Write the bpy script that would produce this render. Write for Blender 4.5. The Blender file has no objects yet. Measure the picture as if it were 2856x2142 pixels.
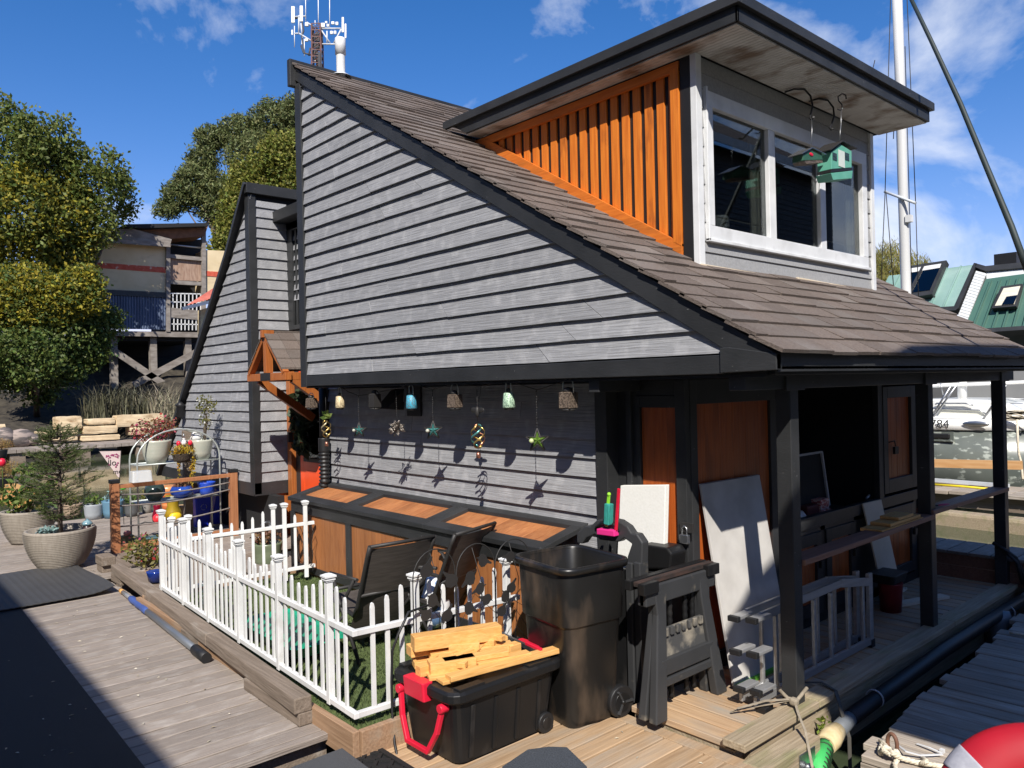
import bpy, bmesh, math, random
import numpy as np
from mathutils import Vector, Matrix
R = math.radians
scene = bpy.context.scene
# ---------------------------------------------------------------- camera
YAW, PITCH, ROLL, FOC = R(138.4), R(0.05), R(1.3), 0.76
CAM = np.array([0.0, 0.0, 2.05])
def _rot(yaw, pitch, roll):
    f = np.array([math.cos(pitch)*math.cos(yaw), math.cos(pitch)*math.sin(yaw), math.sin(pitch)])
    rt = np.array([math.sin(yaw), -math.cos(yaw), 0.0]); dn = np.cross(f, rt)
    c, s = math.cos(roll), math.sin(roll)
    return np.array([c*rt + s*dn, -s*rt + c*dn, f])
RM = _rot(YAW, PITCH, ROLL)
cd = bpy.data.cameras.new('camera'); cam = bpy.data.objects.new('camera', cd)
scene.collection.objects.link(cam); scene.camera = cam
cd.sensor_width = 36.0; cd.lens = FOC*36.0; cd.clip_start = 0.05; cd.clip_end = 3000.0
cam.matrix_world = Matrix(((RM[0][0], -RM[1][0], -RM[2][0], CAM[0]), (RM[0][1], -RM[1][1], -RM[2][1], CAM[1]),
                           (RM[0][2], -RM[1][2], -RM[2][2], CAM[2]), (0, 0, 0, 1)))
# ---------------------------------------------------------------- light
SUNV = Vector((-0.29, 0.255, -0.36)).normalized()          # direction the light travels
SUN_EL = math.asin(-SUNV.z); SUN_AZ = math.atan2(-SUNV.x, -SUNV.y)
sd = bpy.data.lights.new('sun', 'SUN'); sd.energy = 5.0; sd.angle = R(0.5); sd.color = (1.0, 0.95, 0.87)
so = bpy.data.objects.new('sun', sd); scene.collection.objects.link(so)
so.rotation_euler = SUNV.to_track_quat('-Z', 'Y').to_euler()
w = bpy.data.worlds.new("World"); scene.world = w; w.use_nodes = True
nt = w.node_tree; nt.nodes.clear()
out = nt.nodes.new('ShaderNodeOutputWorld'); bg = nt.nodes.new('ShaderNodeBackground')
sky = nt.nodes.new('ShaderNodeTexSky'); sky.sky_type = 'NISHITA'; sky.sun_disc = False
sky.sun_elevation = SUN_EL; sky.sun_rotation = SUN_AZ; sky.air_density = 1.0; sky.dust_density = 0.15; sky.ozone_density = 5.0
bg.inputs['Strength'].default_value = 0.095
tc = nt.nodes.new('ShaderNodeTexCoord')
mp = nt.nodes.new('ShaderNodeMapping'); mp.inputs['Scale'].default_value = (1.0, 1.0, 1.35); mp.inputs['Location'].default_value = (0.37, 0.61, 0.45)
n1 = nt.nodes.new('ShaderNodeTexNoise'); n1.inputs['Scale'].default_value = 4.3; n1.inputs['Detail'].default_value = 9; n1.inputs['Roughness'].default_value = 0.56
n1.inputs['Distortion'].default_value = 0.25
rp = nt.nodes.new('ShaderNodeValToRGB'); rp.color_ramp.elements[0].position = 0.55; rp.color_ramp.elements[1].position = 0.73
rp.color_ramp.elements[1].color = (.85, .85, .85, 1)
sat = nt.nodes.new('ShaderNodeHueSaturation'); sat.inputs['Saturation'].default_value = 1.3
mx = nt.nodes.new('ShaderNodeMixRGB'); mx.inputs['Color2'].default_value = (7.6, 8.0, 8.8, 1)
L = nt.links.new
L(tc.outputs['Generated'], mp.inputs['Vector']); L(mp.outputs['Vector'], n1.inputs['Vector']); L(n1.outputs['Fac'], rp.inputs['Fac'])
L(rp.outputs['Color'], mx.inputs['Fac']); tint = nt.nodes.new('ShaderNodeMixRGB'); tint.blend_type = 'MULTIPLY'; tint.inputs['Fac'].default_value = 1.0; tint.inputs['Color2'].default_value = (1.7, 1.06, 1.14, 1)
L(sky.outputs['Color'], sat.inputs['Color']); L(sat.outputs['Color'], tint.inputs['Color1']); L(tint.outputs['Color'], mx.inputs['Color1'])
L(mx.outputs['Color'], bg.inputs['Color']); L(bg.outputs['Background'], out.inputs['Surface'])
vs = scene.view_settings; scene.display_settings.display_device = 'sRGB'
vs.view_transform = 'Standard'; vs.look = 'None'; vs.exposure = 0.42; vs.gamma = 1.0; vs.use_curve_mapping = False
# ---------------------------------------------------------------- from the photograph's measured directions to points on real planes
def ray(u, v):
    s = 2856.0/2212.0
    d = np.array([(u*s - 1428.0)/(FOC*2856.0), (v*s - 1071.0)/(FOC*2856.0), 1.0])
    return RM.T @ d
def on(u, v, ax, val):
    d = ray(u, v); return Vector(CAM + d*((val - CAM[ax])/d[ax]))
def far(u, v, depth):
    return Vector(CAM + ray(u, v)*depth)
PPM = 2212*FOC                                              # picture units per metre at one metre
def rise(u, v, p):
    d = ray(u, v); t = (d[0]*(p[0]-CAM[0]) + d[1]*(p[1]-CAM[1]))/(d[0]**2 + d[1]**2)
    return CAM[2] + t*d[2]
# ---------------------------------------------------------------- materials
def M(name, c1, c2=None, rough=0.6, sc=(4, 4, 4), lo=0.35, hi=0.65, var=0.0, c3=None, sc3=(1.5, 1.5, 1.5), lo3=0.5, hi3=0.7,
      bump=0.0, bsc=None, metal=0.0, spec=0.5, trans=0.0, alpha=1.0, detail=6, coat=0.0, trl=0.0, hue=0.0, isl=True):
    m = bpy.data.materials.new(name); m.use_nodes = True
    t = m.node_tree; b = t.nodes['Principled BSDF']; lk = t.links.new
    b.inputs['Roughness'].default_value = rough; b.inputs['Metallic'].default_value = metal
    b.inputs['Specular IOR Level'].default_value = spec; b.inputs['Transmission Weight'].default_value = trans
    b.inputs['Alpha'].default_value = alpha; b.inputs['Coat Weight'].default_value = coat
    co = t.nodes.new('ShaderNodeTexCoord'); geo = t.nodes.new('ShaderNodeNewGeometry')
    off = t.nodes.new('ShaderNodeVectorMath'); off.operation = 'MULTIPLY_ADD'
    cmb = t.nodes.new('ShaderNodeCombineXYZ')
    for i in range(3): lk(geo.outputs['Random Per Island'], cmb.inputs[i])
    lk(cmb.outputs[0], off.inputs[0]); off.inputs[1].default_value = (37.0, 53.0, 71.0) if isl else (0, 0, 0); lk(co.outputs['Object'], off.inputs[2])
    def noise(scale, det=detail):
        mpn = t.nodes.new('ShaderNodeMapping'); mpn.inputs['Scale'].default_value = scale
        n = t.nodes.new('ShaderNodeTexNoise'); n.inputs['Scale'].default_value = 1.0; n.inputs['Detail'].default_value = det
        lk(off.outputs[0], mpn.inputs['Vector']); lk(mpn.outputs[0], n.inputs['Vector']); return n
    def ramp(src, a, z):
        r = t.nodes.new('ShaderNodeMapRange'); r.inputs['From Min'].default_value = a; r.inputs['From Max'].default_value = z
        lk(src, r.inputs['Value']); return r.outputs['Result']
    def mix(f, a, z):
        x = t.nodes.new('ShaderNodeMixRGB')
        if f is not None: lk(f, x.inputs['Fac'])
        if isinstance(a, tuple): x.inputs['Color1'].default_value = (*a, 1)
        else: lk(a, x.inputs['Color1'])
        if isinstance(z, tuple): x.inputs['Color2'].default_value = (*z, 1)
        else: lk(z, x.inputs['Color2'])
        return x.outputs['Color']
    col = None; nn = None
    if c2 is not None:
        nn = noise(sc); col = mix(ramp(nn.outputs['Fac'], lo, hi), tuple(c1), tuple(c2))
    else:
        nn = noise(sc); col = mix(ramp(nn.outputs['Fac'], 0.3, 0.7), tuple(x*0.9 for x in c1), tuple(min(1, x*1.1) for x in c1))
    if c3 is not None:
        n3 = noise(sc3); col = mix(ramp(n3.outputs['Fac'], lo3, hi3), col, tuple(c3))
    if var > 0:
        hs = t.nodes.new('ShaderNodeHueSaturation')
        mr = t.nodes.new('ShaderNodeMapRange'); mr.inputs['To Min'].default_value = 1 - var; mr.inputs['To Max'].default_value = 1 + var
        lk(geo.outputs['Random Per Island'], mr.inputs['Value']); lk(mr.outputs['Result'], hs.inputs['Value'])
        if hue:
            wn = t.nodes.new('ShaderNodeTexWhiteNoise'); wn.noise_dimensions = '1D'; lk(geo.outputs['Random Per Island'], wn.inputs['W'])
            mh = t.nodes.new('ShaderNodeMapRange'); mh.inputs['To Min'].default_value = 0.5 - hue; mh.inputs['To Max'].default_value = 0.5 + hue
            lk(wn.outputs['Value'], mh.inputs['Value']); lk(mh.outputs['Result'], hs.inputs['Hue'])
        lk(col, hs.inputs['Color']); col = hs.outputs['Color']
    lk(col, b.inputs['Base Color'])
    if bump > 0:
        bn = noise(bsc, 8) if bsc else nn
        bp = t.nodes.new('ShaderNodeBump'); bp.inputs['Strength'].default_value = bump; bp.inputs['Distance'].default_value = 0.01
        lk(bn.outputs['Fac'], bp.inputs['Height']); lk(bp.outputs['Normal'], b.inputs['Normal'])
    if trl > 0:
        tl = t.nodes.new('ShaderNodeBsdfTranslucent'); ms = t.nodes.new('ShaderNodeMixShader'); ms.inputs['Fac'].default_value = trl
        lk(col, tl.inputs['Color']); lk(b.outputs[0], ms.inputs[1]); lk(tl.outputs[0], ms.inputs[2])
        lk(ms.outputs[0], t.nodes['Material Output'].inputs['Surface'])
    return m
def wood(name, c1, c2, ax, var=0.15, rough=0.7, c3=None, lo3=0.52, hi3=0.7, fine=60.0, bump=0.35, sc3=None):
    sc = [fine]*3; sc[ax] = 3.2
    s3 = [8.0]*3; s3[ax] = 2.2
    return M(name, c1, c2, rough, tuple(sc), 0.3, 0.7, var, c3, sc3 or tuple(s3), lo3, hi3, bump)
m_siding = wood('grey_siding_paint', (.235, .237, .248), (.30, .303, .316), 0, var=.10, c3=(.40, .40, .41), lo3=.5, hi3=.85, rough=.62, fine=80, bump=.7, sc3=(9, 9, 8))
m_trim = M('charcoal_trim_paint', (.020, .021, .022), (.032, .033, .035), .5, (3, 3, 3), var=.1, c3=(.16, .16, .16), sc3=(26, 26, 60), lo3=.70, hi3=.76, bump=.15, bsc=(30, 30, 90))
m_black = M('black_paint', (.012, .012, .013), rough=.5, c3=(.06, .06, .06), sc3=(20, 20, 40), lo3=.7, hi3=.8)
m_shingle = M('brown_asphalt_shingle', (.108, .082, .068), (.168, .134, .114), .9, (60, 60, 60), .3, .7, .16, (.20, .18, .165), (1.2, 1.0, 1.2), .5, .85, .8, (160, 160, 160))
m_slat = wood('orange_stained_cedar', (.60, .145, .013), (.76, .225, .024), 2, var=.2, rough=.5, c3=(.30, .075, .012), lo3=.58, hi3=.72, fine=45)
m_slatd = wood('orange_stained_cedar_rail', (.54, .125, .013), (.68, .19, .022), 0, var=.05, rough=.5, c3=(.40, .12, .018), lo3=.55, hi3=.72)
m_door = wood('red_brown_stained_boards', (.30, .062, .011), (.41, .10, .02), 2, var=.12, rough=.38, c3=(.21, .05, .012), lo3=.5, hi3=.72)
m_boxwood = wood('warm_brown_stained_boards', (.29, .105, .035), (.40, .16, .055), 2, var=.14, rough=.5, c3=(.22, .075, .025), lo3=.55, hi3=.72)
m_lidwood = wood('warm_brown_lid_boards', (.33, .12, .042), (.44, .185, .07), 1, var=.16, rough=.5, c3=(.25, .085, .03), lo3=.52, hi3=.72)
m_canopy = wood('canopy_cedar', (.30, .085, .02), (.42, .14, .035), 2, var=.1, rough=.45)
m_gatewood = wood('gate_cedar', (.31, .12, .05), (.42, .18, .08), 2, var=.08, rough=.6)
m_deck = wood('porch_deck_boards', (.34, .21, .115), (.46, .315, .185), 0, var=.15, c3=(.30, .255, .2), lo3=.45, hi3=.72)
m_lowdeck = wood('landing_deck_boards', (.33, .21, .115), (.46, .315, .185), 1, var=.13, c3=(.36, .29, .215), lo3=.45, hi3=.75)
m_walk = wood('weathered_walkway_boards', (.225, .187, .158), (.285, .24, .206), 1, var=.16, c3=(.34, .30, .265), lo3=.5, hi3=.75, sc3=(18, 7, 18), rough=.85, bump=.8, fine=130)
m_dock2 = wood('weathered_dock_boards', (.25, .205, .16), (.37, .315, .255), 0, var=.15, c3=(.43, .385, .33), lo3=.52, hi3=.75, rough=.85, bump=.7)
m_edge = wood('dock_edge_timber', (.27, .205, .13), (.39, .315, .215), 1, var=.1, c3=(.22, .21, .10), lo3=.52, hi3=.72, rough=.8, bump=.6)
m_kerb = wood('kerb_timber', (.15, .115, .085), (.235, .185, .145), 0, var=.08, c3=(.30, .26, .22), lo3=.6, hi3=.75, rough=.85, bump=.6)
m_garden = wood('garden_timber', (.27, .16, .09), (.38, .24, .145), 0, var=.1, c3=(.33, .26, .19), lo3=.5, hi3=.75)
m_white = M('white_vinyl', (.68, .68, .67), rough=.4, c3=(.50, .48, .43), sc3=(11, 11, 7), lo3=.58, hi3=.85)
m_wframe = M('white_window_frame', (.68, .69, .70), rough=.35, c3=(.5, .5, .5), sc3=(5, 5, 5), lo3=.55, hi3=.8)
m_lap = M('pale_grey_lap_siding', (.27, .27, .272), (.33, .33, .332), .5, (1, 60, 60), bump=.2)
m_soffit = M('stained_white_soffit', (.50, .47, .43), (.64, .61, .57), .6, (5, 5, 5), .3, .7, 0, (.22, .15, .10), (3.5, 5, 3), .48, .68, isl=False)
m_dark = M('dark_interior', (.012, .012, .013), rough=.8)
m_plank = wood('red_brown_plank', (.20, .095, .06), (.29, .15, .10), 1, var=.1, rough=.6)
m_cut = wood('fresh_sawn_lumber', (.54, .275, .075), (.66, .375, .13), 1, var=.2, rough=.6, c3=(.50, .26, .07), lo3=.58, hi3=.72)
m_ply = M('pale_board', (.62, .52, .38), (.7, .6, .46), .7, (2, 3, 6))
m_foam = M('white_foam_board', (.72, .71, .665), (.76, .75, .71), .8, (60, 60, 60), bump=.12)
m_drywall = M('grey_white_board', (.44, .42, .395), (.54, .52, .49), .7, (6, 6, 6), .3, .7, 0, (.33, .315, .295), (2, 2, 2), .55, .8)
m_plastic = M('black_plastic', (.010, .010, .0105), rough=.42, c3=(.05, .045, .042), sc3=(5, 5, 3), lo3=.58, hi3=.85, bump=.15, bsc=(9, 9, 9), spec=.35)
m_binpl = M('worn_black_bin_plastic', (.011, .0105, .010), rough=.36, c3=(.11, .078, .055), sc3=(5, 5, 1.6), lo3=.53, hi3=.82, bump=.12, bsc=(5, 5, 5))
m_sawh = M('charcoal_plastic', (.036, .037, .039), rough=.5, c3=(.16, .14, .11), sc3=(9, 9, 9), lo3=.64, hi3=.8)
m_red = M('red_plastic', (.62, .012, .04), rough=.4)
m_alu = M('brushed_aluminium', (.40, .40, .40), (.50, .50, .50), .34, (30, 2, 30), metal=.6, bump=.1)
m_steel = M('grey_steel', (.45, .46, .47), rough=.4, metal=1.0)
m_iron = M('dark_iron', (.035, .033, .032), rough=.55, metal=.3)
m_rust = M('rusted_metal', (.12, .055, .035), (.2, .09, .05), .7, (12, 12, 12))
m_mat = M('black_rubber_mat', (.009, .009, .0095), rough=.75, c3=(.06, .06, .06), sc3=(30, 30, 30), lo3=.68, hi3=.8, bump=.5, bsc=(300, 300, 300))
m_ribmat = M('ribbed_rubber_mat', (.045, .045, .047), rough=.7, c3=(.13, .13, .13), sc3=(40, 40, 40), lo3=.66, hi3=.8)
m_carpet = M('blue_grey_coir_mat', (.035, .042, .055), (.075, .085, .10), .95, (220, 220, 220), bump=1.0)
m_turf = M('artificial_turf', (.05, .085, .022), (.13, .165, .055), .95, (230, 230, 230), .3, .7, .35, bump=1.0)
m_stoneware = M('ribbed_stoneware', (.27, .235, .195), (.33, .29, .245), .8, (40, 40, 8), c3=(.4, .36, .31), sc3=(14, 14, 14), lo3=.6, hi3=.8)
m_soil = M('potting_soil', (.03, .022, .016), (.07, .05, .035), .95, (60, 60, 60), bump=1)
m_celadon = M('pale_green_glaze', (.43, .45, .38), (.5, .5, .42), .25, (3, 3, 20))
m_sling = M('brown_sling_fabric', (.055, .045, .038), (.09, .075, .065), .7, (8, 8, 120))
m_sand = M('sandstone', (.46, .34, .20), (.66, .53, .35), .9, (1.6, 1.6, 3.0), .3, .7, .12, (.30, .19, .10), (2.5, 2.5, 5), .55, .75, 1.0, (5, 5, 5))
m_rope = M('cream_rope', (.55, .48, .36), (.70, .63, .50), .9, (40, 40, 40), bump=.5)
m_rope_d = M('dark_cable', (.018, .03, .032), rough=.6)
def glass(name, tint=(.9, .95, .95), refl=.10):
    m = bpy.data.materials.new(name); m.use_nodes = True; t = m.node_tree; t.nodes.clear(); lk = t.links.new
    o = t.nodes.new('ShaderNodeOutputMaterial'); g = t.nodes.new('ShaderNodeBsdfGlossy'); g.inputs['Roughness'].default_value = .01
    tr = t.nodes.new('ShaderNodeBsdfTransparent'); tr.inputs['Color'].default_value = (*tint, 1)
    ly = t.nodes.new('ShaderNodeLayerWeight'); ly.inputs['Blend'].default_value = .35
    mr = t.nodes.new('ShaderNodeMapRange'); mr.inputs['To Min'].default_value = refl; mr.inputs['To Max'].default_value = .6
    mxs = t.nodes.new('ShaderNodeMixShader')
    lk(ly.outputs['Fresnel'], mr.inputs['Value']); lk(mr.outputs['Result'], mxs.inputs['Fac'])
    lk(tr.outputs[0], mxs.inputs[1]); lk(g.outputs[0], mxs.inputs[2]); lk(mxs.outputs[0], o.inputs['Surface']); return m
m_glass = glass('window_glass', (.62, .65, .65), .04)
def leafmat(name, c1, c2, var=.35, trl=.35, hue=.03):
    return M(name, c1, c2, .55, (0.5, 0.5, 0.5), .38, .62, var, trl=trl, hue=hue, detail=3, spec=.3)
# ---------------------------------------------------------------- mesh builder
def frame_of(d, up=(0, 0, 1)):
    d = Vector(d).normalized(); u = Vector(up)
    if abs(d.dot(u)) > .98: u = Vector((1, 0, 0)) if abs(d.x) < .9 else Vector((0, 1, 0))
    s = d.cross(u).normalized(); return d, s, s.cross(d).normalized()
ORG = {}
class MB:
    def __init__(self): self.v = []; self.f = []; self.s = []
    def add(self, vs, fs, sm=False):
        o = len(self.v); self.v += [tuple(x) for x in vs]; self.f += [tuple(i + o for i in f) for f in fs]; self.s += [sm]*len(fs); return self
    def box(self, x0, x1, y0, y1, z0, z1):
        return self.add([(x0, y0, z0), (x1, y0, z0), (x1, y1, z0), (x0, y1, z0), (x0, y0, z1), (x1, y0, z1), (x1, y1, z1), (x0, y1, z1)],
                        [(0, 3, 2, 1), (4, 5, 6, 7), (0, 1, 5, 4), (1, 2, 6, 5), (2, 3, 7, 6), (3, 0, 4, 7)])
    def bar(self, p, q, wd, ht, up=(0, 0, 1), ext=0.0):
        p = Vector(p); q = Vector(q); d, s, u = frame_of(q - p, up); p = p - d*ext; q = q + d*ext
        a = s*(wd/2); b = u*(ht/2)
        return self.add([p-a-b, p+a-b, p+a+b, p-a+b, q-a-b, q+a-b, q+a+b, q-a+b],
                        [(0, 3, 2, 1), (4, 5, 6, 7), (0, 1, 5, 4), (1, 2, 6, 5), (2, 3, 7, 6), (3, 0, 4, 7)])
    def loft(self, rings, cap=True, sm=False, closed=True):
        n = len(rings[0]); vs = [p for r in rings for p in r]; fs = []
        m = n if closed else n - 1
        for i in range(len(rings) - 1):
            for j in range(m): fs.append((i*n + j, i*n + (j+1) % n, (i+1)*n + (j+1) % n, (i+1)*n + j))
        self.add(vs, fs, sm)
        if cap:
            o = len(self.v) - len(vs)
            self.f += [tuple(o + j for j in range(n))[::-1], tuple(o + (len(rings)-1)*n + j for j in range(n))]; self.s += [False, False]
        return self
    def tube(self, pts, r, n=8, cap=True, sm=True):
        pts = [Vector(p) for p in pts]; rings = []; prev = None
        for i, p in enumerate(pts):
            d = (pts[min(i+1, len(pts)-1)] - pts[max(i-1, 0)])
            if d.length < 1e-9: d = Vector((0, 0, 1))
            d.normalize()
            if prev is None: _, s, u = frame_of(d)
            else:
                s = prev - d*prev.dot(d)
                if s.length < 1e-6: _, s, u = frame_of(d)
                s.normalize(); u = s.cross(d)
            prev = s; rr = r[i] if isinstance(r, (list, tuple)) else r
            rings.append([p + (s*math.cos(2*math.pi*k/n) + u*math.sin(2*math.pi*k/n))*rr for k in range(n)])
        return self.loft(rings, cap, sm)
    def lathe(self, prof, c=(0, 0, 0), n=24, cap=True, sm=True, sx=1.0, sy=1.0):
        c = Vector(c)
        return self.loft([[c + Vector((r*sx*math.cos(2*math.pi*k/n), r*sy*math.sin(2*math.pi*k/n), z)) for k in range(n)] for r, z in prof], cap, sm)
    def prism(self, poly, vec, sm=False):
        v = Vector(vec); a = [Vector(p) for p in poly]; return self.loft([a, [p + v for p in a]], True, sm)
    def quad(self, a, b, c, d): return self.add([a, b, c, d], [(0, 1, 2, 3)])
    def sphere(self, c, rx, ry=None, rz=None, n=12, k=8):
        ry = rx if ry is None else ry; rz = rx if rz is None else rz
        prof = [(max(1e-4, math.sin(math.pi*i/k)), -math.cos(math.pi*i/k)) for i in range(k+1)]; c = Vector(c)
        return self.loft([[c + Vector((r*rx*math.cos(2*math.pi*j/n), r*ry*math.sin(2*math.pi*j/n), z*rz)) for j in range(n)] for r, z in prof], True, True)
    def rrect(self, cx, cy, w0, d0, r, z, n=5):
        pts = []
        for qx, qy, a0 in ((1, 1, 0), (-1, 1, 90), (-1, -1, 180), (1, -1, 270)):
            for i in range(n):
                a = R(a0 + 90*i/(n-1)); pts.append(Vector((cx + qx*(w0/2 - r) + r*math.cos(a), cy + qy*(d0/2 - r) + r*math.sin(a), z)))
        return pts
    def xf(self, mtx, start=0):
        for i in range(start, len(self.v)): self.v[i] = tuple(mtx @ Vector(self.v[i]))
        return self
    def build(self, name, mat, parent=None, bevel=0.0, seg=2, recalc=True):
        o0 = Vector(ORG.get(parent, (0, 0, 0))) if parent is not None else Vector((0, 0, 0))
        me = bpy.data.meshes.new(name)
        me.from_pydata([tuple(Vector(p) - o0) for p in self.v], [], self.f); me.validate()
        if len(me.polygons) == len(self.s): me.polygons.foreach_set('use_smooth', self.s)
        if recalc:
            b = bmesh.new(); b.from_mesh(me); bmesh.ops.recalc_face_normals(b, faces=b.faces); b.to_mesh(me); b.free()
        me.materials.append(mat); me.update()
        o = bpy.data.objects.new(name, me); scene.collection.objects.link(o)
        if parent is not None: o.parent = parent; ORG[o] = tuple(o0)
        else: ORG[o] = (0, 0, 0)
        if bevel > 0:
            bm_ = o.modifiers.new('edge_rounding', 'BEVEL'); bm_.width = bevel; bm_.segments = seg; bm_.limit_method = 'ANGLE'; bm_.angle_limit = R(40)
        return o
def tag(o, label, cat, group=None):
    o['label'] = label; o['category'] = cat
    if group: o['group'] = group
    return o
def thing(name, label, cat, loc=(0, 0, 0), group=None):
    o = bpy.data.objects.new(name, None); scene.collection.objects.link(o); o.location = loc; o.empty_display_size = .1
    ORG[o] = tuple(loc); return tag(o, label, cat, group)
def struct(o): o['kind'] = 'structure'; return o
def stuff(o): o['kind'] = 'stuff'; return o
def copy_tree(root, loc, rz, label, group=None, scale=None):
    def cp(o, par):
        c = o.copy(); scene.collection.objects.link(c)
        if par is not None: c.parent = par
        for ch in o.children: cp(ch, c)
        return c
    r = cp(root, None); r.location = loc; r.rotation_euler = (0, 0, rz); r['label'] = label
    if scale: r.scale = scale
    if group: r['group'] = group
    ORG[r] = tuple(loc); return r
def rnd(a, b): return random.uniform(a, b)
random.seed(7)
def leaf_mesh(name, mat, parent, blobs, n, size, seed=1, aspect=.55, shell=.55, droop=0.0, gap=0.0):
    """leaf-sized quads spread through ellipsoids: blobs = [(centre, (rx, ry, rz), weight)]"""
    rng = np.random.default_rng(seed); o0 = np.array(ORG.get(parent, (0, 0, 0))) if parent is not None else np.zeros(3)
    wts = np.array([b[2] for b in blobs], float); wts /= wts.sum()
    idx = rng.choice(len(blobs), n, p=wts)
    C = np.array([tuple(b[0]) for b in blobs])[idx]; RR = np.array([b[1] for b in blobs])[idx]
    d = rng.normal(size=(n, 3)); d /= np.linalg.norm(d, axis=1)[:, None]
    rad = shell + (1.08 - shell)*rng.random(n)**.7
    P = C + d*RR*rad[:, None]
    if gap > 0:                                            # clumping: pull the leaves towards twig ends
        tw = rng.normal(size=(max(8, n//26), 3)); tw /= np.linalg.norm(tw, axis=1)[:, None]
        ti = rng.integers(0, len(tw), n); tb = rng.choice(len(blobs), len(tw), p=wts)
        TC = np.array([tuple(b[0]) for b in blobs])[tb] + tw*np.array([b[1] for b in blobs])[tb]*(.55 + .5*rng.random(len(tw)))[:, None]
        mR = np.array([b[1] for b in blobs]).mean()
        P2 = TC[ti] + rng.normal(size=(n, 3))*gap*mR
        sel = rng.random(n) < .75; P[sel] = P2[sel]
    P -= o0
    a = rng.normal(size=(n, 3)); a[:, 2] -= droop*2; a /= np.linalg.norm(a, axis=1)[:, None]
    b = np.cross(a, rng.normal(size=(n, 3))); b /= np.linalg.norm(b, axis=1)[:, None]
    s = size*(.6 + .8*rng.random(n))[:, None]; a = a*s; b = b*s*aspect
    V = np.stack([P - a*.5, P + b*.5, P + a*.5, P - b*.5], 1).reshape(-1, 3)
    me = bpy.data.meshes.new(name); me.vertices.add(4*n); me.vertices.foreach_set('co', V.ravel())
    me.loops.add(4*n); me.loops.foreach_set('vertex_index', np.arange(4*n)); me.polygons.add(n)
    me.polygons.foreach_set('loop_start', np.arange(0, 4*n, 4)); me.update(calc_edges=True); me.materials.append(mat)
    o = bpy.data.objects.new(name, me); scene.collection.objects.link(o)
    if parent is not None: o.parent = parent; ORG[o] = tuple(o0)
    else: ORG[o] = (0, 0, 0)
    return o
# ================================================================ SETTING
Z3 = lambda c, r: (lambda x, y: (c*737.333 + x/3.0, r*553.0 + y/3.0))
R1, R2, R3, R4, R5, R6, B1, B2, B3 = Z3(0, 0), Z3(1, 0), Z3(2, 0), Z3(0, 1), Z3(1, 1), Z3(2, 1), Z3(0, 2), Z3(1, 2), Z3(2, 2)
def ZZ(ox, oy, wfull, wz):
    k = wfull/wz*0.774510
    return lambda x, y: (ox*0.774510 + x*k, oy*0.774510 + y*k)
zE = ZZ(640, 880, 360, 963); zG = ZZ(0, 1150, 420, 1548); zA = ZZ(780, 1320, 720, 2212); zS = ZZ(1550, 1300, 600, 2212); zT = ZZ(900, 1742, 600, 2212)
zRR = ZZ(2150, 1050, 706, 2210); zb1 = ZZ(1700, 1742, 600, 2212); zb2 = ZZ(2256, 1692, 600, 2212); zF = ZZ(400, 1400, 600, 2212); zK = ZZ(1940, 120, 540, 1244)
zC = ZZ(1000, 1380, 500, 2212); zH = ZZ(300, 1300, 400, 1269); zN = ZZ(2456, 650, 400, 1896); zB = ZZ(200, 600, 500, 2212)
# water
m_water = M('harbour_water', (.045, .060, .032), rough=.06, bump=.22, bsc=(2.2, 2.2, 2.2), spec=.5)
b = MB(); b.quad((-900, -900, -.45), (900, -900, -.45), (900, 900, -.45), (-900, 900, -.45)); struct(b.build('water', m_water))
def planks(name, mat, x0, x1, y0, y1, z, ax, wd, th=.04, gap=.015, jit=.003, ends=.0, parent=None, bevel=.004):
    """a deck of separate boards running along axis ax"""
    b = MB(); a0, a1 = (y0, y1) if ax == 0 else (x0, x1); p = a0
    while p < a1 - .02:
        q = min(p + wd, a1); dz = rnd(-jit, jit); e0, e1 = rnd(-ends, ends), rnd(-ends, ends)
        if ax == 0: b.box(x0 + e0, x1 + e1, p + gap/2, q - gap/2, z - th + dz, z + dz)
        else: b.box(p + gap/2, q - gap/2, y0 + e0, y1 + e1, z - th + dz, z + dz)
        p = q
    return b.build(name, mat, parent, bevel=bevel, seg=1)
struct(planks('walkway', m_walk, -30.0, -4.22, -1.3, 2.33, 0.0, 1, .142, ends=.012))
struct(planks('patio_deck', m_walk, -14.35, -9.62, 2.335, 4.9, 0.0, 1, .142, ends=.008))
b = MB(); b.box(-30, -4.3, -1.2, 2.25, -.3, -.045); b.box(-14.3, -9.7, 2.2, 5.1, -.3, -.045); struct(b.build('walkway_float', m_kerb))
struct(planks('landing_deck', m_lowdeck, -4.0, -2.29, .9, 3.70, -.06, 1, .14, jit=.0015))
b = MB(); b.box(-4.0, -2.29, 3.705, 3.80, -.1, -.06); struct(b.build('landing_border', m_lowdeck, bevel=.004))
b = MB(); b.box(-4.0, -2.33, .9, 3.8, -.4, -.102); struct(b.build('landing_float', m_kerb))
struct(planks('porch_deck', m_deck, -3.22, -2.535, 3.80, 8.5, 0.0, 0, .14, jit=.0015))
b = MB()
for p, q in ((3.77, 4.62), (4.625, 6.9), (6.905, 9.3)): b.box(-2.53, -2.385, p, q, -.012, .032)
struct(b.build('porch_edge_board', m_edge, bevel=.006))
b = MB(); b.box(-2.48, -2.43, 3.9, 9.3, -.36, -.02); b.box(-3.2, -2.48, 3.82, 9.3, -.4, -.045); struct(b.build('porch_float', m_edge))
b = MB(); b.box(-2.40, -2.25, 3.76, 4.36, -.30, -.055); struct(b.build('porch_ledger', m_edge, bevel=.008))
dk = struct(planks('dock', m_dock2, -2.04, 2.2, 4.34, 14.0, -.08, 0, .15, ends=.035, jit=.004))
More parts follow.
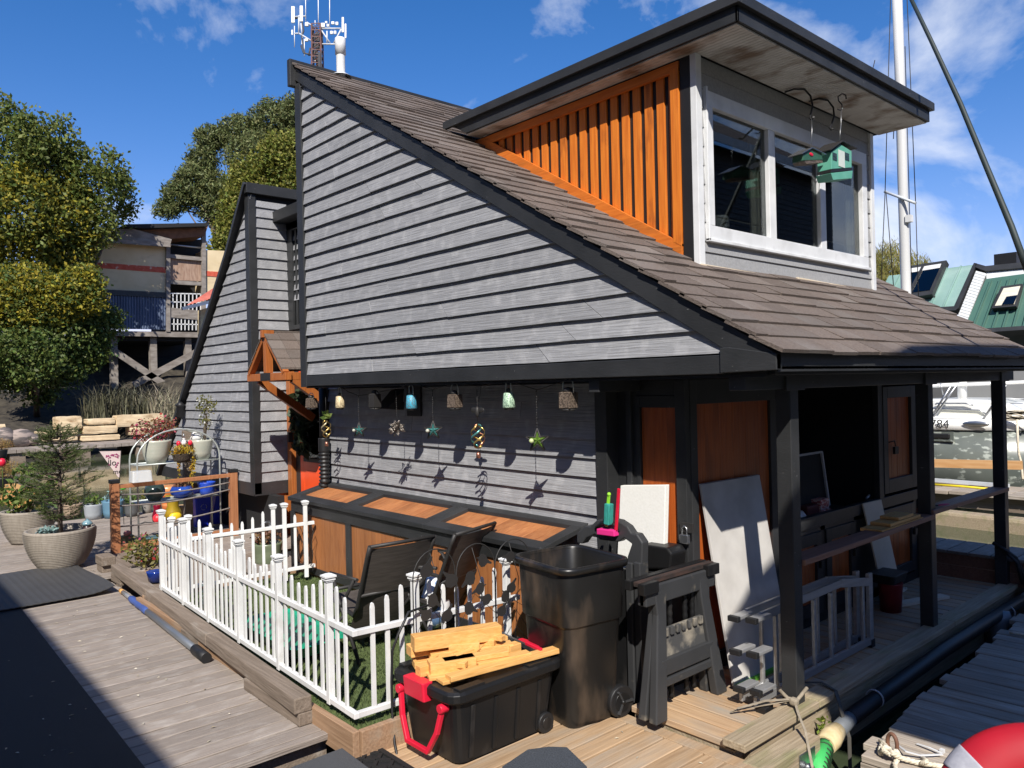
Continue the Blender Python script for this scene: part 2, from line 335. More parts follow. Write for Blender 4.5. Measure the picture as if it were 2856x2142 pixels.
b = MB(); b.box(-1.98, 2.2, 4.36, 13.9, -.42, -.125); b.box(-2.01, 2.2, 4.345, 4.36, -.38, -.125); dk2 = struct(b.build('dock_float', m_dock2))
for o in (dk, dk2): o.matrix_world = Matrix.Translation((-2.03, 4.35, 0)) @ Matrix.Rotation(R(2.4), 4, 'Z') @ Matrix.Translation((2.03, -4.35, 0))
struct(planks('far_dock', m_dock2, -16, 6, 14.85, 16.1, 0.0, 1, .3, ends=.02, th=.06))
b = MB(); b.box(-16, 6, 15.0, 15.9, -.3, -.07); struct(b.build('far_dock_float', m_kerb))
# stone-carrying dock across the basin and the bank behind it
struct(planks('stone_dock', m_walk, -37.0, -33.9, -18, 10.8, .06, 0, .3, ends=.05, th=.14))
b = MB()
for y in (-14, -8, -3, 2, 5.2, 7.4, 9.6): b.box(-36.8, -34.0, y, y + .5, -.6, -.09)
struct(b.build('stone_dock_pilings', m_kerb))
m_earth = M('dark_bank_earth', (.022, .018, .013), (.06, .05, .035), .95, (3, 3, 3), bump=1, bsc=(12, 12, 12))
b = MB(); NX, NY = 16, 44
pts = []
for i in range(NX):
    for j in range(NY):
        x = -36.6 - i*1.55; y = -60 + j*2.2
        z = -.5 + min(1, i/9.0)**1.4*5.0 + (math.sin(y*.9 + i) + math.sin(y*.37 - i*.7))*.16*min(i, 4)/2 + (max(0, i - 9))*.1
        pts.append((x, y, z))
fs = [(i*NY + j, (i+1)*NY + j, (i+1)*NY + j + 1, i*NY + j + 1) for i in range(NX-1) for j in range(NY-1)]
b.add(pts, fs, True); struct(b.build('bank', m_earth))
m_grassg = M('distant_ground', (.06, .075, .03), (.10, .10, .05), .95, (.3, .3, .3))
b = MB(); b.quad((-900, -900, 3.6), (-58, -900, 3.6), (-58, 900, 3.6), (-900, 900, 3.6)); b.quad((-58, 44, 1.4), (400, 60, 1.4), (400, 900, 1.4), (-58, 900, 1.4)); struct(b.build('ground', m_grassg))
# ================================================================ FLOATING HOME
YG, YL, XW, XD, YD = 3.93, 4.33, -3.2, -3.336, 4.82
home = thing('floating_home', 'charcoal floating home with grey lap siding and orange slatted dormer', 'house', (-5.2, 4.33, 0))
H = lambda name, bm, mat, bevel=0.0, parent=None: bm.build(name, mat, parent or home, bevel=bevel)
roofz = lambda x: 2.19 + .6*(-2.2 - x)
def lap(b, o, dr, nr, s0, s1, z0, z1, ex, th=.029, first=None, seglen=2.4, jz=.003):
    """overlapping boards on a vertical face: o origin, dr along, nr outward; s0/s1 limits may depend on height"""
    o = Vector(o); dr = Vector(dr).normalized(); nr = Vector(nr).normalized()
    f0 = s0 if callable(s0) else (lambda z: s0); f1 = s1 if callable(s1) else (lambda z: s1)
    z = z0
    while z < z1 - 1e-4:
        zt = min(z + ex + .012, z1); zz = min(z + ex, z1)
        a, c = f0(z), f1(z); a2, c2 = f0(zt), f1(zt)
        if c - a < .02: break
        cuts = [0.0]; s = rnd(.4, seglen)
        while s < (c - a) - .4: cuts.append(s/(c - a)); s += rnd(seglen*.6, seglen*1.3)
        cuts.append(1.0)
        for k in range(len(cuts) - 1):
            n = max(2, int((cuts[k+1] - cuts[k])*(c - a)/.45)); vs = []; base = th*rnd(.9, 1.15)
            for i in range(n + 1):
                t = cuts[k] + (cuts[k+1] - cuts[k])*i/n
                sb = a + (c - a)*t; st = a2 + max(0, c2 - a2)*t
                tb = base + rnd(-.0015, .0015); zb = z + rnd(-jz, jz)
                sb -= .007*(i == n and k < len(cuts) - 2); st -= .007*(i == n and k < len(cuts) - 2); pb = o + dr*sb; pt = o + dr*st
                vs += [pb + nr*tb + Vector((0, 0, zb)), pt + nr*.005 + Vector((0, 0, zt)), pb - nr*.004 + Vector((0, 0, zb))]
            fs = []
            for i in range(n):
                q = 3*i; fs += [(q, q+3, q+4, q+1), (q+2, q+5, q+3, q)]
            fs += [(0, 1, 2), (3*n, 3*n+2, 3*n+1)]
            b.add(vs, fs)
        z = zz
    return b
# --- upper gable wall
rk = lambda z: (2.19 - .155 - z)/.6 - 2.2
b = MB(); lap(b, (0, YG, 0), (1, 0, 0), (0, -1, 0), -7.70, lambda z: max(-7.70, rk(z)), 2.205, 5.35, .1405); H('upper_siding', b, m_siding)
b = MB(); b.prism([(-7.8, YG, 2.08), (-2.3, YG, 2.08), (-2.3, YG, 2.16), (-7.8, YG, 5.45)], (0, .12, 0)); H('gable_wall', b, m_dark)
b = MB(); b.prism([(-2.205, YG - .045, 2.188), (-2.205, YG - .045, 2.10), (-2.55, YG - .045, 2.235), (-7.70, YG - .045, roofz(-7.70) - .155), (-7.83, YG - .045, roofz(-7.83) - .155), (-7.83, YG - .045, roofz(-7.83) - .02)], (0, .05, 0)); H('rake_board', b, m_trim, .004)
b = MB(); b.box(-7.83, -2.55, YG - .036, YG + .02, 2.085, 2.195); b.prism([(-2.56, YG - .05, 2.09), (-2.205, YG - .05, 2.098), (-2.205, YG - .05, 2.187), (-2.50, YG - .05, 2.235), (-2.56, YG - .05, 2.235)], (0, .05, 0)); H('gable_fascia', b, m_trim, .004)
b = MB(); b.box(-7.83, -7.70, YG - .04, YG + .1, 2.075, roofz(-7.7) - .14); H('corner_trim', b, m_trim, .004)
b = MB(); b.box(-7.87, -7.80, YG - .10, 8.72, roofz(-7.8) - .22, roofz(-7.8) + .07); H('ridge_cap', b, m_trim, .006)
# --- roof deck (left open under the dormer) and shingle courses
b = MB()
def deck(x0, x1, y0, y1): b.prism([(x0, y0, roofz(x0) - .005), (x1, y0, roofz(x1) - .005), (x1, y0, roofz(x1) - .11), (x0, y0, roofz(x0) - .11)], (0, y1 - y0, 0))
deck(-7.82, -2.215, YG - .02, YD); deck(-7.82, -2.215, 7.74, 8.66); deck(XD - .02, -2.215, YD, 7.74); deck(-7.82, -5.95, YD, 7.74); H('roof_deck', b, m_trim)
b = MB(); sl = Vector((-.8575, 0, .5145)); nr = Vector((.5145, 0, .8575)); k = 0; s = -.03
while s < 6.55:
    y = YG - .075 + (-.16 if k % 2 else 0) - rnd(0, .05); row_dz = rnd(-.003, .003)
    while y < 8.70:
        wd = rnd(.29, .34); y0 = max(y, YG - .075); y1 = min(y + wd, 8.72); y += wd
        if y1 - y0 < .03: continue
        x = -2.2 + sl.x*s
        if x < XD - .02 and x > -5.9 and y0 > YD + .03 and y1 < 7.70: continue
        p0 = Vector((-2.2, y0 + .003, 2.19)) + sl*s; p1 = Vector((-2.2, y1 - .002, 2.19)) + sl*s
        j0 = rnd(-.006, .006); up = .028 + rnd(-.004, .008) + row_dz; ln = .215
        a = [p0 + sl*j0 + nr*(up - .014), p1 + sl*(j0 + rnd(-.003, .003)) + nr*(up - .014 + rnd(-.002, .002)), p1 + sl*ln + nr*.0, p0 + sl*ln + nr*.0]
        t = nr*.022
        b.loft([a, [q + t for q in a]], True)
    s += .1795; k += 1
H('shingle_roof', b, m_shingle)
# eave: drip boards under the last course
b = MB(); b.box(-2.30, -2.225, YG - .03, 8.66, 2.125, 2.172); H('eave_board', b, m_trim, .004)
m_peel = M('peeling_white_paint', (.05, .045, .04), (.06, .05, .045), .8, (3, 3, 3), c3=(.75, .70, .62), sc3=(20, 7, 20), lo3=.53, hi3=.57)
b = MB(); b.box(-2.285, -2.215, YG + .02, 8.6, 2.098, 2.122); H('eave_moulding', b, m_peel, .004)
b = MB(); b.box(-2.33, -2.26, YG + .03, 8.62, 2.07, 2.097); H('eave_trim', b, m_black, .003)
# --- porch roof structure
b = MB(); b.box(-2.56, -2.45, 3.965, 8.78, 1.985, 2.075); H('porch_beam', b, m_trim, .004)
b = MB(); b.box(-3.66, -3.565, 3.955, 4.40, 1.985, 2.075); H('wall_beam', b, m_trim, .004)
for y, y1 in ((4.40, 4.63), (6.55, 6.78), (8.38, 8.6)): b = MB(); b.box(-2.452, -2.436, y, y1, 1.975, 2.07); H('beam_plate', b, m_trim, .003)
for yp in (4.465, 6.63, 8.44):
    b = MB(); b.box(-2.552, -2.45, yp, yp + .10, .0, 1.985); H('porch_post', b, m_trim, .005)
b = MB(); b.box(-7.8, -2.3, YG + .01, YL, 2.062, 2.078); b.box(-3.3, -2.3, YL, 8.64, 2.078, 2.09); H('porch_soffit', b, m_black)
# --- lower front wall
b = MB(); lap(b, (0, YL, 0), (1, 0, 0), (0, -1, 0), -8.02, -3.91, .22, 2.06, .1405, jz=.002); H('lower_siding', b, m_siding)
b = MB(); b.box(-8.1, -3.82, YL, YL + .1, .0, 2.06); H('lower_wall', b, m_dark)
b = MB(); b.box(-3.912, -3.80, YL - .045, YL + .09, .0, 2.06); H('wall_corner_board', b, m_trim, .004); b = MB(); b.box(-8.12, -8.0, YL - .04, YL + .6, .1, 2.06); H('wall_corner_board', b, m_trim, .004)
# --- locker block: front door
b = MB(); b.box(-3.80, -3.62, 4.41, 4.5, 0, 2.06); b.box(-3.62, -3.27, 4.41, 4.5, 1.87, 2.06); b.box(-3.70, -3.655, 4.385, 4.41, 0, 2.0); H('locker_wall', b, m_trim, .003)
def board_panel(name, p0, dr, length, z0, z1, nb, nrm, mat, th=.02, parent=None):
    b = MB(); p0 = Vector(p0); dr = Vector(dr); nrm = Vector(nrm)
    wds = [rnd(.8, 1.25) for _ in range(nb)]; t = sum(wds); s = 0
    for wd in wds:
        a = p0 + dr*(s/t*length + .0015); c = p0 + dr*((s + wd)/t*length - .0015); s += wd
        b.loft([[a + Vector((0, 0, z0)), c + Vector((0, 0, z0)), c + nrm*th + Vector((0, 0, z0)), a + nrm*th + Vector((0, 0, z0))],
                [a + Vector((0, 0, z1)), c + Vector((0, 0, z1)), c + nrm*th + Vector((0, 0, z1)), a + nrm*th + Vector((0, 0, z1))]])
    return b.build(name, mat, parent or home, bevel=.002, seg=1)
d1 = MB(); d1.box(-3.62, -3.585, 4.402, 4.44, .03, 1.95); d1.box(-3.585, -3.27, 4.402, 4.44, 1.865, 1.95); d1.box(-3.585, -3.27, 4.402, 4.44, .03, .16); d1 = H('locker_door', d1, m_trim, .003)
d1['label'] = 'narrow red brown locker door facing the front'
board_panel('door_boards', (-3.585, 4.445, 0), (1, 0, 0), .315, .16, 1.865, 3, (0, -1, 0), m_door, parent=d1)
b = MB(); b.box(-3.27, -3.185, 4.395, 4.45, 0, 2.06); b.box(-3.215, -3.18, 4.45, 4.53, 0, 2.06); H('locker_corner_board', b, m_trim, .004)
# --- locker side: wide door, work counter, far doors
X = XW
d2 = MB(); d2.box(X - .04, X + .012, 4.53, 5.58, 1.885, 2.06); d2.box(X - .04, X + .012, 5.50, 5.60, 0, 1.885); d2.box(X - .04, X + .012, 4.53, 5.50, 0, .12); d2 = H('wide_locker_door', d2, m_trim, .003)
board_panel('door_boards', (X - .03, 4.53, 0), (0, 1, 0), .97, .12, 1.885, 6, (1, 0, 0), m_door, parent=d2)
yz = lambda p: on(p[0], p[1], 0, X)
b = MB(); b.box(X - .05, X + .014, 5.60, 8.42, .80, .90); b.box(X - .05, X + .014, 5.6, 8.42, 1.965, 2.06); b.box(X - 1.0, X, 5.6, 7.42, .76, .80)
b.box(X - .05, X + .012, 7.42, 7.52, .90, 1.965); b.box(X - .05, X + .012, 8.30, 8.46, 0, 1.965); H('counter_frame', b, m_trim, .003)
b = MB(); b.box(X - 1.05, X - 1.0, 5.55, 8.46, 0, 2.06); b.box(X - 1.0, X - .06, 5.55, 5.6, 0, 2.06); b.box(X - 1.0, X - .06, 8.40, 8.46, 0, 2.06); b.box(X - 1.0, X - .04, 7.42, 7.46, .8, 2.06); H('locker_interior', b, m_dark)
d3 = MB(); d3.box(X - .04, X + .018, 7.52, 7.62, .93, 1.95); d3.box(X - .04, X + .018, 8.17, 8.29, .93, 1.95); d3.box(X - .04, X + .018, 7.62, 8.17, 1.84, 1.95); d3.box(X - .04, X + .018, 7.62, 8.17, .93, 1.06); d3 = H('upper_locker_door', d3, m_trim, .003)
board_panel('door_boards', (X - .03, 7.62, 0), (0, 1, 0), .55, 1.06, 1.84, 4, (1, 0, 0), m_door, parent=d3)
b = MB(); b.tube([(X + .03, 7.60, 1.42), (X + .05, 7.68, 1.43), (X + .04, 7.72, 1.38)], .006, 6); b.box(X + .025, X + .05, 7.69, 7.77, 1.30, 1.37); H('door_padlock', b, m_black, parent=d3)
for y0, y1, zb, zt in ((5.66, 6.28, .08, .76), (6.36, 6.90, .08, .76), (7.50, 8.22, .10, .78)):
    dd = MB(); fw = .09
    dd.box(X - .04, X + .014, y0, y0 + fw, zb, zt); dd.box(X - .04, X + .014, y1 - fw, y1, zb, zt); dd.box(X - .04, X + .014, y0 + fw, y1 - fw, zt - .10, zt); dd.box(X - .04, X + .014, y0 + fw, y1 - fw, zb, zb + .10)
    dd = H('cabinet_door', dd, m_trim, .003)
    board_panel('door_boards', (X - .03, y0 + fw, 0), (0, 1, 0), y1 - y0 - 2*fw, zb + .10, zt - .10, 4, (1, 0, 0), m_door, parent=dd)
    b = MB(); b.tube([(X + .03, y1 - .06, .52), (X + .03, y1 - .06, .56), (X + .03, y1 - .025, .56), (X + .03, y1 - .025, .52)], .005, 6); b.box(X + .016, X + .04, y1 - .07, y1 - .015, .46, .52); H('hasp', b, m_iron, parent=dd)
b = MB(); b.box(X - .05, X, 5.6, 8.42, 0, .08); b.box(X - .05, X, 6.90, 7.50, 0, .80); b.box(X - .05, X, 5.6, 5.66, .08, .8); b.box(X - .05, X, 6.28, 6.36, .08, .8); b.box(X - .05, X, 8.22, 8.3, .08, .8); H('cabinet_frame', b, m_black)
# remaining shell of the house
b = MB(); b.box(-7.80, -7.74, YG + .1, 8.6, 2.08, 5.45); b.box(-8.04, -7.98, 4.45, 8.6, 0, 2.08); b.box(-8.05, -3.2, 8.6, 8.65, 0, 2.1); b.prism([(-7.8, 8.6, 2.08), (-2.3, 8.6, 2.08), (-2.3, 8.6, 2.14), (-7.8, 8.6, 5.45)], (0, .05, 0)); b.box(-8.05, -3.25, 4.45, 8.6, -.3, -.01); H('rear_walls', b, m_trim)
b = MB(); b.box(-8.1, -2.5, 4.5, 9.2, -.62, -.32); H('float', b, m_black)
# --- dormer
b = MB(); b.box(XD - .12, XD - .01, YD + .02, 7.72, 2.80, 3.10); b.box(XD - .12, XD - .01, YD + .02, 4.93, 3.10, 4.44); b.box(XD - .12, XD - .01, 7.60, 7.72, 3.1, 4.44); b.box(XD - .12, XD - .01, 4.93, 7.60, 4.20, 4.44); H('dormer_front_wall', b, m_wframe)
b = MB(); o = (XD - .01, 4.86, 0)
lap(b, o, (0, 1, 0), (1, 0, 0), 0, 2.82, 2.90, 3.08, .1, .016, seglen=9, jz=0)
lap(b, o, (0, 1, 0), (1, 0, 0), 0, .07, 3.08, 4.2, .14, .016, seglen=9, jz=0); lap(b, o, (0, 1, 0), (1, 0, 0), 2.745, 2.82, 3.08, 4.2, .14, .016, seglen=9, jz=0)
lap(b, o, (0, 1, 0), (1, 0, 0), 0, 2.82, 4.20, 4.44, .125, .016, seglen=9, jz=0); H('dormer_siding', b, m_lap)
b = MB(); b.box(XD - .03, XD + .022, YD - .02, 4.87, 2.88, 4.44); H('dormer_corner_board', b, m_wframe, .003); b = MB(); b.box(XD - .03, XD + .022, 7.68, 7.745, 2.87, 4.42); H('dormer_corner_board', b, m_wframe, .003)
b = MB(); b.box(XD - .12, XD - .03, YD - .022, YD + .04, 2.93, 4.44); H('dormer_side_board', b, m_black, .003)
b = MB(); b.bar((XD + .02, 4.80, 2.885), (XD + .02, 6.2, 2.865), .03, .03); b.bar((XD + .02, 6.2, 2.89), (XD + .02, 7.74, 2.862), .025, .03); H('bare_flashing_strip', b, m_ply, .003)
b = MB(); b.prism([(-5.98, YD + .02, roofz(-5.98)), (XD - .12, YD + .02, roofz(XD - .12)), (XD - .12, YD + .02, 4.44), (-5.98, YD + .02, 4.44)], (0, .05, 0)); H('dormer_side_wall', b, m_black); b = MB(); b.prism([(-5.98, 7.68, roofz(-5.98)), (XD - .12, 7.68, roofz(XD - .12)), (XD - .12, 7.68, 4.44), (-5.98, 7.68, 4.44)], (0, .05, 0)); H('dormer_side_wall', b, m_black)
b = MB(); ys = YD - .03; n = 19
xr = XD - .125; xs0 = -5.88; zt = 4.425
b.prism([(xs0, ys, zt), (xr, ys, zt), (xr, ys, zt - .075), (xs0 + .22, ys, zt - .075)], (0, .03, 0)); H('slat_screen_rail', b, m_slatd, .002)
b = MB(); b.prism([(xs0, ys - .004, zt), (xs0 + .16, ys - .004, zt - .002), (xr, ys - .004, roofz(xr) + .12), (xr, ys - .004, roofz(xr) + .035), (xs0 - .02, ys - .004, zt - .045)], (0, .03, 0)); H('slat_screen_rail', b, m_slatd, .002)
p = xs0 + .22
pitch = (xr - .0 - p)/n
for i in range(n + 1):
    x0 = p + i*pitch; x1 = x0 + pitch*.62
    if i == n: x0, x1 = xr - .075, xr
    b = MB(); za, zc = roofz(x0) + .10, roofz(x1) + .10
    if zt - .07 - za < .03: continue
    yb = ys + .032 if i < n else ys - .006
    b.prism([(x0, yb, za), (x1, yb, zc), (x1, yb, zt - .05), (x0, yb, zt - .05)], (0, .022, 0)); H('slat', b, m_slat, .002)
# dormer roof: flat, with deep fascia, drip edge and perforated soffit
rx0, rx1, ry0, ry1 = -6.05, -2.85, 4.62, 7.90
b = MB(); b.prism([(rx0, ry0, 4.60), (rx1, ry0, 4.60), (rx1, ry0, 4.45), (-5.78, ry0, 4.45)], (0, .02, 0)); b.box(rx1 - .02, rx1, ry0, ry1, 4.45, 4.60); b.prism([(rx0, ry1 - .02, 4.60), (rx1, ry1 - .02, 4.60), (rx1, ry1 - .02, 4.45), (-5.78, ry1 - .02, 4.45)], (0, .02, 0)); H('dormer_fascia', b, m_trim, .003)
b = MB(); b.box(rx0 + .02, rx1 - .02, ry0 + .02, ry1 - .02, 4.58, 4.60)
for (x0, x1, y0, y1) in ((rx0 - .05, rx1 + .035, ry0 - .035, ry0), (rx1, rx1 + .035, ry0, ry1), (rx0, rx1 + .035, ry1, ry1 + .035)): b.box(x0, x1, y0, y1, 4.555, 4.625)
b.box(rx0 - .03, rx1 + .03, ry0 - .03, ry1 + .03, 4.625, 4.632); H('dormer_roof_edge', b, m_trim, .003)
b = MB(); b.box(-5.8, rx1 - .02, ry0 + .02, YD - .01, 4.448, 4.462); b.box(XD, rx1 - .02, YD - .01, ry1 - .02, 4.448, 4.462)
# perforated soffit: narrow grooves between the strips
sof = MB(); y = ry0 + .02
while y < ry1 - .03:
    if y < YD - .05: sof.box(-5.8, rx1 - .022, y, y + .036, 4.438, 4.452)
    else: sof.box(XD + .02, rx1 - .022, y, y + .036, 4.438, 4.452)
    y += .041
H('dormer_soffit', sof, m_soffit); H('soffit_backing', b, m_black)
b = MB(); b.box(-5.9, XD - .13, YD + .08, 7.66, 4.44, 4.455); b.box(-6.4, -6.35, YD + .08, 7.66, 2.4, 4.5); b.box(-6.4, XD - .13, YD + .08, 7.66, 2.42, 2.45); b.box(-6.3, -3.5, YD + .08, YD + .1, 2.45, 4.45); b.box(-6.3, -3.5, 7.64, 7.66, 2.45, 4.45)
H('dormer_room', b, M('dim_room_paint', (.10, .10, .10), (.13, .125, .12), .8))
# window
wy0, wy1, wz0, wz1 = 4.93, 7.59, 3.10, 4.20
wf = MB(); wf.box(XD - .05, XD + .02, wy0, wy1, wz0, 3.20); wf.box(XD - .05, XD + .02, wy0, wy1, 4.085, wz1); wf.box(XD - .05, XD + .02, wy0, 5.01, 3.20, 4.085); wf.box(XD - .05, XD + .02, 7.49, wy1, 3.20, 4.085); wf.box(XD - .05, XD + .015, 5.80, 5.90, 3.20, 4.085); wf.box(XD - .05, XD + .015, 6.66, 6.76, 3.20, 4.085)
wf.box(XD - .05, XD + .035, wy0 - .02, wy1 + .02, 3.075, 3.10); wf.box(XD - .03, XD + .035, wy0 - .02, wy0, 3.08, wz1 + .02); wf = H('dormer_window', wf, m_wframe, .004)
for y0, y1 in ((5.01, 5.80), (5.90, 6.66), (6.76, 7.49)):
    b = MB(); b.box(XD - .026, XD - .022, y0, y1, 3.20, 4.085); H('pane', b, m_glass, parent=wf)
m_brass = M('brass_grille', (.55, .47, .28), rough=.4, metal=.6)
for y0, y1 in ((5.01, 5.80), (6.76, 7.49)):
    b = MB()
    for yy in (y0 + .07, y1 - .07): b.box(XD - .034, XD - .03, yy - .004, yy + .004, 3.2, 4.085)
    for z in (3.29, 4.0): b.box(XD - .034, XD - .03, y0, y1, z - .004, z + .004)
    H('grille', b, m_brass, parent=wf)
m_curt = M('cream_curtain', (.62, .58, .46), (.72, .68, .56), .8, (2, 60, 2))
for y0, y1 in ((5.66, 5.79), (7.33, 7.48)):
    b = MB(); n = 10; rg = []
    for zz in (3.20, 4.085): rg.append([Vector((XD - .09 + .018*math.cos(i*1.9), y0 + (y1 - y0)*i/n, zz)) for i in range(n + 1)])
    b.loft(rg, False, True, closed=False); H('curtain', b, m_curt, parent=wf)
b = MB(); b.lathe([(.055, 3.2), (.075, 3.25), (.07, 3.31), (.06, 3.33)], (XD - .12, 5.28, 0), 14); H('sill_pot', b, m_white, parent=wf)
b = MB()
for z0, z1, y0, y1, x in ((2.45, 3.35, 5.0, 5.9, -5.9), (3.6, 4.3, 5.1, 6.2, -6.0), (2.45, 3.3, 6.9, 7.6, -5.4)): b.box(x - .3, x, y0, y1, z0, z1)
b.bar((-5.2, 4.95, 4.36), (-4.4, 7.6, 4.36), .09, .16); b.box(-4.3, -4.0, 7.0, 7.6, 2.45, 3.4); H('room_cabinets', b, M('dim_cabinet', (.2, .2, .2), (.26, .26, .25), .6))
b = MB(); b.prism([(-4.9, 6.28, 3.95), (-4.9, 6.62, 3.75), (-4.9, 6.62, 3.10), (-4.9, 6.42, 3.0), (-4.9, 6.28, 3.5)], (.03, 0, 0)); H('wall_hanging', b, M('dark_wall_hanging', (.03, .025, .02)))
# vent pipe
b = MB(); vp = on(737, 180, 1, 4.45); vz = roofz(vp.x); b.lathe([(.05, vz - .1), (.05, vz + .27)], (vp.x, 4.45, 0), 14, False); b.lathe([(.06, vz + .27), (.06, vz + .45), (.055, vz + .455)], (vp.x, 4.45, 0), 14); b.lathe([(.12, vz + .02), (.055, vz + .06)], (vp.x, 4.45, 0), 14, False); H('vent_pipe', b, m_white)
# ---------------------------------------------------------------- left wing
WX, WY = -10.36, 4.45
wp = lambda p: on(p[0], p[1], 1, WY)
lo, mid, hi = wp((352, 1020)), wp((499, 553)), wp((541, 405))
def slope(z):                                             # x of the slanting left edge at height z
    if z > mid.z: return mid.x + (hi.x - mid.x)*(z - mid.z)/(hi.z - mid.z)
    return lo.x + (mid.x - lo.x)*(z - lo.z)/(mid.z - lo.z)
b = MB(); lap(b, (0, WY, 0), (1, 0, 0), (0, -1, 0), lambda z: slope(z) + .12, WX - .02, .78, hi.z - .1, .141); H('wing_siding', b, m_siding)
b = MB(); b.prism([(slope(.62), WY, .62), (WX, WY, .62), (WX, WY, hi.z), (hi.x, WY, hi.z), (mid.x, WY, mid.z)], (0, 3.2, 0)); H('wing_wall', b, m_dark)
b = MB(); b.bar((slope(.62), WY - .02, .62), (mid.x, WY - .02, mid.z), .06, .16, (0, -1, 0)); b.bar((mid.x, WY - .02, mid.z), (hi.x, WY - .02, hi.z + .05), .06, .16, (0, -1, 0)); H('wing_rake', b, m_trim, .004)
b = MB(); b.bar((slope(.62) - .03, WY + 1.6, .66), (hi.x - .06, WY + 1.6, hi.z + .05), .03, 3.2, (1, 0, .4)); H('wing_roof', b, m_shingle)
b = MB(); lap(b, (WX, WY, 0), (0, 1, 0), (1, 0, 0), .04, .53, .78, 4.68, .141); H('wing_side_siding', b, m_siding)
b = MB(); b.box(WX - .10, WX + .034, WY - .036, WY + .07, .62, hi.z + .03); H('wing_corner_board', b, m_trim, .004)
b = MB(); b.box(slope(.7), WX + .03, WY - .034, WY + .0, .60, .78); b.box(WX, WX + .034, WY - .034, WY + .53, .60, .78); H('wing_skirt', b, m_trim, .004)
b = MB(); b.box(hi.x - .05, WX + .07, WY - .07, WY + 1.6, hi.z - .08, hi.z + .06); H('wing_roof_edge', b, m_trim, .004)
DY = 5.02
b = MB(); lap(b, (0, DY, 0), (1, 0, 0), (0, -1, 0), WX, -7.9, 3.3, 4.35, .141); H('entry_upper_siding', b, m_siding)
b = MB(); b.box(WX + .01, -7.8, DY, DY + .1, .3, 4.4); H('entry_wall', b, m_trim)
b = MB(); b.box(WX + .0, -7.8, DY - .25, DY + .1, 4.40, 4.55); b.box(WX, WX + .5, DY - .05, DY, 4.3, 4.4); H('entry_roof_edge', b, m_trim, .004)
wfr = MB(); a = on(640, 505, 1, DY); c = on(660, 700, 1, DY); x0 = a.x - .05; x1 = x0 + .7
wfr.box(x0 - .16, x0, DY - .05, DY, c.z - .06, a.z + .2); wfr.box(x0, x1, DY - .05, DY, c.z - .06, c.z); wfr.box(x0, x1, DY - .05, DY, a.z + .05, a.z + .2); wfr.box(x0 + .05, x0 + .10, DY - .03, DY, c.z, a.z + .05); wfr = H('entry_window', wfr, m_trim, .003)
b = MB(); b.box(x0, x1, DY - .018, DY - .012, c.z, a.z + .05); H('pane', b, m_glass, parent=wfr)
# entry door
dp = lambda p: on(p[0], p[1], 1, DY - .04)
m_doorpaint = M('orange_red_door_paint', (.80, .085, .02), rough=.35)
a, c = dp(zE(528, 600)), dp(zE(700, 1310))
dr = MB(); dx0, dx1, dz0, dz1 = a.x, a.x + .86, c.z - .25, c.z + 1.75
dr.box(dx0, dx0 + .10, DY - .06, DY - .02, dz0, dz1); dr.box(dx1 - .1, dx1, DY - .06, DY - .02, dz0, dz1); dr.box(dx0 + .1, dx1 - .1, DY - .06, DY - .02, dz1 - .12, dz1); dr.box(dx0 + .1, dx1 - .1, DY - .06, DY - .02, dz0, dz0 + .62); dr.box(dx0 + .17, dx1 - .17, DY - .07, DY - .06, dz0 + .15, dz0 + .5); dr = H('entry_door', dr, m_doorpaint, .004)
b = MB(); b.box(dx0 + .1, dx1 - .1, DY - .045, DY - .035, dz0 + .66, dz1 - .12); H('door_pane', b, m_glass, parent=dr)
b = MB(); b.box(dx0 + .1, dx1 - .1, DY - .065, DY - .02, dz0 + .62, dz0 + .67); b.tube([(dx0 + .05, DY - .07, dz0 + .78), (dx0 + .05, DY - .12, dz0 + .78), (dx0 + .14, DY - .12, dz0 + .78)], .012, 6); H('door_handle', b, m_iron, parent=dr)
b = MB(); b.box(dx0 - .02, dx1 + .05, DY - .02, DY - .005, dz0, dz1); H('door_dark_inner', b, m_dark)
b = MB(); b.box(WX + .04, WX + .16, WY + .45, WY + .57, .3, 2.72); b.box(dx1 + .02, dx1 + .12, WY + .4, DY - .02, .3, 2.6); H('entry_post', b, m_canopy, .005)
b = MB(); b.box(dx0 - .16, dx0 - .02, DY - .05, DY, dz0, dz1 + .1); b.box(dx0 - .16, dx1 + .15, DY - .05, DY, dz1, dz1 + .12); H('entry_door_frame', b, m_trim, .003)
b = MB(); b.box(WX + .16, WX + .2, WY + .40, WY + .46, 1.32, 1.46); H('doorbell', b, m_iron)
b = MB(); b.box(-14.0, -8.1, 4.45, 8.2, -.6, -.08); b.box(-13.6, WX + .3, 4.62, 4.72, -.08, .6); H('wing_float_shade', b, m_dark)  # dark float and upright sheet put in as the shade beneath the wing
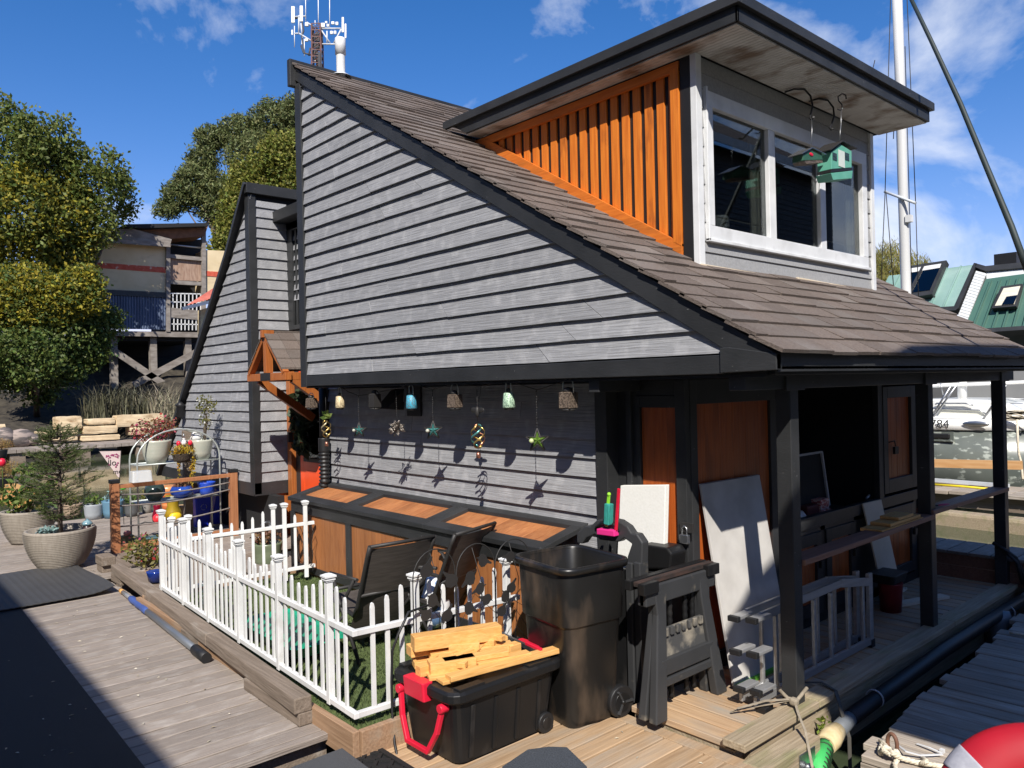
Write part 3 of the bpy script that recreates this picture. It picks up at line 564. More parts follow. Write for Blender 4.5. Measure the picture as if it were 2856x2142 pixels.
# canopy over the entry
CY = 4.08; cp = lambda p: on(p[0], p[1], 1, CY)
ap, el, er = cp(zE(262, 132)), cp(zE(150, 410)), cp(zE(405, 425)); cx = (el.x + er.x)/2; ap.x = cx; hw = (er.x - el.x)/2; ez = (el.z + er.z)/2; dep = DY - CY
can = MB()
for sgn in (-1, 1):
    e = Vector((cx + sgn*hw, CY, ez)); k = 4; t = Vector((cx, CY, ap.z))
    for i in range(k):
        p0 = e.lerp(t, i/k) + Vector((0, 0, .012)); p1 = e.lerp(t, (i + 1.12)/k)
        y = CY - .03
        while y < DY - .02:
            y1 = min(y + rnd(.17, .24), DY - .02)
            can.loft([[Vector((p0.x, y + .002, p0.z)), Vector((p0.x, y1 - .002, p0.z)), Vector((p1.x, y1 - .002, p1.z)), Vector((p1.x, y + .002, p1.z))],
                      [Vector((p0.x, y + .002, p0.z + .025)), Vector((p0.x, y1 - .002, p0.z + .025)), Vector((p1.x, y1 - .002, p1.z + .02)), Vector((p1.x, y + .002, p1.z + .02))]]); y = y1
canopy = H('entry_canopy', can, m_shingle)
b = MB(); b.bar((cx - hw - .01, CY + .02, ez - .03), (cx, CY + .02, ap.z - .03), .05, .075, (0, 1, 0)); b.bar((cx + hw + .01, CY + .02, ez - .03), (cx, CY + .02, ap.z - .03), .05, .075, (0, 1, 0))
b.bar((cx - hw - .06, CY + .03, ez - .07), (cx + hw + .06, CY + .03, ez - .07), .08, .09); b.bar((cx, CY + .03, ez - .02), (cx, CY + .03, ap.z - .06), .08, .09, (0, 1, 0))
for s in (-1, 1): b.bar((cx + s*hw*.97, CY + .05, ez - .07), (cx + s*hw*.97, DY - .05, ez - .07), .08, .09); b.bar((cx + s*hw*.97, CY + .12, ez - .1), (cx + s*hw*.97, DY - .08, ez - .62), .075, .10)
b.bar((cx, CY - .05, ap.z - .01), (cx, CY + .1, ap.z - .01), .07, .09); H('canopy_frame', b, m_canopy, .004, canopy)
b = MB(); b.box(cx - .14, cx + .14, CY - .014, CY - .008, ez - .11, ez - .02); b.box(cx - .03, cx + .03, CY - .014, CY - .008, ez - .02, ez + .12); H('canopy_bracket', b, m_iron, parent=canopy)
b = MB(); b.box(-10.7, -8.2, 4.9, 5.6, -.3, .28); b.box(WX - .2, WX + .0, WY + .3, WY + .6, -.4, .62); H('entry_step', b, m_canopy)
# pipes on the front: black ribbed downspout
b = MB(); q = on(*zE(705, 980), 1, YL - .12); q2 = on(*zE(690, 1265), 1, YL - .12); pts = []; rr = []
for i in range(60):
    t = i/59; pts.append((q.x + (q2.x - q.x)*max(0, t - .75)*3, q.y, q.z + .1 + (q2.z - q.z - .2)*t)); rr.append(.062 if (i % 4) < 2 or t < .25 else .047)
b.tube(pts, rr, 12); b.tube([(q.x, q.y, q.z + .05), (q.x, q.y, 2.06)], .045, 10); H('ribbed_downspout', b, m_black)
# exhaust hood and dark panel on the lower wall
b = MB(); a = on(*R5(300, 870), 1, 4.2); b.prism([(a.x - .11, 4.33, a.z - .2), (a.x - .11, 4.33, a.z + .02), (a.x - .11, 4.12, a.z - .18)], (.22, 0, 0)); H('exhaust_hood', b, m_trim, .004)
b = MB(); a = on(*R5(480, 930), 1, 4.3); b.box(a.x - .13, a.x + .1, 4.285, 4.31, a.z - .16, a.z + .2); H('dark_vent_panel', b, m_black, .003)
# ================================================================ GARDEN PLOT
TZ = .06
b = MB(); n = 1
b.box(-7.9, -3.97, 2.29, 3.92, -.08, TZ); struct(b.build('turf_base', m_turf))
# turf blades
rng = np.random.default_rng(3); n = 26000
P = np.stack([rng.uniform(-7.85, -3.98, n), rng.uniform(2.3, 3.9, n), np.full(n, TZ)], 1)
a = rng.uniform(0, 6.28, n); d = np.stack([np.cos(a), np.sin(a), np.zeros(n)], 1)*.004
t = rng.normal(0, .010, (n, 3)); t[:, 2] = rng.uniform(.014, .03, n)
V = np.stack([P - d, P + d, P + t], 1).reshape(-1, 3)
me = bpy.data.meshes.new('artificial_grass'); me.vertices.add(3*n); me.vertices.foreach_set('co', V.ravel()); me.loops.add(3*n); me.loops.foreach_set('vertex_index', np.arange(3*n)); me.polygons.add(n); me.polygons.foreach_set('loop_start', np.arange(0, 3*n, 3)); me.update(calc_edges=True); me.materials.append(m_turf)
o = bpy.data.objects.new('artificial_grass', me); scene.collection.objects.link(o); stuff(o); tag(o, 'green artificial grass inside the picket fence', 'grass')
pf = thing('garden_edging', 'low brown timber frame around the fenced patch of artificial grass', 'garden frame', (-6, 3, 0))
for p, q in (((-8.0, 2.245, .01), (-3.93, 2.245, .01)), ((-3.93, 2.27, .01), (-3.93, 3.92, .01)), ((-7.95, 2.27, .03), (-7.95, 3.92, .03)), ((-7.95, 3.90, .06), (-3.95, 3.90, .06))):
    b = MB(); b.bar(p, q, .045, .17); b.build('timber', m_garden, pf, bevel=.004)
# storage bench
bench = thing('storage_bench', 'long storage bench with charcoal frame and warm brown boards under the lanterns', 'storage bench', (-6, 4.1, .1))
BX0, BX1, BF, BB = -8.05, -4.02, 3.84, 4.31; zf, zb = .845, .955
lid = lambda x, t: Vector((x, BF + (BB - BF)*t, zf + (zb - zf)*t))
cuts = [BX0, -6.85, -5.48, BX1]
for i in range(3):
    x0, x1 = cuts[i] + .002, cuts[i+1] - .002; th = Vector((0, 0, .035)); ld = MB(); fw = .10
    def slab(m, xa, xb, ta, tb, dz=0, h=.04):
        pa = [lid(xa, ta), lid(xb, ta), lid(xb, tb), lid(xa, tb)]; m.loft([[p + Vector((0, 0, dz)) for p in pa], [p + Vector((0, 0, dz + h)) for p in pa]])
    slab(ld, x0, x1, -.06, .17); slab(ld, x0, x1, .83, 1); slab(ld, x0, x0 + fw, .17, .83); slab(ld, x1 - fw, x1, .17, .83)
    l_ = ld.build('lid', m_trim, bench, bevel=.004)
    pm = MB(); nb = 9
    for k in range(nb):
        xa = x0 + fw + (x1 - x0 - 2*fw)*k/nb; xb = x0 + fw + (x1 - x0 - 2*fw)*(k + 1)/nb; slab(pm, xa + .0015, xb - .0015, .17, .83, -.012, .02)
    pm.build('lid_panel', m_lidwood, l_)
b = MB(); b.box(BX0 + .02, BX1 - .02, BF + .0, BF + .04, .72, .83); b.build('front_rail', m_trim, bench, bevel=.003)
b = MB(); b.box(BX0 + .02, BX1 - .02, BF + .005, BF + .04, .10, .17); b.build('base_rail', m_trim, bench, bevel=.003)
for x in (BX0 + .05, -6.80, -5.48, BX1 - .06): b = MB(); b.box(x - .045, x + .045, BF - .004, BF + .04, .10, .72); b.build('front_stile', m_trim, bench, bevel=.003)
b = MB(); x = BX0 + .03
while x < BX1 - .05:
    x2 = x + rnd(.075, .10); b.box(x + .001, min(x2, BX1 - .03) - .001, BF + .018, BF + .035, .15, .74); x = x2
b.build('front_panel', m_boxwood, bench)
b = MB(); b.box(BX0 + .02, BX0 + .05, BF + .03, BB, .08, .82); b.build('end_panel', m_trim, bench)
# ---------------------------------------------------------------- picket fences
def picket(b, p, h0, h1, wd, th, tv, nv):
    """flat picket with a rounded tip"""
    p = Vector((p[0], p[1], 0)); pts = [(-wd/2, h0), (wd/2, h0), (wd/2, h1 - .03), (wd/2*.6, h1 - .006), (0, h1), (-wd/2*.6, h1 - .006), (-wd/2, h1 - .03)]
    poly = [p + tv*s + Vector((0, 0, z)) for s, z in pts]; b.prism([q - nv*(th/2) for q in poly], nv*th)
SC = [0, .01, .055, .085, .085, .055, .01]
def fence(name, label, p0, p1, zt0, zt1, zb0, zb1, posts, ext0=0.0, hp=.222, low=0.0, grp='white picket fence runs'):
    """posts: distances from p0; pickets fill the bays between them"""
    p0 = Vector((*p0, 0)); p1 = Vector((*p1, 0)); tv = (p1 - p0).normalized(); nv = Vector((-tv.y, tv.x, 0)); Ln = (p1 - p0).length
    t = thing(name, label, 'fence', (p0 + p1)/2, grp)
    zt = lambda s: zt0 + (zt1 - zt0)*s/Ln; zb_ = lambda s: zb0 + (zb1 - zb0)*s/Ln
    for f in (zt, zb_):
        b = MB(); b.bar(p0 - tv*.02 + Vector((0, 0, f(0) - .022)), p1 + tv*.02 + Vector((0, 0, f(Ln) - .022)), .036, .034); b.build('rail', m_white, t, bevel=.003)
    for s in posts:
        q = p0 + tv*s; b = MB(); z1 = zt(s) + hp; z0 = zb_(s) - .05 - low
        b.bar(q + Vector((0, 0, z0)), q + Vector((0, 0, z1)), .041, .041, tv); po = b.build('post', m_white, t, bevel=.003)
        b = MB()
        for hw, za, zc in ((.027, 0, .010), (.033, .010, .018), (.028, .018, .027), (.038, .027, .040)): b.bar(q + Vector((0, 0, z1 + za)), q + Vector((0, 0, z1 + zc)), hw*2, hw*2, tv)
        b.loft([[q + tv*i*.034 + nv*j*.034 + Vector((0, 0, z1 + .040)) for i, j in ((-1, -1), (1, -1), (1, 1), (-1, 1))], [q + tv*i*.012 + nv*j*.012 + Vector((0, 0, z1 + .050)) for i, j in ((-1, -1), (1, -1), (1, 1), (-1, 1))]]); b.build('post_cap', m_white, po, bevel=.0015, seg=1)
    ss = sorted(posts); pitch = .104
    marks = []
    for i in range(len(ss) - 1):
        m_ = max(1, round((ss[i+1] - ss[i])/.104))
        for k in range(1, m_): marks.append((ss[i] + (ss[i+1] - ss[i])*k/m_, max(1, min(6, round(k*7/m_)))))
    k = 1
    while ss[-1] + pitch*k < Ln - .01: marks.append((ss[-1] + pitch*k, k)); k += 1
    k = 1
    while ss[0] - pitch*k > .02: marks.append((ss[0] - pitch*k, 7 - k)); k += 1
    for s, k in marks:
        b = MB(); picket(b, p0 + tv*s, zb_(s) - .03, zt(s) + hp - .002 - SC[k % 7], .027, .014, tv, nv); b.build('picket', m_white, t)
fence('picket_fence', 'long white picket fence along the walkway edge', (-7.90, 2.43), (-4.03, 2.30), .655, .645, .20, .165, [.03, .70, 1.37, 2.06, 2.80, 3.56])
fence('picket_fence', 'short white picket fence beside the black tote and bin', (-4.03, 2.31), (-4.06, 3.60), .645, .59, .165, .13, [.43, 1.20], low=.05)
fence('picket_fence', 'white picket fence at the far end ending beside the storage bench', (-7.90, 2.46), (-7.46, 3.80), .62, .685, .145, .24, [.07, .22, 1.02, 1.13, 1.34], hp=.17, low=.08)
# garden chairs with sling fabric
def chair(nm, label, c, rz):
    t = thing(nm, label, 'garden chair', (0, 0, 0), 'sling garden chairs')
    for s in (-1, 1):
        b = MB(); b.tube([(s*.27, .46, .88), (s*.27, .42, .80), (s*.27, .26, .42), (s*.27, .20, .34), (s*.27, -.28, .42), (s*.27, -.34, .40)], .016, 8); b.build('side_rail', m_iron, t)
        b = MB(); b.tube([(s*.29, .30, .02), (s*.29, .05, .36), (s*.29, -.08, .58), (s*.29, -.12, .60), (s*.29, .30, .62)], .013, 8); b.build('arm', m_iron, t)
        b = MB(); b.tube([(s*.29, -.30, .02), (s*.29, .0, .33), (s*.29, .26, .62)], .013, 8); b.build('leg', m_iron, t)
    b = MB(); rg = []
    for y, z in ((.455, .87), (.41, .79), (.29, .52), (.15, .28), (.03, .12)): rg.append([Vector((x*.265, y + .03*(1 - x*x), z - .01)) for x in (-1, -.5, 0, .5, 1)])
    b.loft(rg, False, True, closed=False); b.build('backrest', m_sling, t)
    b = MB(); rg = []
    for y, z in ((.17, .34), (.0, .36), (-.28, .41)): rg.append([Vector((x*.265, y, z - .025*(1 - x*x))) for x in (-1, -.5, 0, .5, 1)])
    b.loft(rg, False, True, closed=False); b.build('seat', m_sling, t)
    for y, z in ((.46, .875), (.30, .50), (-.33, .41)): b = MB(); b.tube([(-.27, y, z), (.27, y, z)], .014, 8); b.build('crossbar', m_iron, t)
    t.location = c; t.rotation_euler = (0, 0, rz); return t
# placed so that the backs face the camera side
ch = chair('garden_chair', 'brown sling garden chair nearest the picket fence corner', (-5.2, 3.14, TZ), R(-92))
ch2 = copy_tree(ch, (-5.05, 3.56, TZ + .03), R(-73), 'brown sling garden chair behind, close to the bench', 'sling garden chairs')
m_cush = M('blue_white_cushion', (.72, .74, .76), (.12, .22, .42), .9, (14, 14, 3), .48, .54)
b = MB(); b.sphere((-5.0, 3.55, .36), .17, .13, .20, 14, 10); tag(b.build('cushion', m_cush), 'blue and white striped cushion between the garden chairs', 'cushion')
m_greenp = M('green_plastic', (.01, .23, .13), (.015, .30, .17), .35, (5, 5, 5))
gc = on(628, 1352, 1, 2.68); gx, gy = gc.x, 2.68
gt = thing('garden_cart', 'green plastic garden cart behind the picket fence', 'garden cart', (gx, gy, TZ))
b = MB(); b.loft([b.rrect(gx, gy, .78, .30, .06, .10), b.rrect(gx, gy, .96, .42, .06, .21)], False); b.loft([b.rrect(gx, gy, 1.02, .46, .06, .21), b.rrect(gx, gy, .96, .42, .06, .23), b.rrect(gx, gy, .80, .32, .05, .18)], True); b.build('tub', m_greenp, gt)
for x in (gx - .36, gx + .36):
    b = MB(); b.tube([(x, gy - .22, .13), (x, gy - .18, .13)], .07, 14); b.build('wheel', m_black, gt)
b = MB(); b.tube([(gx + .48, gy, .22), (gx + .74, gy + .05, .45)], .012, 6); b.build('handle', m_iron, gt)
# bird trellis: three arched wire panels with flat metal birds
tr = thing('bird_trellis', 'dark wire trellis of three arches with metal birds outside the fence', 'trellis', (-3.86, 3.2, 0))
tp = lambda p: on(*zC(*p), 0, -3.93)
def bird(b, c, s, fl, ang):
    sh = [(-.55, .10), (-.38, .16), (-.30, .30), (-.12, .36), (.06, .28), (.20, .14), (.52, .02), (.50, -.06), (.22, -.06), (.10, -.24), (-.10, -.30), (-.30, -.16), (-.38, .06)]
    ca, sa = math.cos(ang), math.sin(ang)
    b.prism([Vector((c.x, c.y + (x*ca - z*sa)*s*fl, c.z + (x*sa + z*ca)*s)) for x, z in sh], (.004, 0, 0))
arches = [((675, 1330), (935, 670), (1200, 1330)), ((1215, 1330), (1460, 600), (1690, 1330)), ((1690, 1330), (1930, 540), (2130, 1330))]
for l_, t_, r_ in arches:
    a, t, c = tp(l_), tp(t_), tp(r_); w2 = (c.y - a.y)/2; my = (a.y + c.y)/2; hz = t.z - w2*1.05; b = MB()
    pts = [(-3.93, a.y, -.02), (-3.93, a.y, hz)] + [(-3.93, my - w2*math.cos(math.pi*i/14), hz + w2*1.05*math.sin(math.pi*i/14)) for i in range(1, 14)] + [(-3.93, c.y, hz), (-3.93, c.y, -.02)]
    b.tube(pts, .004, 6); b.build('arch_wire', m_iron, tr)
    b = MB()
    for k in range(4): b.tube([(-3.93, a.y, .12 + .13*k), (-3.93, my + rnd(-.05, .05), .22 + .13*k + rnd(-.05, .1)), (-3.93, c.y, .12 + .13*k + rnd(-.05, .05))], .002, 5)
    b.tube([(-3.93, my - .02, .1), (-3.93, my + .05, hz - .1), (-3.93, my - .03, t.z - .02)], .0025, 5); b.build('twig_wire', m_iron, tr)
for (x, y), s, fl, an in (((850, 910), .15, 1, 1.2), ((1540, 820), .13, 1, -.3), ((1360, 1050), .14, -1, -.5), ((1480, 1170), .12, -1, -.2), ((920, 1320), .13, 1, -.6), ((810, 1480), .12, -1, .8), ((1100, 1470), .13, 1, 1.1),
                          ((1370, 1410), .13, 1, -.4), ((1560, 1290), .12, -1, .5), ((1850, 770), .12, -1, .2), ((1890, 1130), .12, 1, 1.0), ((1810, 1270), .12, 1, -.9), ((1120, 1050), .15, -1, .9), ((1770, 1420), .12, 1, .9)):
    b = MB(); bird(b, tp((x, y)) + Vector((.004, 0, 0)), s, fl, an); b.build('metal_bird', m_iron, tr)
# small metal butterfly in front of the bench
bt = thing('metal_butterfly', 'dark wire butterfly ornament standing against the bench end', 'garden ornament', (-7.55, 3.76, TZ))
for s in (-1, 1):
    b = MB(); c0 = Vector((-7.55, 3.76, .40)); pts = [c0 + Vector((s*x, 0, z)) for x, z in ((0, 0), (.05, .14), (.15, .24), (.19, .18), (.13, .04), (.17, -.04), (.14, -.16), (.05, -.18), (0, -.02))]; b.tube(pts, .004, 5); b.tube([pts[0], pts[3]], .003, 5); b.tube([pts[0], pts[6]], .003, 5); b.build('wing', m_iron, bt)
b = MB(); b.tube([(-7.55, 3.76, TZ), (-7.55, 3.76, .52)], .006, 6); b.build('stake', m_iron, bt)
# ================================================================ LANDING: tote, scrap wood, bin, sawhorse ...
ZL = -.06
tote = thing('storage_tote', 'large black wheeled storage tote heaped with scrap lumber', 'storage tote', (-3.68, 2.94, ZL))
tx, ty = -3.68, 2.945
b = MB(); b.loft([b.rrect(tx, ty, .48, .70, .06, ZL + .012), b.rrect(tx, ty, .56, .78, .06, ZL + .37)], True)
for yy in (2.68, 2.85, 3.02, 3.19): b.bar((tx + .245, yy, ZL + .03), (tx + .278, yy, ZL + .34), .03, .012, (1, 0, 0))
b.build('body', m_plastic, tote, bevel=.006)
b = MB(); b.loft([b.rrect(tx, ty, .60, .84, .08, ZL + .37), b.rrect(tx, ty, .635, .875, .09, ZL + .385), b.rrect(tx, ty, .635, .875, .09, ZL + .425), b.rrect(tx, ty, .60, .84, .08, ZL + .44), b.rrect(tx, ty, .50, .74, .06, ZL + .44), b.rrect(tx, ty, .48, .72, .05, ZL + .41)], True, False)
for sx in (-1, 1):
    for yy in (2.66, 3.18): b.box(tx + sx*.27 - .03, tx + sx*.27 + .03, yy - .09, yy + .09, ZL + .435, ZL + .452)
b.build('lid', m_plastic, tote, bevel=.004)
def uhandle(parent, y, s):
    b = MB(); x0, x1 = tx - .21, tx + .20; yy = y - s*.03
    pts = [(x0, yy, ZL + .34), (x0 + .04, yy - s*.02, ZL + .20), (x0 + .11, yy - s*.035, ZL + .08), (x1 - .10, yy - s*.035, ZL + .08), (x1 - .03, yy - s*.02, ZL + .20), (x1, yy, ZL + .34)]
    for i in range(5): b.bar(pts[i], pts[i+1], .025, .028, (0, 1, 0), .008)
    for p in (pts[0], pts[-1]): b.tube([(p[0], p[1] - s*.025, p[2]), (p[0], p[1] + s*.03, p[2])], .026, 12)
    b.build('pull_handle', m_red, parent, bevel=.004)
uhandle(tote, ty - .39, 1)
b = MB(); b.loft([b.rrect(tx - .02, ty - .43, .20, .06, .012, ZL + .345), b.rrect(tx - .02, ty - .43, .20, .075, .012, ZL + .45)]); b.build('latch', m_red, tote, bevel=.004)
b = MB(); b.loft([b.rrect(tx - .02, ty + .43, .20, .06, .012, ZL + .345), b.rrect(tx - .02, ty + .43, .20, .075, .012, ZL + .45)]); b.build('latch', m_red, tote, bevel=.004)
for sx in (-1, 1):
    b = MB(); b.tube([(tx + sx*.22, ty + .30, ZL + .062), (tx + sx*.272, ty + .30, ZL + .062)], .062, 18); wh = b.build('wheel', m_black, tote, bevel=.006); b = MB(); b.tube([(tx + sx*.26, ty + .30, ZL + .062), (tx + sx*.277, ty + .30, ZL + .062)], .035, 14); b.build('wheel_hub', m_plastic, wh)
# scrap lumber: lengths of sawn wood, long ways roughly along the tote
G_ = 'scrap lumber on the black tote'
zt = ZL + .445
def stick(label, p, q, wd, ht, roll=0.0):
    b = MB(); b.bar(p, q, wd, ht); tag(b.build('lumber_piece', m_cut, bevel=.002, seg=1), label, 'lumber', G_)
T3 = lambda x, y, z: on(*zT(x, y), 2, z)
for lab, (xa, ya), (xb, yb), z, wd, ht in (
    ('thickest long timber lying on top of the lumber heap', (925, 190), (1815, 60), zt + .150, .095, .085),
    ('second timber directly under the top one at the heap left end', (885, 270), (1500, 160), zt + .085, .095, .06),
    ('short block in the middle of the heap with a pencilled end', (1290, 225), (1605, 200), zt + .10, .09, .045),
    ('long narrow piece across the middle of the heap', (1100, 320), (1945, 215), zt + .06, .085, .045),
    ('chunky offcut with stamped end grain at the heap front', (1090, 440), (1560, 375), zt + .05, .10, .07),
    ('flat piece above the stamped offcut pointing right', (1240, 385), (1895, 280), zt + .07, .07, .03),
    ('thin strip at the front edge reaching past the tote', (1290, 550), (2560, 215), zt + .03, .07, .03),
    ('thin splintered strip at the right of the heap', (1580, 400), (2120, 285), zt + .045, .07, .016),
    ('short stub lying across the rear of the heap', (1545, 85), (1860, 140), zt + .125, .05, .03),
    ('small flat offcut below the rear stub', (1520, 150), (1780, 175), zt + .10, .07, .035),
    ('low piece under the heap at the left corner', (930, 400), (1450, 330), zt + .015, .10, .04),
    ('flat board under the stamped offcut', (1080, 535), (1500, 480), zt + .012, .10, .02),
    ('tapered scrap at the front corner of the lid', (1200, 585), (1420, 530), zt + .01, .09, .02),
    ('small block standing under the long narrow piece', (980, 480), (1120, 440), zt + .03, .06, .06),
    ('stub with dark end near the grey bar', (1900, 270), (2010, 235), zt + .04, .06, .07)):
    stick(lab, T3(xa, ya, z), T3(xb, yb, z), wd, ht)
random.seed(21)
for k in range(9):
    a = Vector((tx + rnd(-.17, .2), ty + rnd(-.30, .05), zt + rnd(.012, .06))); an = R(rnd(65, 125)); ln = rnd(.16, .42); stick(['thin split scrap', 'narrow pale scrap', 'short square scrap', 'long slim scrap', 'broken scrap', 'small wedge scrap', 'knotty scrap', 'planed scrap', 'rough sawn scrap'][k] + ' lying low in the lumber heap on the tote', a, a + Vector((math.cos(an)*ln, math.sin(an)*ln, rnd(-.01, .03))), rnd(.03, .075), rnd(.015, .04))
cb = thing('clamp_bar', 'dirty grey clamp bar with red grip on the tote', 'clamp', T3(2000, 160, zt))
b = MB(); b.bar(T3(1830, 95, zt + .03), T3(2250, 300, zt + .03), .02, .025); b.build('bar', m_steel, cb)
b = MB(); b.bar(T3(2090, 190, zt + .05), T3(2250, 260, zt + .05), .02, .02); b.build('grip', m_red, cb, bevel=.004)
# rolling bin
bn = thing('rolling_bin', 'tall open black wheeled bin with scuffed plastic', 'bin', (-3.5, 3.6, ZL))
bc, ba = Vector((-3.51, 3.585, 0)), R(-8)
rot = Matrix.Translation(bc) @ Matrix.Rotation(ba, 4, 'Z')
b = MB(); rr = lambda w_, d_, r_, z_: b.rrect(0, 0, w_, d_, r_, z_, 6)
b.loft([rr(.42, .36, .06, ZL), rr(.44, .39, .07, ZL + .05), rr(.50, .455, .08, ZL + .62), rr(.53, .49, .09, ZL + .635), rr(.56, .52, .10, ZL + .98), rr(.545, .505, .09, ZL + .98), rr(.47, .43, .08, ZL + .55), rr(.41, .36, .06, ZL + .06)], True, True); b.xf(rot); b.build('body', m_binpl, bn, bevel=.006)
b = MB(); b.loft([rr(.55, .51, .10, ZL + .955), rr(.60, .56, .11, ZL + .96), rr(.605, .565, .11, ZL + .985), rr(.59, .55, .10, ZL + 1.0), rr(.55, .51, .09, ZL + 1.0), rr(.545, .505, .09, ZL + .98)], False, True); b.xf(rot); b.build('rim', m_binpl, bn)
for sx in (-1, 1):
    b = MB(); b.tube([(sx*.20, .19, ZL + .10), (sx*.255, .19, ZL + .10)], .10, 20); b.xf(rot); wv = b.build('wheel', m_black, bn, bevel=.008)
    b = MB(); b.tube([(sx*.245, .19, ZL + .10), (sx*.262, .19, ZL + .10)], .06, 16); b.sphere((sx*.262, .19, ZL + .10), .016); b.xf(rot); b.build('wheel_hub', m_plastic, wv)
b = MB()
for k in range(3): b.bar((sx*.258, .19, ZL + .10), (sx*.258 + .004, .19 + .08*math.cos(2.1*k), ZL + .10 + .08*math.sin(2.1*k)), .02, .012)
b.xf(rot); b.build('wheel_spoke', m_sawh, wv)
# folding sawhorse (two frames folded together), long side along y
sh = thing('folding_sawhorse', 'folded charcoal plastic sawhorse in front of the pale board', 'sawhorse', (-2.95, 4.05, 0))
for k, dx in enumerate((0.0, -.085)):
    x = -2.95 + dx; lean = -.075 if k == 0 else -.0
    F = lambda y, z: Vector((x + lean*z/.8, y, z))
    b = MB()
    for y0, y1 in ((3.735, 3.84), (4.375, 4.30)):
        b.loft([[F(y0 - .055, 0) + Vector((s, 0, 0)) for s in (-.03, .03)] + [F(y0 + .055, 0) + Vector((s, 0, 0)) for s in (.03, -.03)],
                [F(y1 - .045, .62) + Vector((s, 0, 0)) for s in (-.025, .025)] + [F(y1 + .045, .62) + Vector((s, 0, 0)) for s in (.025, -.025)],
                [F(y1 - .06, .80) + Vector((s, 0, 0)) for s in (-.03, .03)] + [F(y1 + .06, .80) + Vector((s, 0, 0)) for s in (.03, -.03)]])
    b.build('leg_pair', m_sawh, sh, bevel=.008)
    b = MB(); b.bar(F(3.70, .745), F(4.42, .745), .055, .12); b.build('top_beam', m_sawh, sh, bevel=.008)
    b = MB(); b.bar(F(3.79, .30), F(4.33, .30), .05, .10); b.bar(F(3.80, .21), F(4.33, .21), .04, .05); b.build('tray_rail', m_sawh, sh, bevel=.006)
F = lambda y, z: Vector((-2.95 - .075*z/.8, y, z))
b = MB(); b.loft([[F(3.82, .34), F(4.31, .34), F(4.29, .52), F(3.84, .52)], [F(3.82, .34) + Vector((-.02, 0, 0)), F(4.31, .34) + Vector((-.02, 0, 0)), F(4.29, .52) + Vector((-.02, 0, 0)), F(3.84, .52) + Vector((-.02, 0, 0))]])
m_dusty = M('dusty_plastic', (.05, .05, .05), (.26, .23, .18), .8, (9, 9, 9), .45, .65)
for yy in np.arange(3.86, 4.28, .06): b.bar(F(yy, .50) + Vector((.012, 0, 0)), F(yy + .035, .50) + Vector((.012, 0, 0)), .02, .05)
b.build('folding_tray', m_dusty, sh, bevel=.004)
b = MB(); m_dirtywood = M('dirty_wood_strip', (.010, .0095, .0095), (.05, .026, .019), .8, (20, 6, 20))
b.bar(Vector((-3.035, 3.66, .825)), Vector((-3.035, 4.44, .825)), .045, .03); b.build('wood_insert', m_dirtywood, sh, bevel=.003)
b = MB(); b.bar(Vector((-3.10, 3.655, .81)), Vector((-3.10, 4.445, .81)), .05, .06); b.bar(Vector((-2.995, 3.655, .80)), Vector((-2.995, 3.80, .80)), .05, .07); b.bar(Vector((-2.995, 4.32, .80)), Vector((-2.995, 4.445, .80)), .05, .07); b.build('end_clamp', m_plastic, sh, bevel=.005)
for y in (3.92, 4.0, 4.16, 4.24):
    b = MB(); pts = [(-3.05, y, .05 + i*.016) for i in range(40)]; b.tube(pts, [.016 if i % 3 else .020 for i in range(40)], 8); b.build('ribbed_leg', m_plastic, sh)
for y0, y1 in ((3.86, 3.95), (4.04, 4.12), (4.17, 4.26)):
    b = MB(); b.box(-3.006, -2.995, y0, y1, .70, .76); b.build('moulded_panel', m_plastic, sh)
# folding trolley with arched handle, standing upright behind the bin
tb = thing('folding_trolley', 'black folded plastic trolley with arched handle behind the bin', 'trolley', (-3.42, 4.02, ZL))
sp = lambda p: on(*zS(*p), 1, 3.98)
outer = [(215, 790), (215, 690), (300, 615), (350, 620), (420, 555), (520, 535), (640, 560), (730, 620), (775, 690), (830, 700), (890, 790), (880, 1090), (735, 1090)]
inner = [(735, 930), (780, 800), (700, 740), (640, 780), (450, 760), (400, 700), (310, 740), (270, 800)]
b = MB(); po = [sp(p) for p in outer + inner]; b.prism(po, (0, .07, 0)); b.build('arched_frame', m_sawh, tb, bevel=.008)
b = MB(); b.tube([sp((420, 640)), sp((470, 590)), sp((560, 580)), sp((625, 620)), sp((640, 680))], .016, 8); b.build('grip', m_plastic, tb)
for x0, x1 in ((735, 800), (820, 885)):
    b = MB(); a, c = sp((x0, 1060)), sp((x1, 1060)); b.box(a.x, c.x, 3.96, 4.05, ZL, a.z + .05); b.build('side_rail', m_sawh, tb, bevel=.006)
b = MB(); b.box(-3.62, -3.40, 3.99, 4.03, ZL + .02, .80); b.build('back_panel', m_plastic, tb, bevel=.005)
# black tool box on its stand behind
b = MB(); sq = lambda p: on(*zS(*p), 1, 4.20); a, c, e, f = sq((880, 800)), sq((1140, 840)), sq((1190, 905)), sq((1175, 1060)); g = sq((880, 1060))
b.prism([a, c, e, f, g], (0, .17, 0)); o = b.build('tool_box', m_plastic, bevel=.012); tag(o, 'black sloped plastic box behind the trolley handle', 'tool box')
b = MB(); b.box(g.x - .02, f.x - .02, 4.22, 4.36, -.06, g.z - .002); tag(b.build('low_cabinet', m_black, bevel=.01), 'dark cabinet under the black sloped box', 'cabinet')
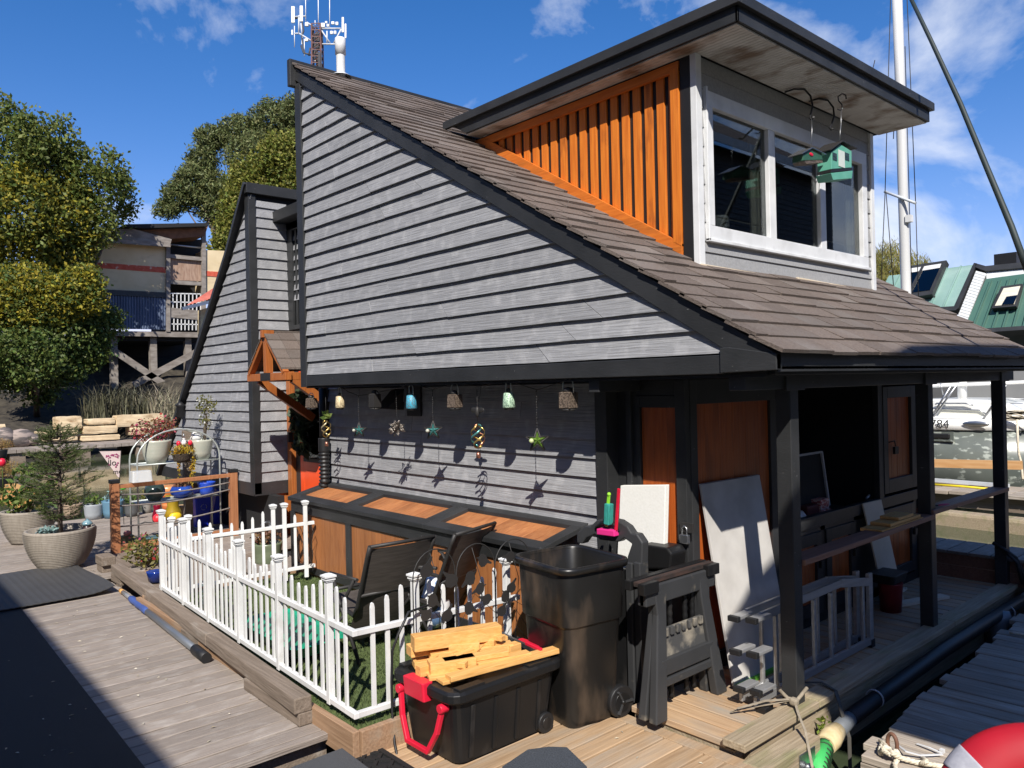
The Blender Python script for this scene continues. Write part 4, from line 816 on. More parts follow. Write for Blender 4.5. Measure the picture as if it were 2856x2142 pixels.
# cleaning tools
m_lime = M('lime_plastic', (.25, .60, .03), rough=.4); m_teal = M('teal_bristles', (.02, .22, .18), (.03, .30, .25), .8, (60, 60, 20))
sb = thing('scrub_brush', 'lime green scrub brush standing in the trolley handle', 'brush', sp((540, 650)) + Vector((0, -.02, 0)))
st = lambda p: on(*zS(*p), 1, 3.955)
b = MB(); b.bar(st((520, 620)), st((548, 280)), .022, .012, (0, 1, 0)); b.sphere(st((548, 290)), .014); b.build('handle', m_lime, sb, bevel=.003)
b = MB(); b.bar(st((540, 600)), st((548, 385)), .045, .05, (0, 1, 0)); b.build('bristles', m_teal, sb, bevel=.006)
wp_ = thing('window_squeegee', 'red handled squeegee with pink head in the trolley handle', 'squeegee', st((560, 680)))
b = MB(); b.bar(st((620, 660)), st((650, 230)), .022, .014, (0, 1, 0)); b.build('handle', m_red, wp_, bevel=.004)
b = MB(); b.bar(st((445, 668)), st((625, 690)), .04, .05, (0, 1, 0)); b.build('head', M('pink_plastic', (.70, .03, .22), rough=.5), wp_, bevel=.005)
# foam board leaning on the narrow door
b = MB(); fo = lambda p: on(*zS(*p), 1, 4.33); a, c = fo((665, 200)), fo((1128, 195)); d_, e = fo((668, 820)), fo((1152, 860))
b.prism([a, c, Vector((e.x, 4.24, .30)), Vector((d_.x, 4.24, .30))], (0, .045, 0)); tag(b.build('foam_board', m_foam, bevel=.004), 'white rigid foam board leaning against the narrow locker door', 'foam board')
# grey white sheet leaning on the wide door
b = MB(); zt_ = 1.325
b.prism([(-2.91, 4.497, .005), (-2.90, 5.22, .005), (-3.165, 5.29, zt_), (-3.165, 4.535, zt_ + .005)], (-.02, 0, .004)); sh_ = tag(b.build('leaning_sheet', m_drywall, bevel=.002), 'tall grey white panel leaning against the wide locker door', 'panel')
b = MB(); b.bar((-2.9, 4.49, .012), (-2.893, 5.22, .012), .028, .024); b.build('green_tape', M('green_tape', (.15, .5, .05)), sh_)
# tall pale board further along and a dark board by it
b = MB(); q0 = on(*zRR(845, 1659), 0, -3.0); a, c = on(*zRR(805, 1110), 0, -3.17), on(*zRR(965, 1075), 0, -3.17)
b.prism([a, c, Vector((-2.98, c.y - .02, .0)), Vector((-2.98, a.y, .0))], (-.015, 0, 0)); tag(b.build('leaning_board', m_ply, bevel=.002), 'narrow beige board leaning on the lower cabinet doors', 'board')
# padlock on the double door
pl = thing('padlock', 'silver padlock with long shackle hanging on the locker hasp', 'padlock', (-3.19, 4.39, .9))
s0 = lambda p: on(*zS(*p), 1, 4.365)
b = MB(); b.box(s0((1250, 0)).x, s0((1385, 0)).x, 4.375, 4.392, s0((1300, 680)).z, s0((1300, 580)).z); b.build('hasp', m_iron, pl, bevel=.002)
b = MB(); b.tube([s0((1297, 715)), s0((1300, 640)), s0((1322, 615)), s0((1345, 640)), s0((1348, 715))], .006, 8); b.build('shackle', m_steel, pl)
b = MB(); a, c = s0((1280, 790)), s0((1365, 710)); b.box(a.x, c.x, 4.355, 4.385, a.z, c.z); b.build('body', m_steel, pl, bevel=.006)
# ---------------------------------------------------------------- aluminium ladder lying on its side along the porch
lad = thing('folding_ladder', 'aluminium multi-position ladder lying on its side along the porch edge', 'ladder', (-2.66, 5.1, .03))
def lrail(y0, z0, y1, z1, x, wd=.055, th=.024, nm='rail'):
    b = MB(); b.bar((x, y0, z0), (x, y1, z1), th, wd, (0, 0, 1)); b.build(nm, m_alu, lad, bevel=.004)
for x in (-2.64, -2.74):
    lrail(4.30, .05, 5.92, .05, x); lrail(4.38, .56, 5.45, .57, x)
    b = MB(); b.bar((x, 5.45, .57), (x, 5.95, .49), .028, .06); b.build('rail', m_alu, lad, bevel=.004)
    for y in (4.56, 4.80, 5.06, 5.30, 5.56, 5.80):
        b = MB(); b.bar((x, y, .07), (x, y, .53), .026, .030, (0, 1, 0)); b.build('rung', m_alu, lad, bevel=.006)
    b = MB(); b.bar((x, 5.92, .02), (x, 5.92, .56), .03, .06, (0, 1, 0)); b.build('rung', m_alu, lad, bevel=.004)
for x, z, y in ((-2.62, .57, 4.30), (-2.72, .57, 4.26), (-2.62, .36, 4.30), (-2.72, .36, 4.27), (-2.62, .12, 4.33), (-2.72, .12, 4.30)):
    b = MB(); b.box(x - .034, x + .034, y - .05, y + .13, z - .011, z + .011); b.build('end_bracket', m_alu, lad, bevel=.004); b = MB(); b.box(x - .037, x + .037, y - .065, y - .03, z - .02, z + .014); b.build('end_cap', m_black, lad, bevel=.004)
b = MB(); b.loft([[(-2.62, 4.27, .0), (-2.55, 4.27, .0), (-2.55, 4.36, .0), (-2.62, 4.36, .0)], [(-2.62, 4.27, .04), (-2.55, 4.27, .04), (-2.55, 4.36, .05), (-2.62, 4.36, .05)]]); b.build('rubber_foot', m_black, lad, bevel=.004)
b = MB(); b.box(-2.80, -2.62, 5.90, 5.96, .0, .06); b.build('rubber_foot', m_black, lad, bevel=.004)
# straps round the ladder
# railing planks between the posts, with offcuts and pliers
def rail_plank(label, y0, y1, z0, z1):
    b = MB(); b.bar((-2.50, y0, z0), (-2.50, y1, z1), .14, .038); return tag(b.build('railing_plank', m_plank, bevel=.005), label, 'plank', 'planks across the porch posts')
q = on(*zRR(330, 1560), 0, -2.43); q2 = on(*zRR(1390, 1210), 0, -2.43)
rail_plank('red brown plank between the two nearest porch posts holding offcuts', 4.57, 6.66, .897, .915)
rail_plank('red brown plank between the two farther porch posts with pliers on it', 6.64, 8.50, .950, .94)
for lab, (xa, ya), (xb, yb), z, w_ in (('largest offcut at the bottom of the three on the plank', (790, 1335), (1200, 1225), .928, .16), ('middle offcut of the three stacked on the plank', (870, 1280), (1150, 1200), .953, .15), ('small square offcut on top of the three on the plank', (925, 1225), (1100, 1190), .978, .14)):
    b = MB(); a, c = on(*zRR(xa, ya), 2, z), on(*zRR(xb, yb), 2, z); b.bar(Vector((-2.52, a.y, z)), Vector((-2.52, c.y, z)), w_, .022); tag(b.build('offcut', m_ply if False else m_cut, bevel=.002), lab, 'offcut', 'offcuts on the porch plank')
ps = thing('pliers', 'dark pliers with pink handles lying on the farther plank', 'pliers', (-2.48, 6.9, .985))
b = MB(); a, c, e = on(*zRR(1400, 1130), 2, .985), on(*zRR(1455, 1125), 2, .985), on(*zRR(1545, 1112), 2, .985)
b.bar(a, c, .02, .012); b.build('jaws', m_iron, ps, bevel=.002)
for s in (-.014, .014): b = MB(); b.tube([c, c.lerp(e, .5) + Vector((s, 0, 0)), e + Vector((s*.7, 0, 0))], .006, 6); b.build('handle', M('pink_grip', (.45, .06, .12)), ps)
# things on the counter
b = MB()
cn = lambda p, x: on(*zRR(*p), 0, x)
fr = thing('picture_frame', 'pale edged frame leaning inside the dark locker opening', 'frame', (-3.5, 6.0, .80))
a, c = on(*zRR(305, 905), 0, -3.30), on(*zRR(490, 645), 0, -3.45); y0, y1, z0, z1 = a.y, on(*zRR(480, 700), 0, -3.38).y, .80, c.z
m_frame = M('pale_frame', (.42, .42, .42))
for p_, q_ in (((-3.36, y0, z0), (-3.42, y0, z1)), ((-3.42, y0, z1), (-3.42, y1, z1)), ((-3.42, y1, z1), (-3.36, y1, z0 + .1))): b = MB(); b.bar(p_, q_, .02, .018); b.build('frame_edge', m_frame, fr)
b = MB(); b.loft([[(-3.37, y0, z0), (-3.37, y1, z0), (-3.43, y1, z1), (-3.43, y0, z1)], [(-3.38, y0, z0), (-3.38, y1, z0), (-3.44, y1, z1), (-3.44, y0, z1)]]); b.build('panel', m_dark, fr)
m_boxr = M('red_white_box', (.38, .08, .07), (.60, .42, .38), .6, (30, 30, 60), .45, .55)
for k, (lab, p0_, p1_) in enumerate((('upper red and white carton on the counter', (435, 1020), (505, 950)), ('lower red and white carton on the counter', (445, 1110), (525, 1040)))):
    a, c = on(*zRR(*p0_), 0, -3.30), on(*zRR(*p1_), 0, -3.30); b = MB(); z0 = .80 if k else .895; b.box(-3.42, -3.30, a.y, c.y, z0, z0 + .09); tag(b.build('carton', m_boxr, bevel=.002), lab, 'carton')
b = MB(); a, c = on(*zRR(330, 1100), 0, -3.3), on(*zRR(430, 950), 0, -3.3); b.box(-3.48, -3.31, a.y, c.y, .80, .95); tag(b.build('dark_red_case', M('dark_red_case', (.10, .02, .02)), bevel=.01), 'dark red case beside the red and white cartons', 'case')
b = MB(); a = on(*zRR(240, 1090), 0, -3.28); b.loft([b.rrect(-3.3, a.y, .10, .12, .03, .80), b.rrect(-3.3, a.y, .13, .16, .04, .90), b.rrect(-3.3, a.y, .06, .13, .02, .94)], True, True); tag(b.build('paper_bag', M('pale_bag', (.45, .45, .45), (.65, .65, .63), .6, (20, 20, 20))), 'crumpled pale bag at the near end of the counter', 'bag')
pt = thing('power_tool', 'black and silver power tool at the far end of the counter', 'power tool', (-3.32, 7.1, .80))
a = on(*zRR(870, 1010), 0, -3.3); b = MB(); b.tube([(-3.3, a.y - .16, .85), (-3.3, a.y + .05, .87), (-3.3, a.y + .12, .86)], [.04, .05, .03], 10); b.build('motor', m_black, pt); b = MB(); b.tube([(-3.29, a.y - .12, .90), (-3.29, a.y - .02, .935), (-3.29, a.y + .12, .87)], .012, 8); b.build('handle', m_alu, pt)
# red bucket and paint tray on the deck
bk = thing('paint_bucket', 'small red bucket holding a black tray beyond the ladder', 'bucket', (-2.95, 7.0, 0))
c = on(*B3(1350, 640), 2, 0); b = MB(); b.lathe([(.085, .0), (.10, .24), (.105, .25)], (c.x, c.y, 0), 18); b.build('pail', M('dark_red_plastic', (.22, .012, .018), rough=.4), bk)
b = MB(); b.loft([b.rrect(c.x - .03, c.y + .02, .20, .26, .03, .25), b.rrect(c.x - .03, c.y + .02, .24, .32, .04, .33)], True); b.build('tray', m_black, bk, bevel=.006)
for lab, p, q, z in (('pale board scrap lying on the far porch deck', (1385, 600), (1700, 545), .015), ('thin stick lying beyond the red bucket', (1370, 540), (1445, 495), .02)):
    b = MB(); b.bar(on(*B3(*p), 2, z), on(*B3(*q), 2, z), .10 if z < .018 else .03, .025); tag(b.build('board_scrap', m_ply, bevel=.002), lab, 'board scrap')
# end platform of the porch
ep = thing('end_platform', 'low dark wooden platform at the far end of the porch', 'platform', (-2.9, 8.8, 0))
b = MB()
for k in range(9): b.box(-4.0 + .2*k, -3.81 + .2*k, 8.50, 9.10, .245, .275)
b.build('top_boards', m_walk, ep, bevel=.003); b = MB(); b.box(-4.0, -2.25, 8.53, 8.57, .13, .245); b.box(-4.0, -2.25, 8.53, 8.57, 0, .125); b.box(-2.28, -2.24, 8.57, 9.08, 0, .24); b.build('front_boards', m_plank, ep, bevel=.003)
# pipes, straps, ropes, hardware along the edge
hp = thing('drain_hose', 'thick black drain hose tied along the porch edge above the water', 'hose', (-2.32, 6, -.11))
b = MB(); b.tube([(-2.315, 4.86, -.125), (-2.32, 5.4, -.112), (-2.33, 6.5, -.09), (-2.335, 9.4, -.09)], .052, 12); b.build('hose', m_black, hp)
b = MB(); b.tube([(-2.30, 4.66, -.14), (-2.315, 4.87, -.125)], .050, 12); b.build('coupling', M('grey_rubber', (.12, .13, .14)), hp)
b = MB(); b.tube([(-2.275, 4.46, -.155), (-2.29, 4.56, -.148), (-2.302, 4.67, -.14)], [.058, .068, .056], 12); b.build('joint', M('tan_foam', (.50, .38, .19), (.62, .5, .29), .8, (20, 20, 20)), hp)
b = MB(); b.tube([(-2.19, 4.20, -.24), (-2.24, 4.32, -.185), (-2.275, 4.47, -.155)], .046, 12); gh = b.build('green_hose_end', M('green_corrugated_hose', (.05, .42, .10)), hp)
b = MB()
for i in range(9):
    t = i/8; c = Vector((-2.19, 4.20, -.24)).lerp(Vector((-2.275, 4.47, -.155)), t); d = Vector((-.085, .27, .085)).normalized(); b.tube([c - d*.005, c + d*.005], .051, 12)
b.build('hose_rib', M('black_rib', (.02, .05, .02)), gh)
for y in (5.25, 8.0):
    b = MB(); pts = [(-2.322 + .057*math.cos(t), y, -.11 + .057*math.sin(t)) for t in np.linspace(-1, 3.6, 14)]; b.tube(pts, .006, 6); b.build('hose_tie', M('grey_tie', (.4, .4, .4)), hp)
m_strap = M('beige_strap', (.24, .20, .145), (.33, .28, .21), .8, (30, 30, 30))
stp = thing('ratchet_strap', 'beige strap knotted round the front porch post', 'strap', (-2.48, 4.44, .08))
b = MB(); b.tube([(-2.56, 4.455, .10), (-2.50, 4.445, .07), (-2.44, 4.45, .075), (-2.435, 4.56, .12)], .012, 8); b.build('loop', m_strap, stp)
b = MB(); b.bar((-2.47, 4.42, .075), (-2.42, 4.42, .07), .045, .045); b.build('knot', m_strap, stp, bevel=.012)
for pts in ([(-2.46, 4.42, .08), (-2.55, 4.30, .06), (-2.66, 4.18, .035), (-2.70, 4.13, .02), (-2.66, 4.14, .05), (-2.55, 4.27, .09), (-2.47, 4.40, .085)], [(-2.43, 4.41, .06), (-2.37, 4.33, .045), (-2.28, 4.24, .0), (-2.19, 4.14, -.14), (-2.1, 4.05, -.40)]):
    b = MB()
    for i in range(len(pts) - 1): b.bar(pts[i], pts[i+1], .017, .003, (.3, .2, 1), .002)
    b.build('strap_tail', m_strap, stp)
dc = thing('black_strap', 'dark flat strap hanging over the porch edge into the water', 'strap', (-2.4, 4.9, 0))
pts = [(-2.62, 4.84, .03), (-2.50, 4.88, .05), (-2.39, 4.84, .04), (-2.35, 4.80, -.01), (-2.25, 4.72, -.18), (-2.20, 4.62, -.46)]
b = MB()
for i in range(5): b.bar(pts[i], pts[i+1], .028, .005, (.3, .2, 1), .004)
b.build('strap_band', M('dark_strap', (.07, .065, .055)), dc)
cl = thing('mooring_shackle', 'galvanised plate and shackle on the end of the porch ledger', 'shackle', (-2.2, 3.9, -.2))
b = MB(); b.box(-2.249, -2.242, 4.10, 4.28, -.27, -.085); b.build('plate', m_steel, cl, bevel=.003)
b = MB(); b.tube([(-2.22, 4.12, -.18), (-2.19, 4.11, -.24), (-2.19, 4.15, -.30), (-2.20, 4.21, -.28), (-2.22, 4.23, -.20)], .014, 8); b.sphere((-2.22, 4.17, -.17), .028); b.build('bow', m_steel, cl)
b = MB()
for i in range(7): b.tube([(-2.14 + .008*i, 3.82 + .01*i, -.26 - .028*i + .02*math.cos(t)) if False else (-2.19 + .016*math.cos(t)*(i % 2), 4.15 + .016*math.cos(t)*((i+1) % 2), -.27 - .026*i + .022*math.sin(t)) for t in np.linspace(0, 6.28, 9)], .006, 6)
b.build('chain', m_steel, cl)
b = MB(); c = Vector((-2.13, 4.40, -.37)); b.tube([(c.x - .10, c.y - .06, -.40), (c.x + .02, c.y + .12, -.37)], [.10, .11], 14); b.sphere((c.x + .02, c.y + .13, -.37), .11); tag(b.build('float_drum', M('worn_dark_drum', (.03, .033, .035), (.20, .15, .10), .5, (5, 5, 5), .5, .7)), 'dark worn float drum in the gap between porch and dock', 'float')
wd_ = on(*zb2(175, 1250), 2, -.12); wt = thing('weed', 'small green weed growing on the mossy porch beam', 'weed', (wd_.x, wd_.y, -.2)); leaf_mesh('leaves', leafmat('weed_leaf', (.10, .16, .02), (.22, .26, .05)), wt, [((wd_.x, wd_.y, -.13), (.05, .05, .08), 1)], 26, .045, 4)
# dock rope, ring and cable tie
rp_ = thing('mooring_rope', 'cream mooring rope tied through the rusty ring on the dock corner', 'rope', on(*zb2(800, 1500), 2, -.08))
D2 = lambda x, y, dz=0.0: on(*zb2(x, y), 2, -.08 + dz)
def twist(pts, r=.012, nm='rope_strand'):
    P_ = [Vector(p) for p in pts]; fine = []
    for i in range(len(P_) - 1):
        for k in range(8): fine.append(P_[i].lerp(P_[i+1], k/8))
    fine.append(P_[-1])
    for ph in (0, 2.1, 4.2):
        q = []
        for i, p in enumerate(fine):
            d = (fine[min(i+1, len(fine)-1)] - fine[max(0, i-1)]); _, s, u = frame_of(d); t = i*.75 + ph; q.append(p + s*math.cos(t)*r*.6 + u*math.sin(t)*r*.6)
        b = MB(); b.tube(q, r*.72, 6); b.build(nm, m_rope, rp_)
twist([D2(740, 1380, .02), D2(800, 1450, .05), D2(860, 1510, .06), D2(960, 1560, .03), D2(1100, 1600, .02), D2(1400, 1650, .02), D2(1600, 1700, .02)])
twist([D2(760, 1400, .03), D2(730, 1470, .04), D2(745, 1560, -.02), D2(760, 1640, -.12), D2(800, 1720, -.2)], .011)
twist([D2(840, 1470, .06), D2(780, 1440, .07), D2(760, 1480, .05), D2(830, 1520, .05), D2(900, 1480, .05), D2(930, 1540, .03), D2(880, 1620, .01), D2(900, 1700, .01)], .011)
twist([D2(1170, 1560, .02), D2(1210, 1590, .05), D2(1160, 1610, .03), D2(1240, 1620, .03), D2(1350, 1640, .02)], .011)
rg = D2(860, 1500); b = MB(); b.tube([rg + Vector((.03*math.cos(t), -.03*math.cos(t)*.3, .05 + .055*math.sin(t))) for t in np.linspace(-.6, 3.7, 14)], .011, 8); tag(b.build('dock_ring', m_rust), 'rusty iron ring standing on the dock corner', 'mooring ring')
b = MB(); pts = [D2(920, 1430, .02), D2(1000, 1490, .04), D2(1150, 1530, .02), D2(1370, 1520, .015)]
for i in range(3): b.bar(pts[i], pts[i+1], .014, .004, (0, 0, 1), .003)
b.bar(D2(1110, 1410, .01), D2(1240, 1450, .02), .014, .004); b.bar(D2(1240, 1450, .02), D2(1370, 1510, .015), .014, .004); b.box(D2(1370, 1510).x - .01, D2(1370, 1510).x + .012, D2(1370, 1510).y - .012, D2(1370, 1510).y + .012, -.075, -.055)
tag(b.build('cable_tie', m_white), 'white plastic cable tie lying curled on the dock boards', 'cable tie')
b = MB(); c = on(*zb2(1930, 210), 2, -.2); b.tube([(c.x - .02, c.y, -.40), (c.x - .01, c.y, -.22), (c.x + .03, c.y + .02, -.11), (c.x + .10, c.y + .05, -.09)], [.08, .10, .09, .04], 14); tag(b.build('dock_fender', M('grey_blue_fender', (.16, .19, .21), rough=.4)), 'grey blue fender hanging at the edge of the dock', 'fender')
tw = D2(2060, 265, .02); b = MB(); b.tube([tw, D2(2140, 275, .02), D2(2240, 290, .02), D2(2400, 300, .02)], .012, 6); tag(b.build('dock_line', m_rope), 'tan line lying across the dock boards near the fender', 'rope')
ch_ = thing('post_chain', 'dark chain and rope wrapped round the farthest porch post', 'chain', (-2.45, 8.44, .3))
b = MB(); b.tube([(-2.56, 8.43, .42), (-2.44, 8.42, .36), (-2.38, 8.46, .30), (-2.33, 8.5, .15), (-2.30, 8.5, -.05)], .018, 8); b.tube([(-2.44, 8.42, .34), (-2.36, 8.43, .26), (-2.34, 8.5, .05)], .016, 8); b.build('wrap', m_iron, ch_)
# life ring at the dock side
lc = far(2274, 1812, 2.68); lr = thing('life_ring', 'red life ring with pale reflective band at the near dock corner', 'life ring', lc)
vd = Vector(CAM) - lc; vd.normalize(); _, s_, u_ = frame_of(vd); RO = .37; tr_ = .105
m_lred = M('life_ring_red', (.40, .008, .018), rough=.5); m_band = M('reflective_band', (.33, .33, .37), (.40, .40, .44), .5, (40, 40, 40))
def torus(a0, a1, rt, nseg, parent, nm, mat):
    b = MB(); rings = []
    for i in range(nseg + 1):
        t = a0 + (a1 - a0)*i/nseg; c = lc + (s_*math.cos(t) + u_*math.sin(t))*(RO - tr_); rd = (s_*math.cos(t) + u_*math.sin(t))
        rings.append([c + rd*rt*math.cos(k*2*math.pi/20) + vd*rt*.62*math.sin(k*2*math.pi/20) for k in range(20)])
    b.loft(rings, True, True); return b.build(nm, mat, parent)
torus(0, 2*math.pi, tr_, 64, lr, 'ring', m_lred)
for k in range(4): torus(R(123 + 90*k - 7.5), R(123 + 90*k + 7.5), tr_ + .003, 12, lr, 'reflective_band', m_band)
b = MB(); b.tube([lc - vd*.12 + Vector((0, 0, .4)), Vector((lc.x, lc.y, -.1)) - vd*.12], .05, 10); tag(b.build('life_ring_post', m_black), 'dark post behind the red life ring', 'post')

# fallen leaves and grit on the mat and the boards
random.seed(31); b = MB()
for _ in range(150):
    x = rnd(-8.6, -4.3); y = rnd(.3, 2.1); zz = .022 if y < 1.25 else .006
    if rnd(0, 1) < .25: x, y, zz = rnd(-3.3, -2.4), rnd(2.4, 3.6), ZL + .004
    a = rnd(0, 6.28); l = rnd(.006, .02); d = Vector((math.cos(a), math.sin(a), 0)); s = Vector((-d.y, d.x, 0)); p = Vector((x, y, zz)); b.add([p - d*l, p + s*l*.4 + Vector((0, 0, .004)), p + d*l, p - s*l*.4 + Vector((0, 0, .002))], [(0, 1, 2, 3)])
ll = b.build('leaf_litter', M('dry_leaf_litter', (.35, .28, .17), (.55, .5, .4), .9, (3, 3, 3), .4, .6, .4), recalc=False); stuff(ll); tag(ll, 'scattered dry leaf bits on the black runner and deck boards', 'leaf litter')
# ================================================================ WALKWAY THINGS
kb = thing('kerb_beam', 'long grey timber kerb beam raised on blocks along the walkway edge', 'kerb', (-7, 2.2, 0))
b = MB()
pts = [(-4.42, 2.165), (-6.1, 2.247), (-7.9, 2.335), (-9.35, 2.405)]
for i in range(3): b.bar((*pts[i], .128), (pts[i+1][0] + .006, pts[i+1][1], .128), .115, .095)
b.build('top_beam', m_kerb, kb, bevel=.008)
for x0, x1, y in ((-4.42, -5.25, 2.187), (-6.35, -6.75, 2.272), (-9.0, -9.35, 2.398)):
    b = MB(); b.box(x1, x0, y - .052, y + .052, 0.0, .079); b.build('support_block', m_kerb, kb, bevel=.006)
b = MB(); c = on(*zG(1100, 1530), 2, .12); b.box(c.x - .18, c.x + .10, c.y - .08, c.y + .07, .085, .185); b.box(c.x - .16, c.x + .06, c.y - .07, c.y + .06, 0, .084); tag(b.build('kerb_block', m_kerb, bevel=.008), 'short stacked timber block at the far end of the kerb beam', 'block')
b = MB(); b.quad((-30, -1.2, .012), (-4.55, -1.2, .012), (-4.55, 1.292, .012), (-8.74, 1.466, .012)); b.v = [(-12.5, -1.2, .006), (-4.25, -1.2, .006), (-4.30, 1.275, .006), (-12.5, 1.50, .006), (-12.5, -1.2, .018), (-4.25, -1.2, .018), (-4.30, 1.275, .018), (-12.5, 1.50, .018)]; b.f = [(0, 3, 2, 1), (4, 5, 6, 7), (0, 1, 5, 4), (1, 2, 6, 5), (2, 3, 7, 6), (3, 0, 4, 7)]; b.s = [False]*6
tag(b.build('rubber_runner', m_mat), 'long black rubber runner mat along the walkway', 'mat')
b = MB(); NX, NY = 22, 60; x0, x1, y0, y1 = -10.45, -8.70, .2, 2.22
vs = []
for i in range(NX + 1):
    for j in range(NY + 1):
        x = x0 + (x1 - x0)*i/NX; y = y0 + (y1 - y0)*j/NY
        vs.append((x, y, .030 + .0035*(j % 2) + .010*math.sin(x*3.1 + y)*max(0, y - 1.3) + (.03*max(0, (y - 1.95)/.27)**2)*(1 + math.sin(x*2.6))))
b.add(vs, [(i*(NY+1) + j, (i+1)*(NY+1) + j, (i+1)*(NY+1) + j + 1, i*(NY+1) + j + 1) for i in range(NX) for j in range(NY)])
o = b.build('ribbed_mat', m_ribmat); sm_ = o.modifiers.new('thickness', 'SOLIDIFY'); sm_.thickness = .008; tag(o, 'ribbed black rubber mat with curled edge under the front planter', 'mat')
bh = thing('boat_hook', 'grey telescopic boat hook with blue grip and black end lying along the kerb', 'boat hook', (-7.3, 2.2, .04))
pA, pB = on(*B1(1345, 935), 2, .04) + Vector((0, -.02, 0)), on(*B1(800, 512), 2, .035) + Vector((0, -.015, 0)); t_ = lambda k: pA.lerp(pB, k)
b = MB(); b.tube([t_(.03), t_(.62)], .030, 14); b.build('outer_tube', M('grey_anodised', (.30, .32, .34), rough=.4, metal=.7), bh)
b = MB(); b.tube([t_(-.015), t_(.09)], .040, 16); b.build('end_cap', m_black, bh)
b = MB(); b.tube([t_(.62 + .24*i/12) for i in range(13)], [.034 if i % 4 else .028 for i in range(13)], 12); b.build('grip', M('blue_grip', (.05, .09, .28), rough=.5), bh)
b = MB(); b.tube([t_(.86), t_(.985)], .020, 10); b.build('inner_tube', m_alu, bh)
b = MB(); b.tube([t_(.985), t_(1.02)], .022, 10); b.build('tip', m_cut, bh)
# ramp plate, lattice mat, coir mat
pa = on(739, 1615, 2, 0); pb = on(797.7, 1659, 2, 0); pc = on(697, 1631, 2, 0); e1 = (pb - pa); e2 = (pc - pa).normalized()*1.6; e1 = e1.normalized()*1.2
b = MB(); b.prism([pa, pa + e1, pa + e1 + e2, pa + e2], (0, 0, -.03)); tag(b.build('ramp_plate', M('grey_grit_plate', (.055, .058, .062), (.075, .078, .083), .8, (200, 200, 200), bump=.6), bevel=.004), 'plain dark grey ramp plate at the near end of the walkway', 'ramp')
b = MB(); lx0, lx1, ly0, ly1 = -4.02, -3.30, 1.62, 2.40; z = ZL + .006
b.box(lx0, lx1, ly0, ly0 + .03, z, z + .016); b.box(lx0, lx1, ly1 - .03, ly1, z, z + .016); b.box(lx0, lx0 + .03, ly0 + .03, ly1 - .03, z, z + .016); b.box(lx1 - .03, lx1, ly0 + .03, ly1 - .03, z, z + .016); b.box(lx0 + .03, lx1 - .03, ly0 + .03, ly1 - .03, z - .004, z + .002)
for i in range(11):
    for j in range(11):
        cx_, cy_ = lx0 + .06 + i*.06, ly0 + .06 + j*.066; an = R(45 if (i + j) % 2 else -45); dv = Vector((math.cos(an), math.sin(an), 0))*.032; b.bar(Vector((cx_, cy_, z + .009)) - dv, Vector((cx_, cy_, z + .009)) + dv, .022, .012)
tag(b.build('lattice_mat', m_mat), 'black open lattice rubber mat beside the tote', 'mat')
b = MB(); m0 = [on(1085, 1662, 2, ZL), on(1140, 1625, 2, ZL), on(1225, 1620, 2, ZL), on(1268, 1662, 2, ZL)]; base = m0[1].lerp(m0[2], .5); pts = [m0[0], m0[1], m0[1].lerp(m0[2], .5) + Vector((-.01, .02, 0)), m0[2], m0[3]]; back = (Vector((CAM[0], CAM[1], ZL)) - base).normalized()*.5
pts += [m0[3] + back, m0[0] + back]; b.prism([p + Vector((0, 0, .004)) for p in pts], (0, 0, .014)); tag(b.build('coir_mat', m_carpet, bevel=.004), 'blue grey coarse door mat at the bottom edge of the landing', 'mat')
b = MB(); q = lambda p, x: on(*B2(*p), 0, x); b.tube([q((600, 590), -4.0), q((435, 650), -3.97), q((370, 790), -3.95), q((330, 900), -3.97), q((325, 1100), -3.97), q((330, 1300), -3.95), q((345, 1500), -3.90), q((375, 1650), -3.75)], .008, 8); tag(b.build('extension_cord', m_black), 'thin black cord hanging from the fence down beside the tote', 'cord')
# ================================================================ PLANTERS
def planter(nm, label, c, rim, base, h, grp):
    t = thing(nm, label, 'planter', c, grp); b = MB(); prof = [(base*.92, c[2])]
    n = 40
    for i in range(n + 1):
        k = i/n; r = base + (rim - base)*(1 - (1 - k)**2.2); prof.append((r + (.010 if i % 2 else -.010), c[2] + .01 + (h - .02)*k))
    prof += [(rim - .005, c[2] + h), (rim - .04, c[2] + h), (rim - .05, c[2] + h - .06)]; b.lathe(prof, (c[0], c[1], 0), 40, True, True); b.build('pot', m_stoneware, t)
    b = MB(); b.lathe([(rim - .046, c[2] + h - .065), (.01, c[2] + h - .04)], (c[0], c[1], 0), 24, False); b.build('soil', m_soil, t); return t
p1c = Vector((-10.47, 2.09, .03)); p2c = Vector((-12.68, 2.14, 0))
planter('ribbed_planter', 'large ribbed stone coloured planter nearest, holding a small spruce', p1c, .375, .235, .44, 'ribbed planters on the walkway')
planter('ribbed_planter', 'large ribbed stone coloured planter behind, holding a leafy shrub', p2c, .34, .21, .45, 'ribbed planters on the walkway')
m_bark = M('bark', (.10, .075, .055), (.17, .13, .10), .9, (20, 20, 8), bump=.5)
m_needle = M('spruce_needles', (.055, .085, .02), (.12, .15, .045), .6, (9, 9, 9), .35, .65, .35, trl=.2)
sp_ = thing('potted_spruce', 'small sparse spruce growing in the nearest ribbed planter', 'spruce', p1c + Vector((0, 0, .4)))
b = MB(); zz = p1c.z + .38; H_ = 1.27; top = Vector((p1c.x + .02, p1c.y + .02, zz + H_)); b.tube([(p1c.x, p1c.y, zz), (p1c.x - .02, p1c.y + .01, zz + .5), top], [.030, .02, .004], 8); b.build('trunk', m_bark, sp_)
b = MB(); tips = []; random.seed(11)
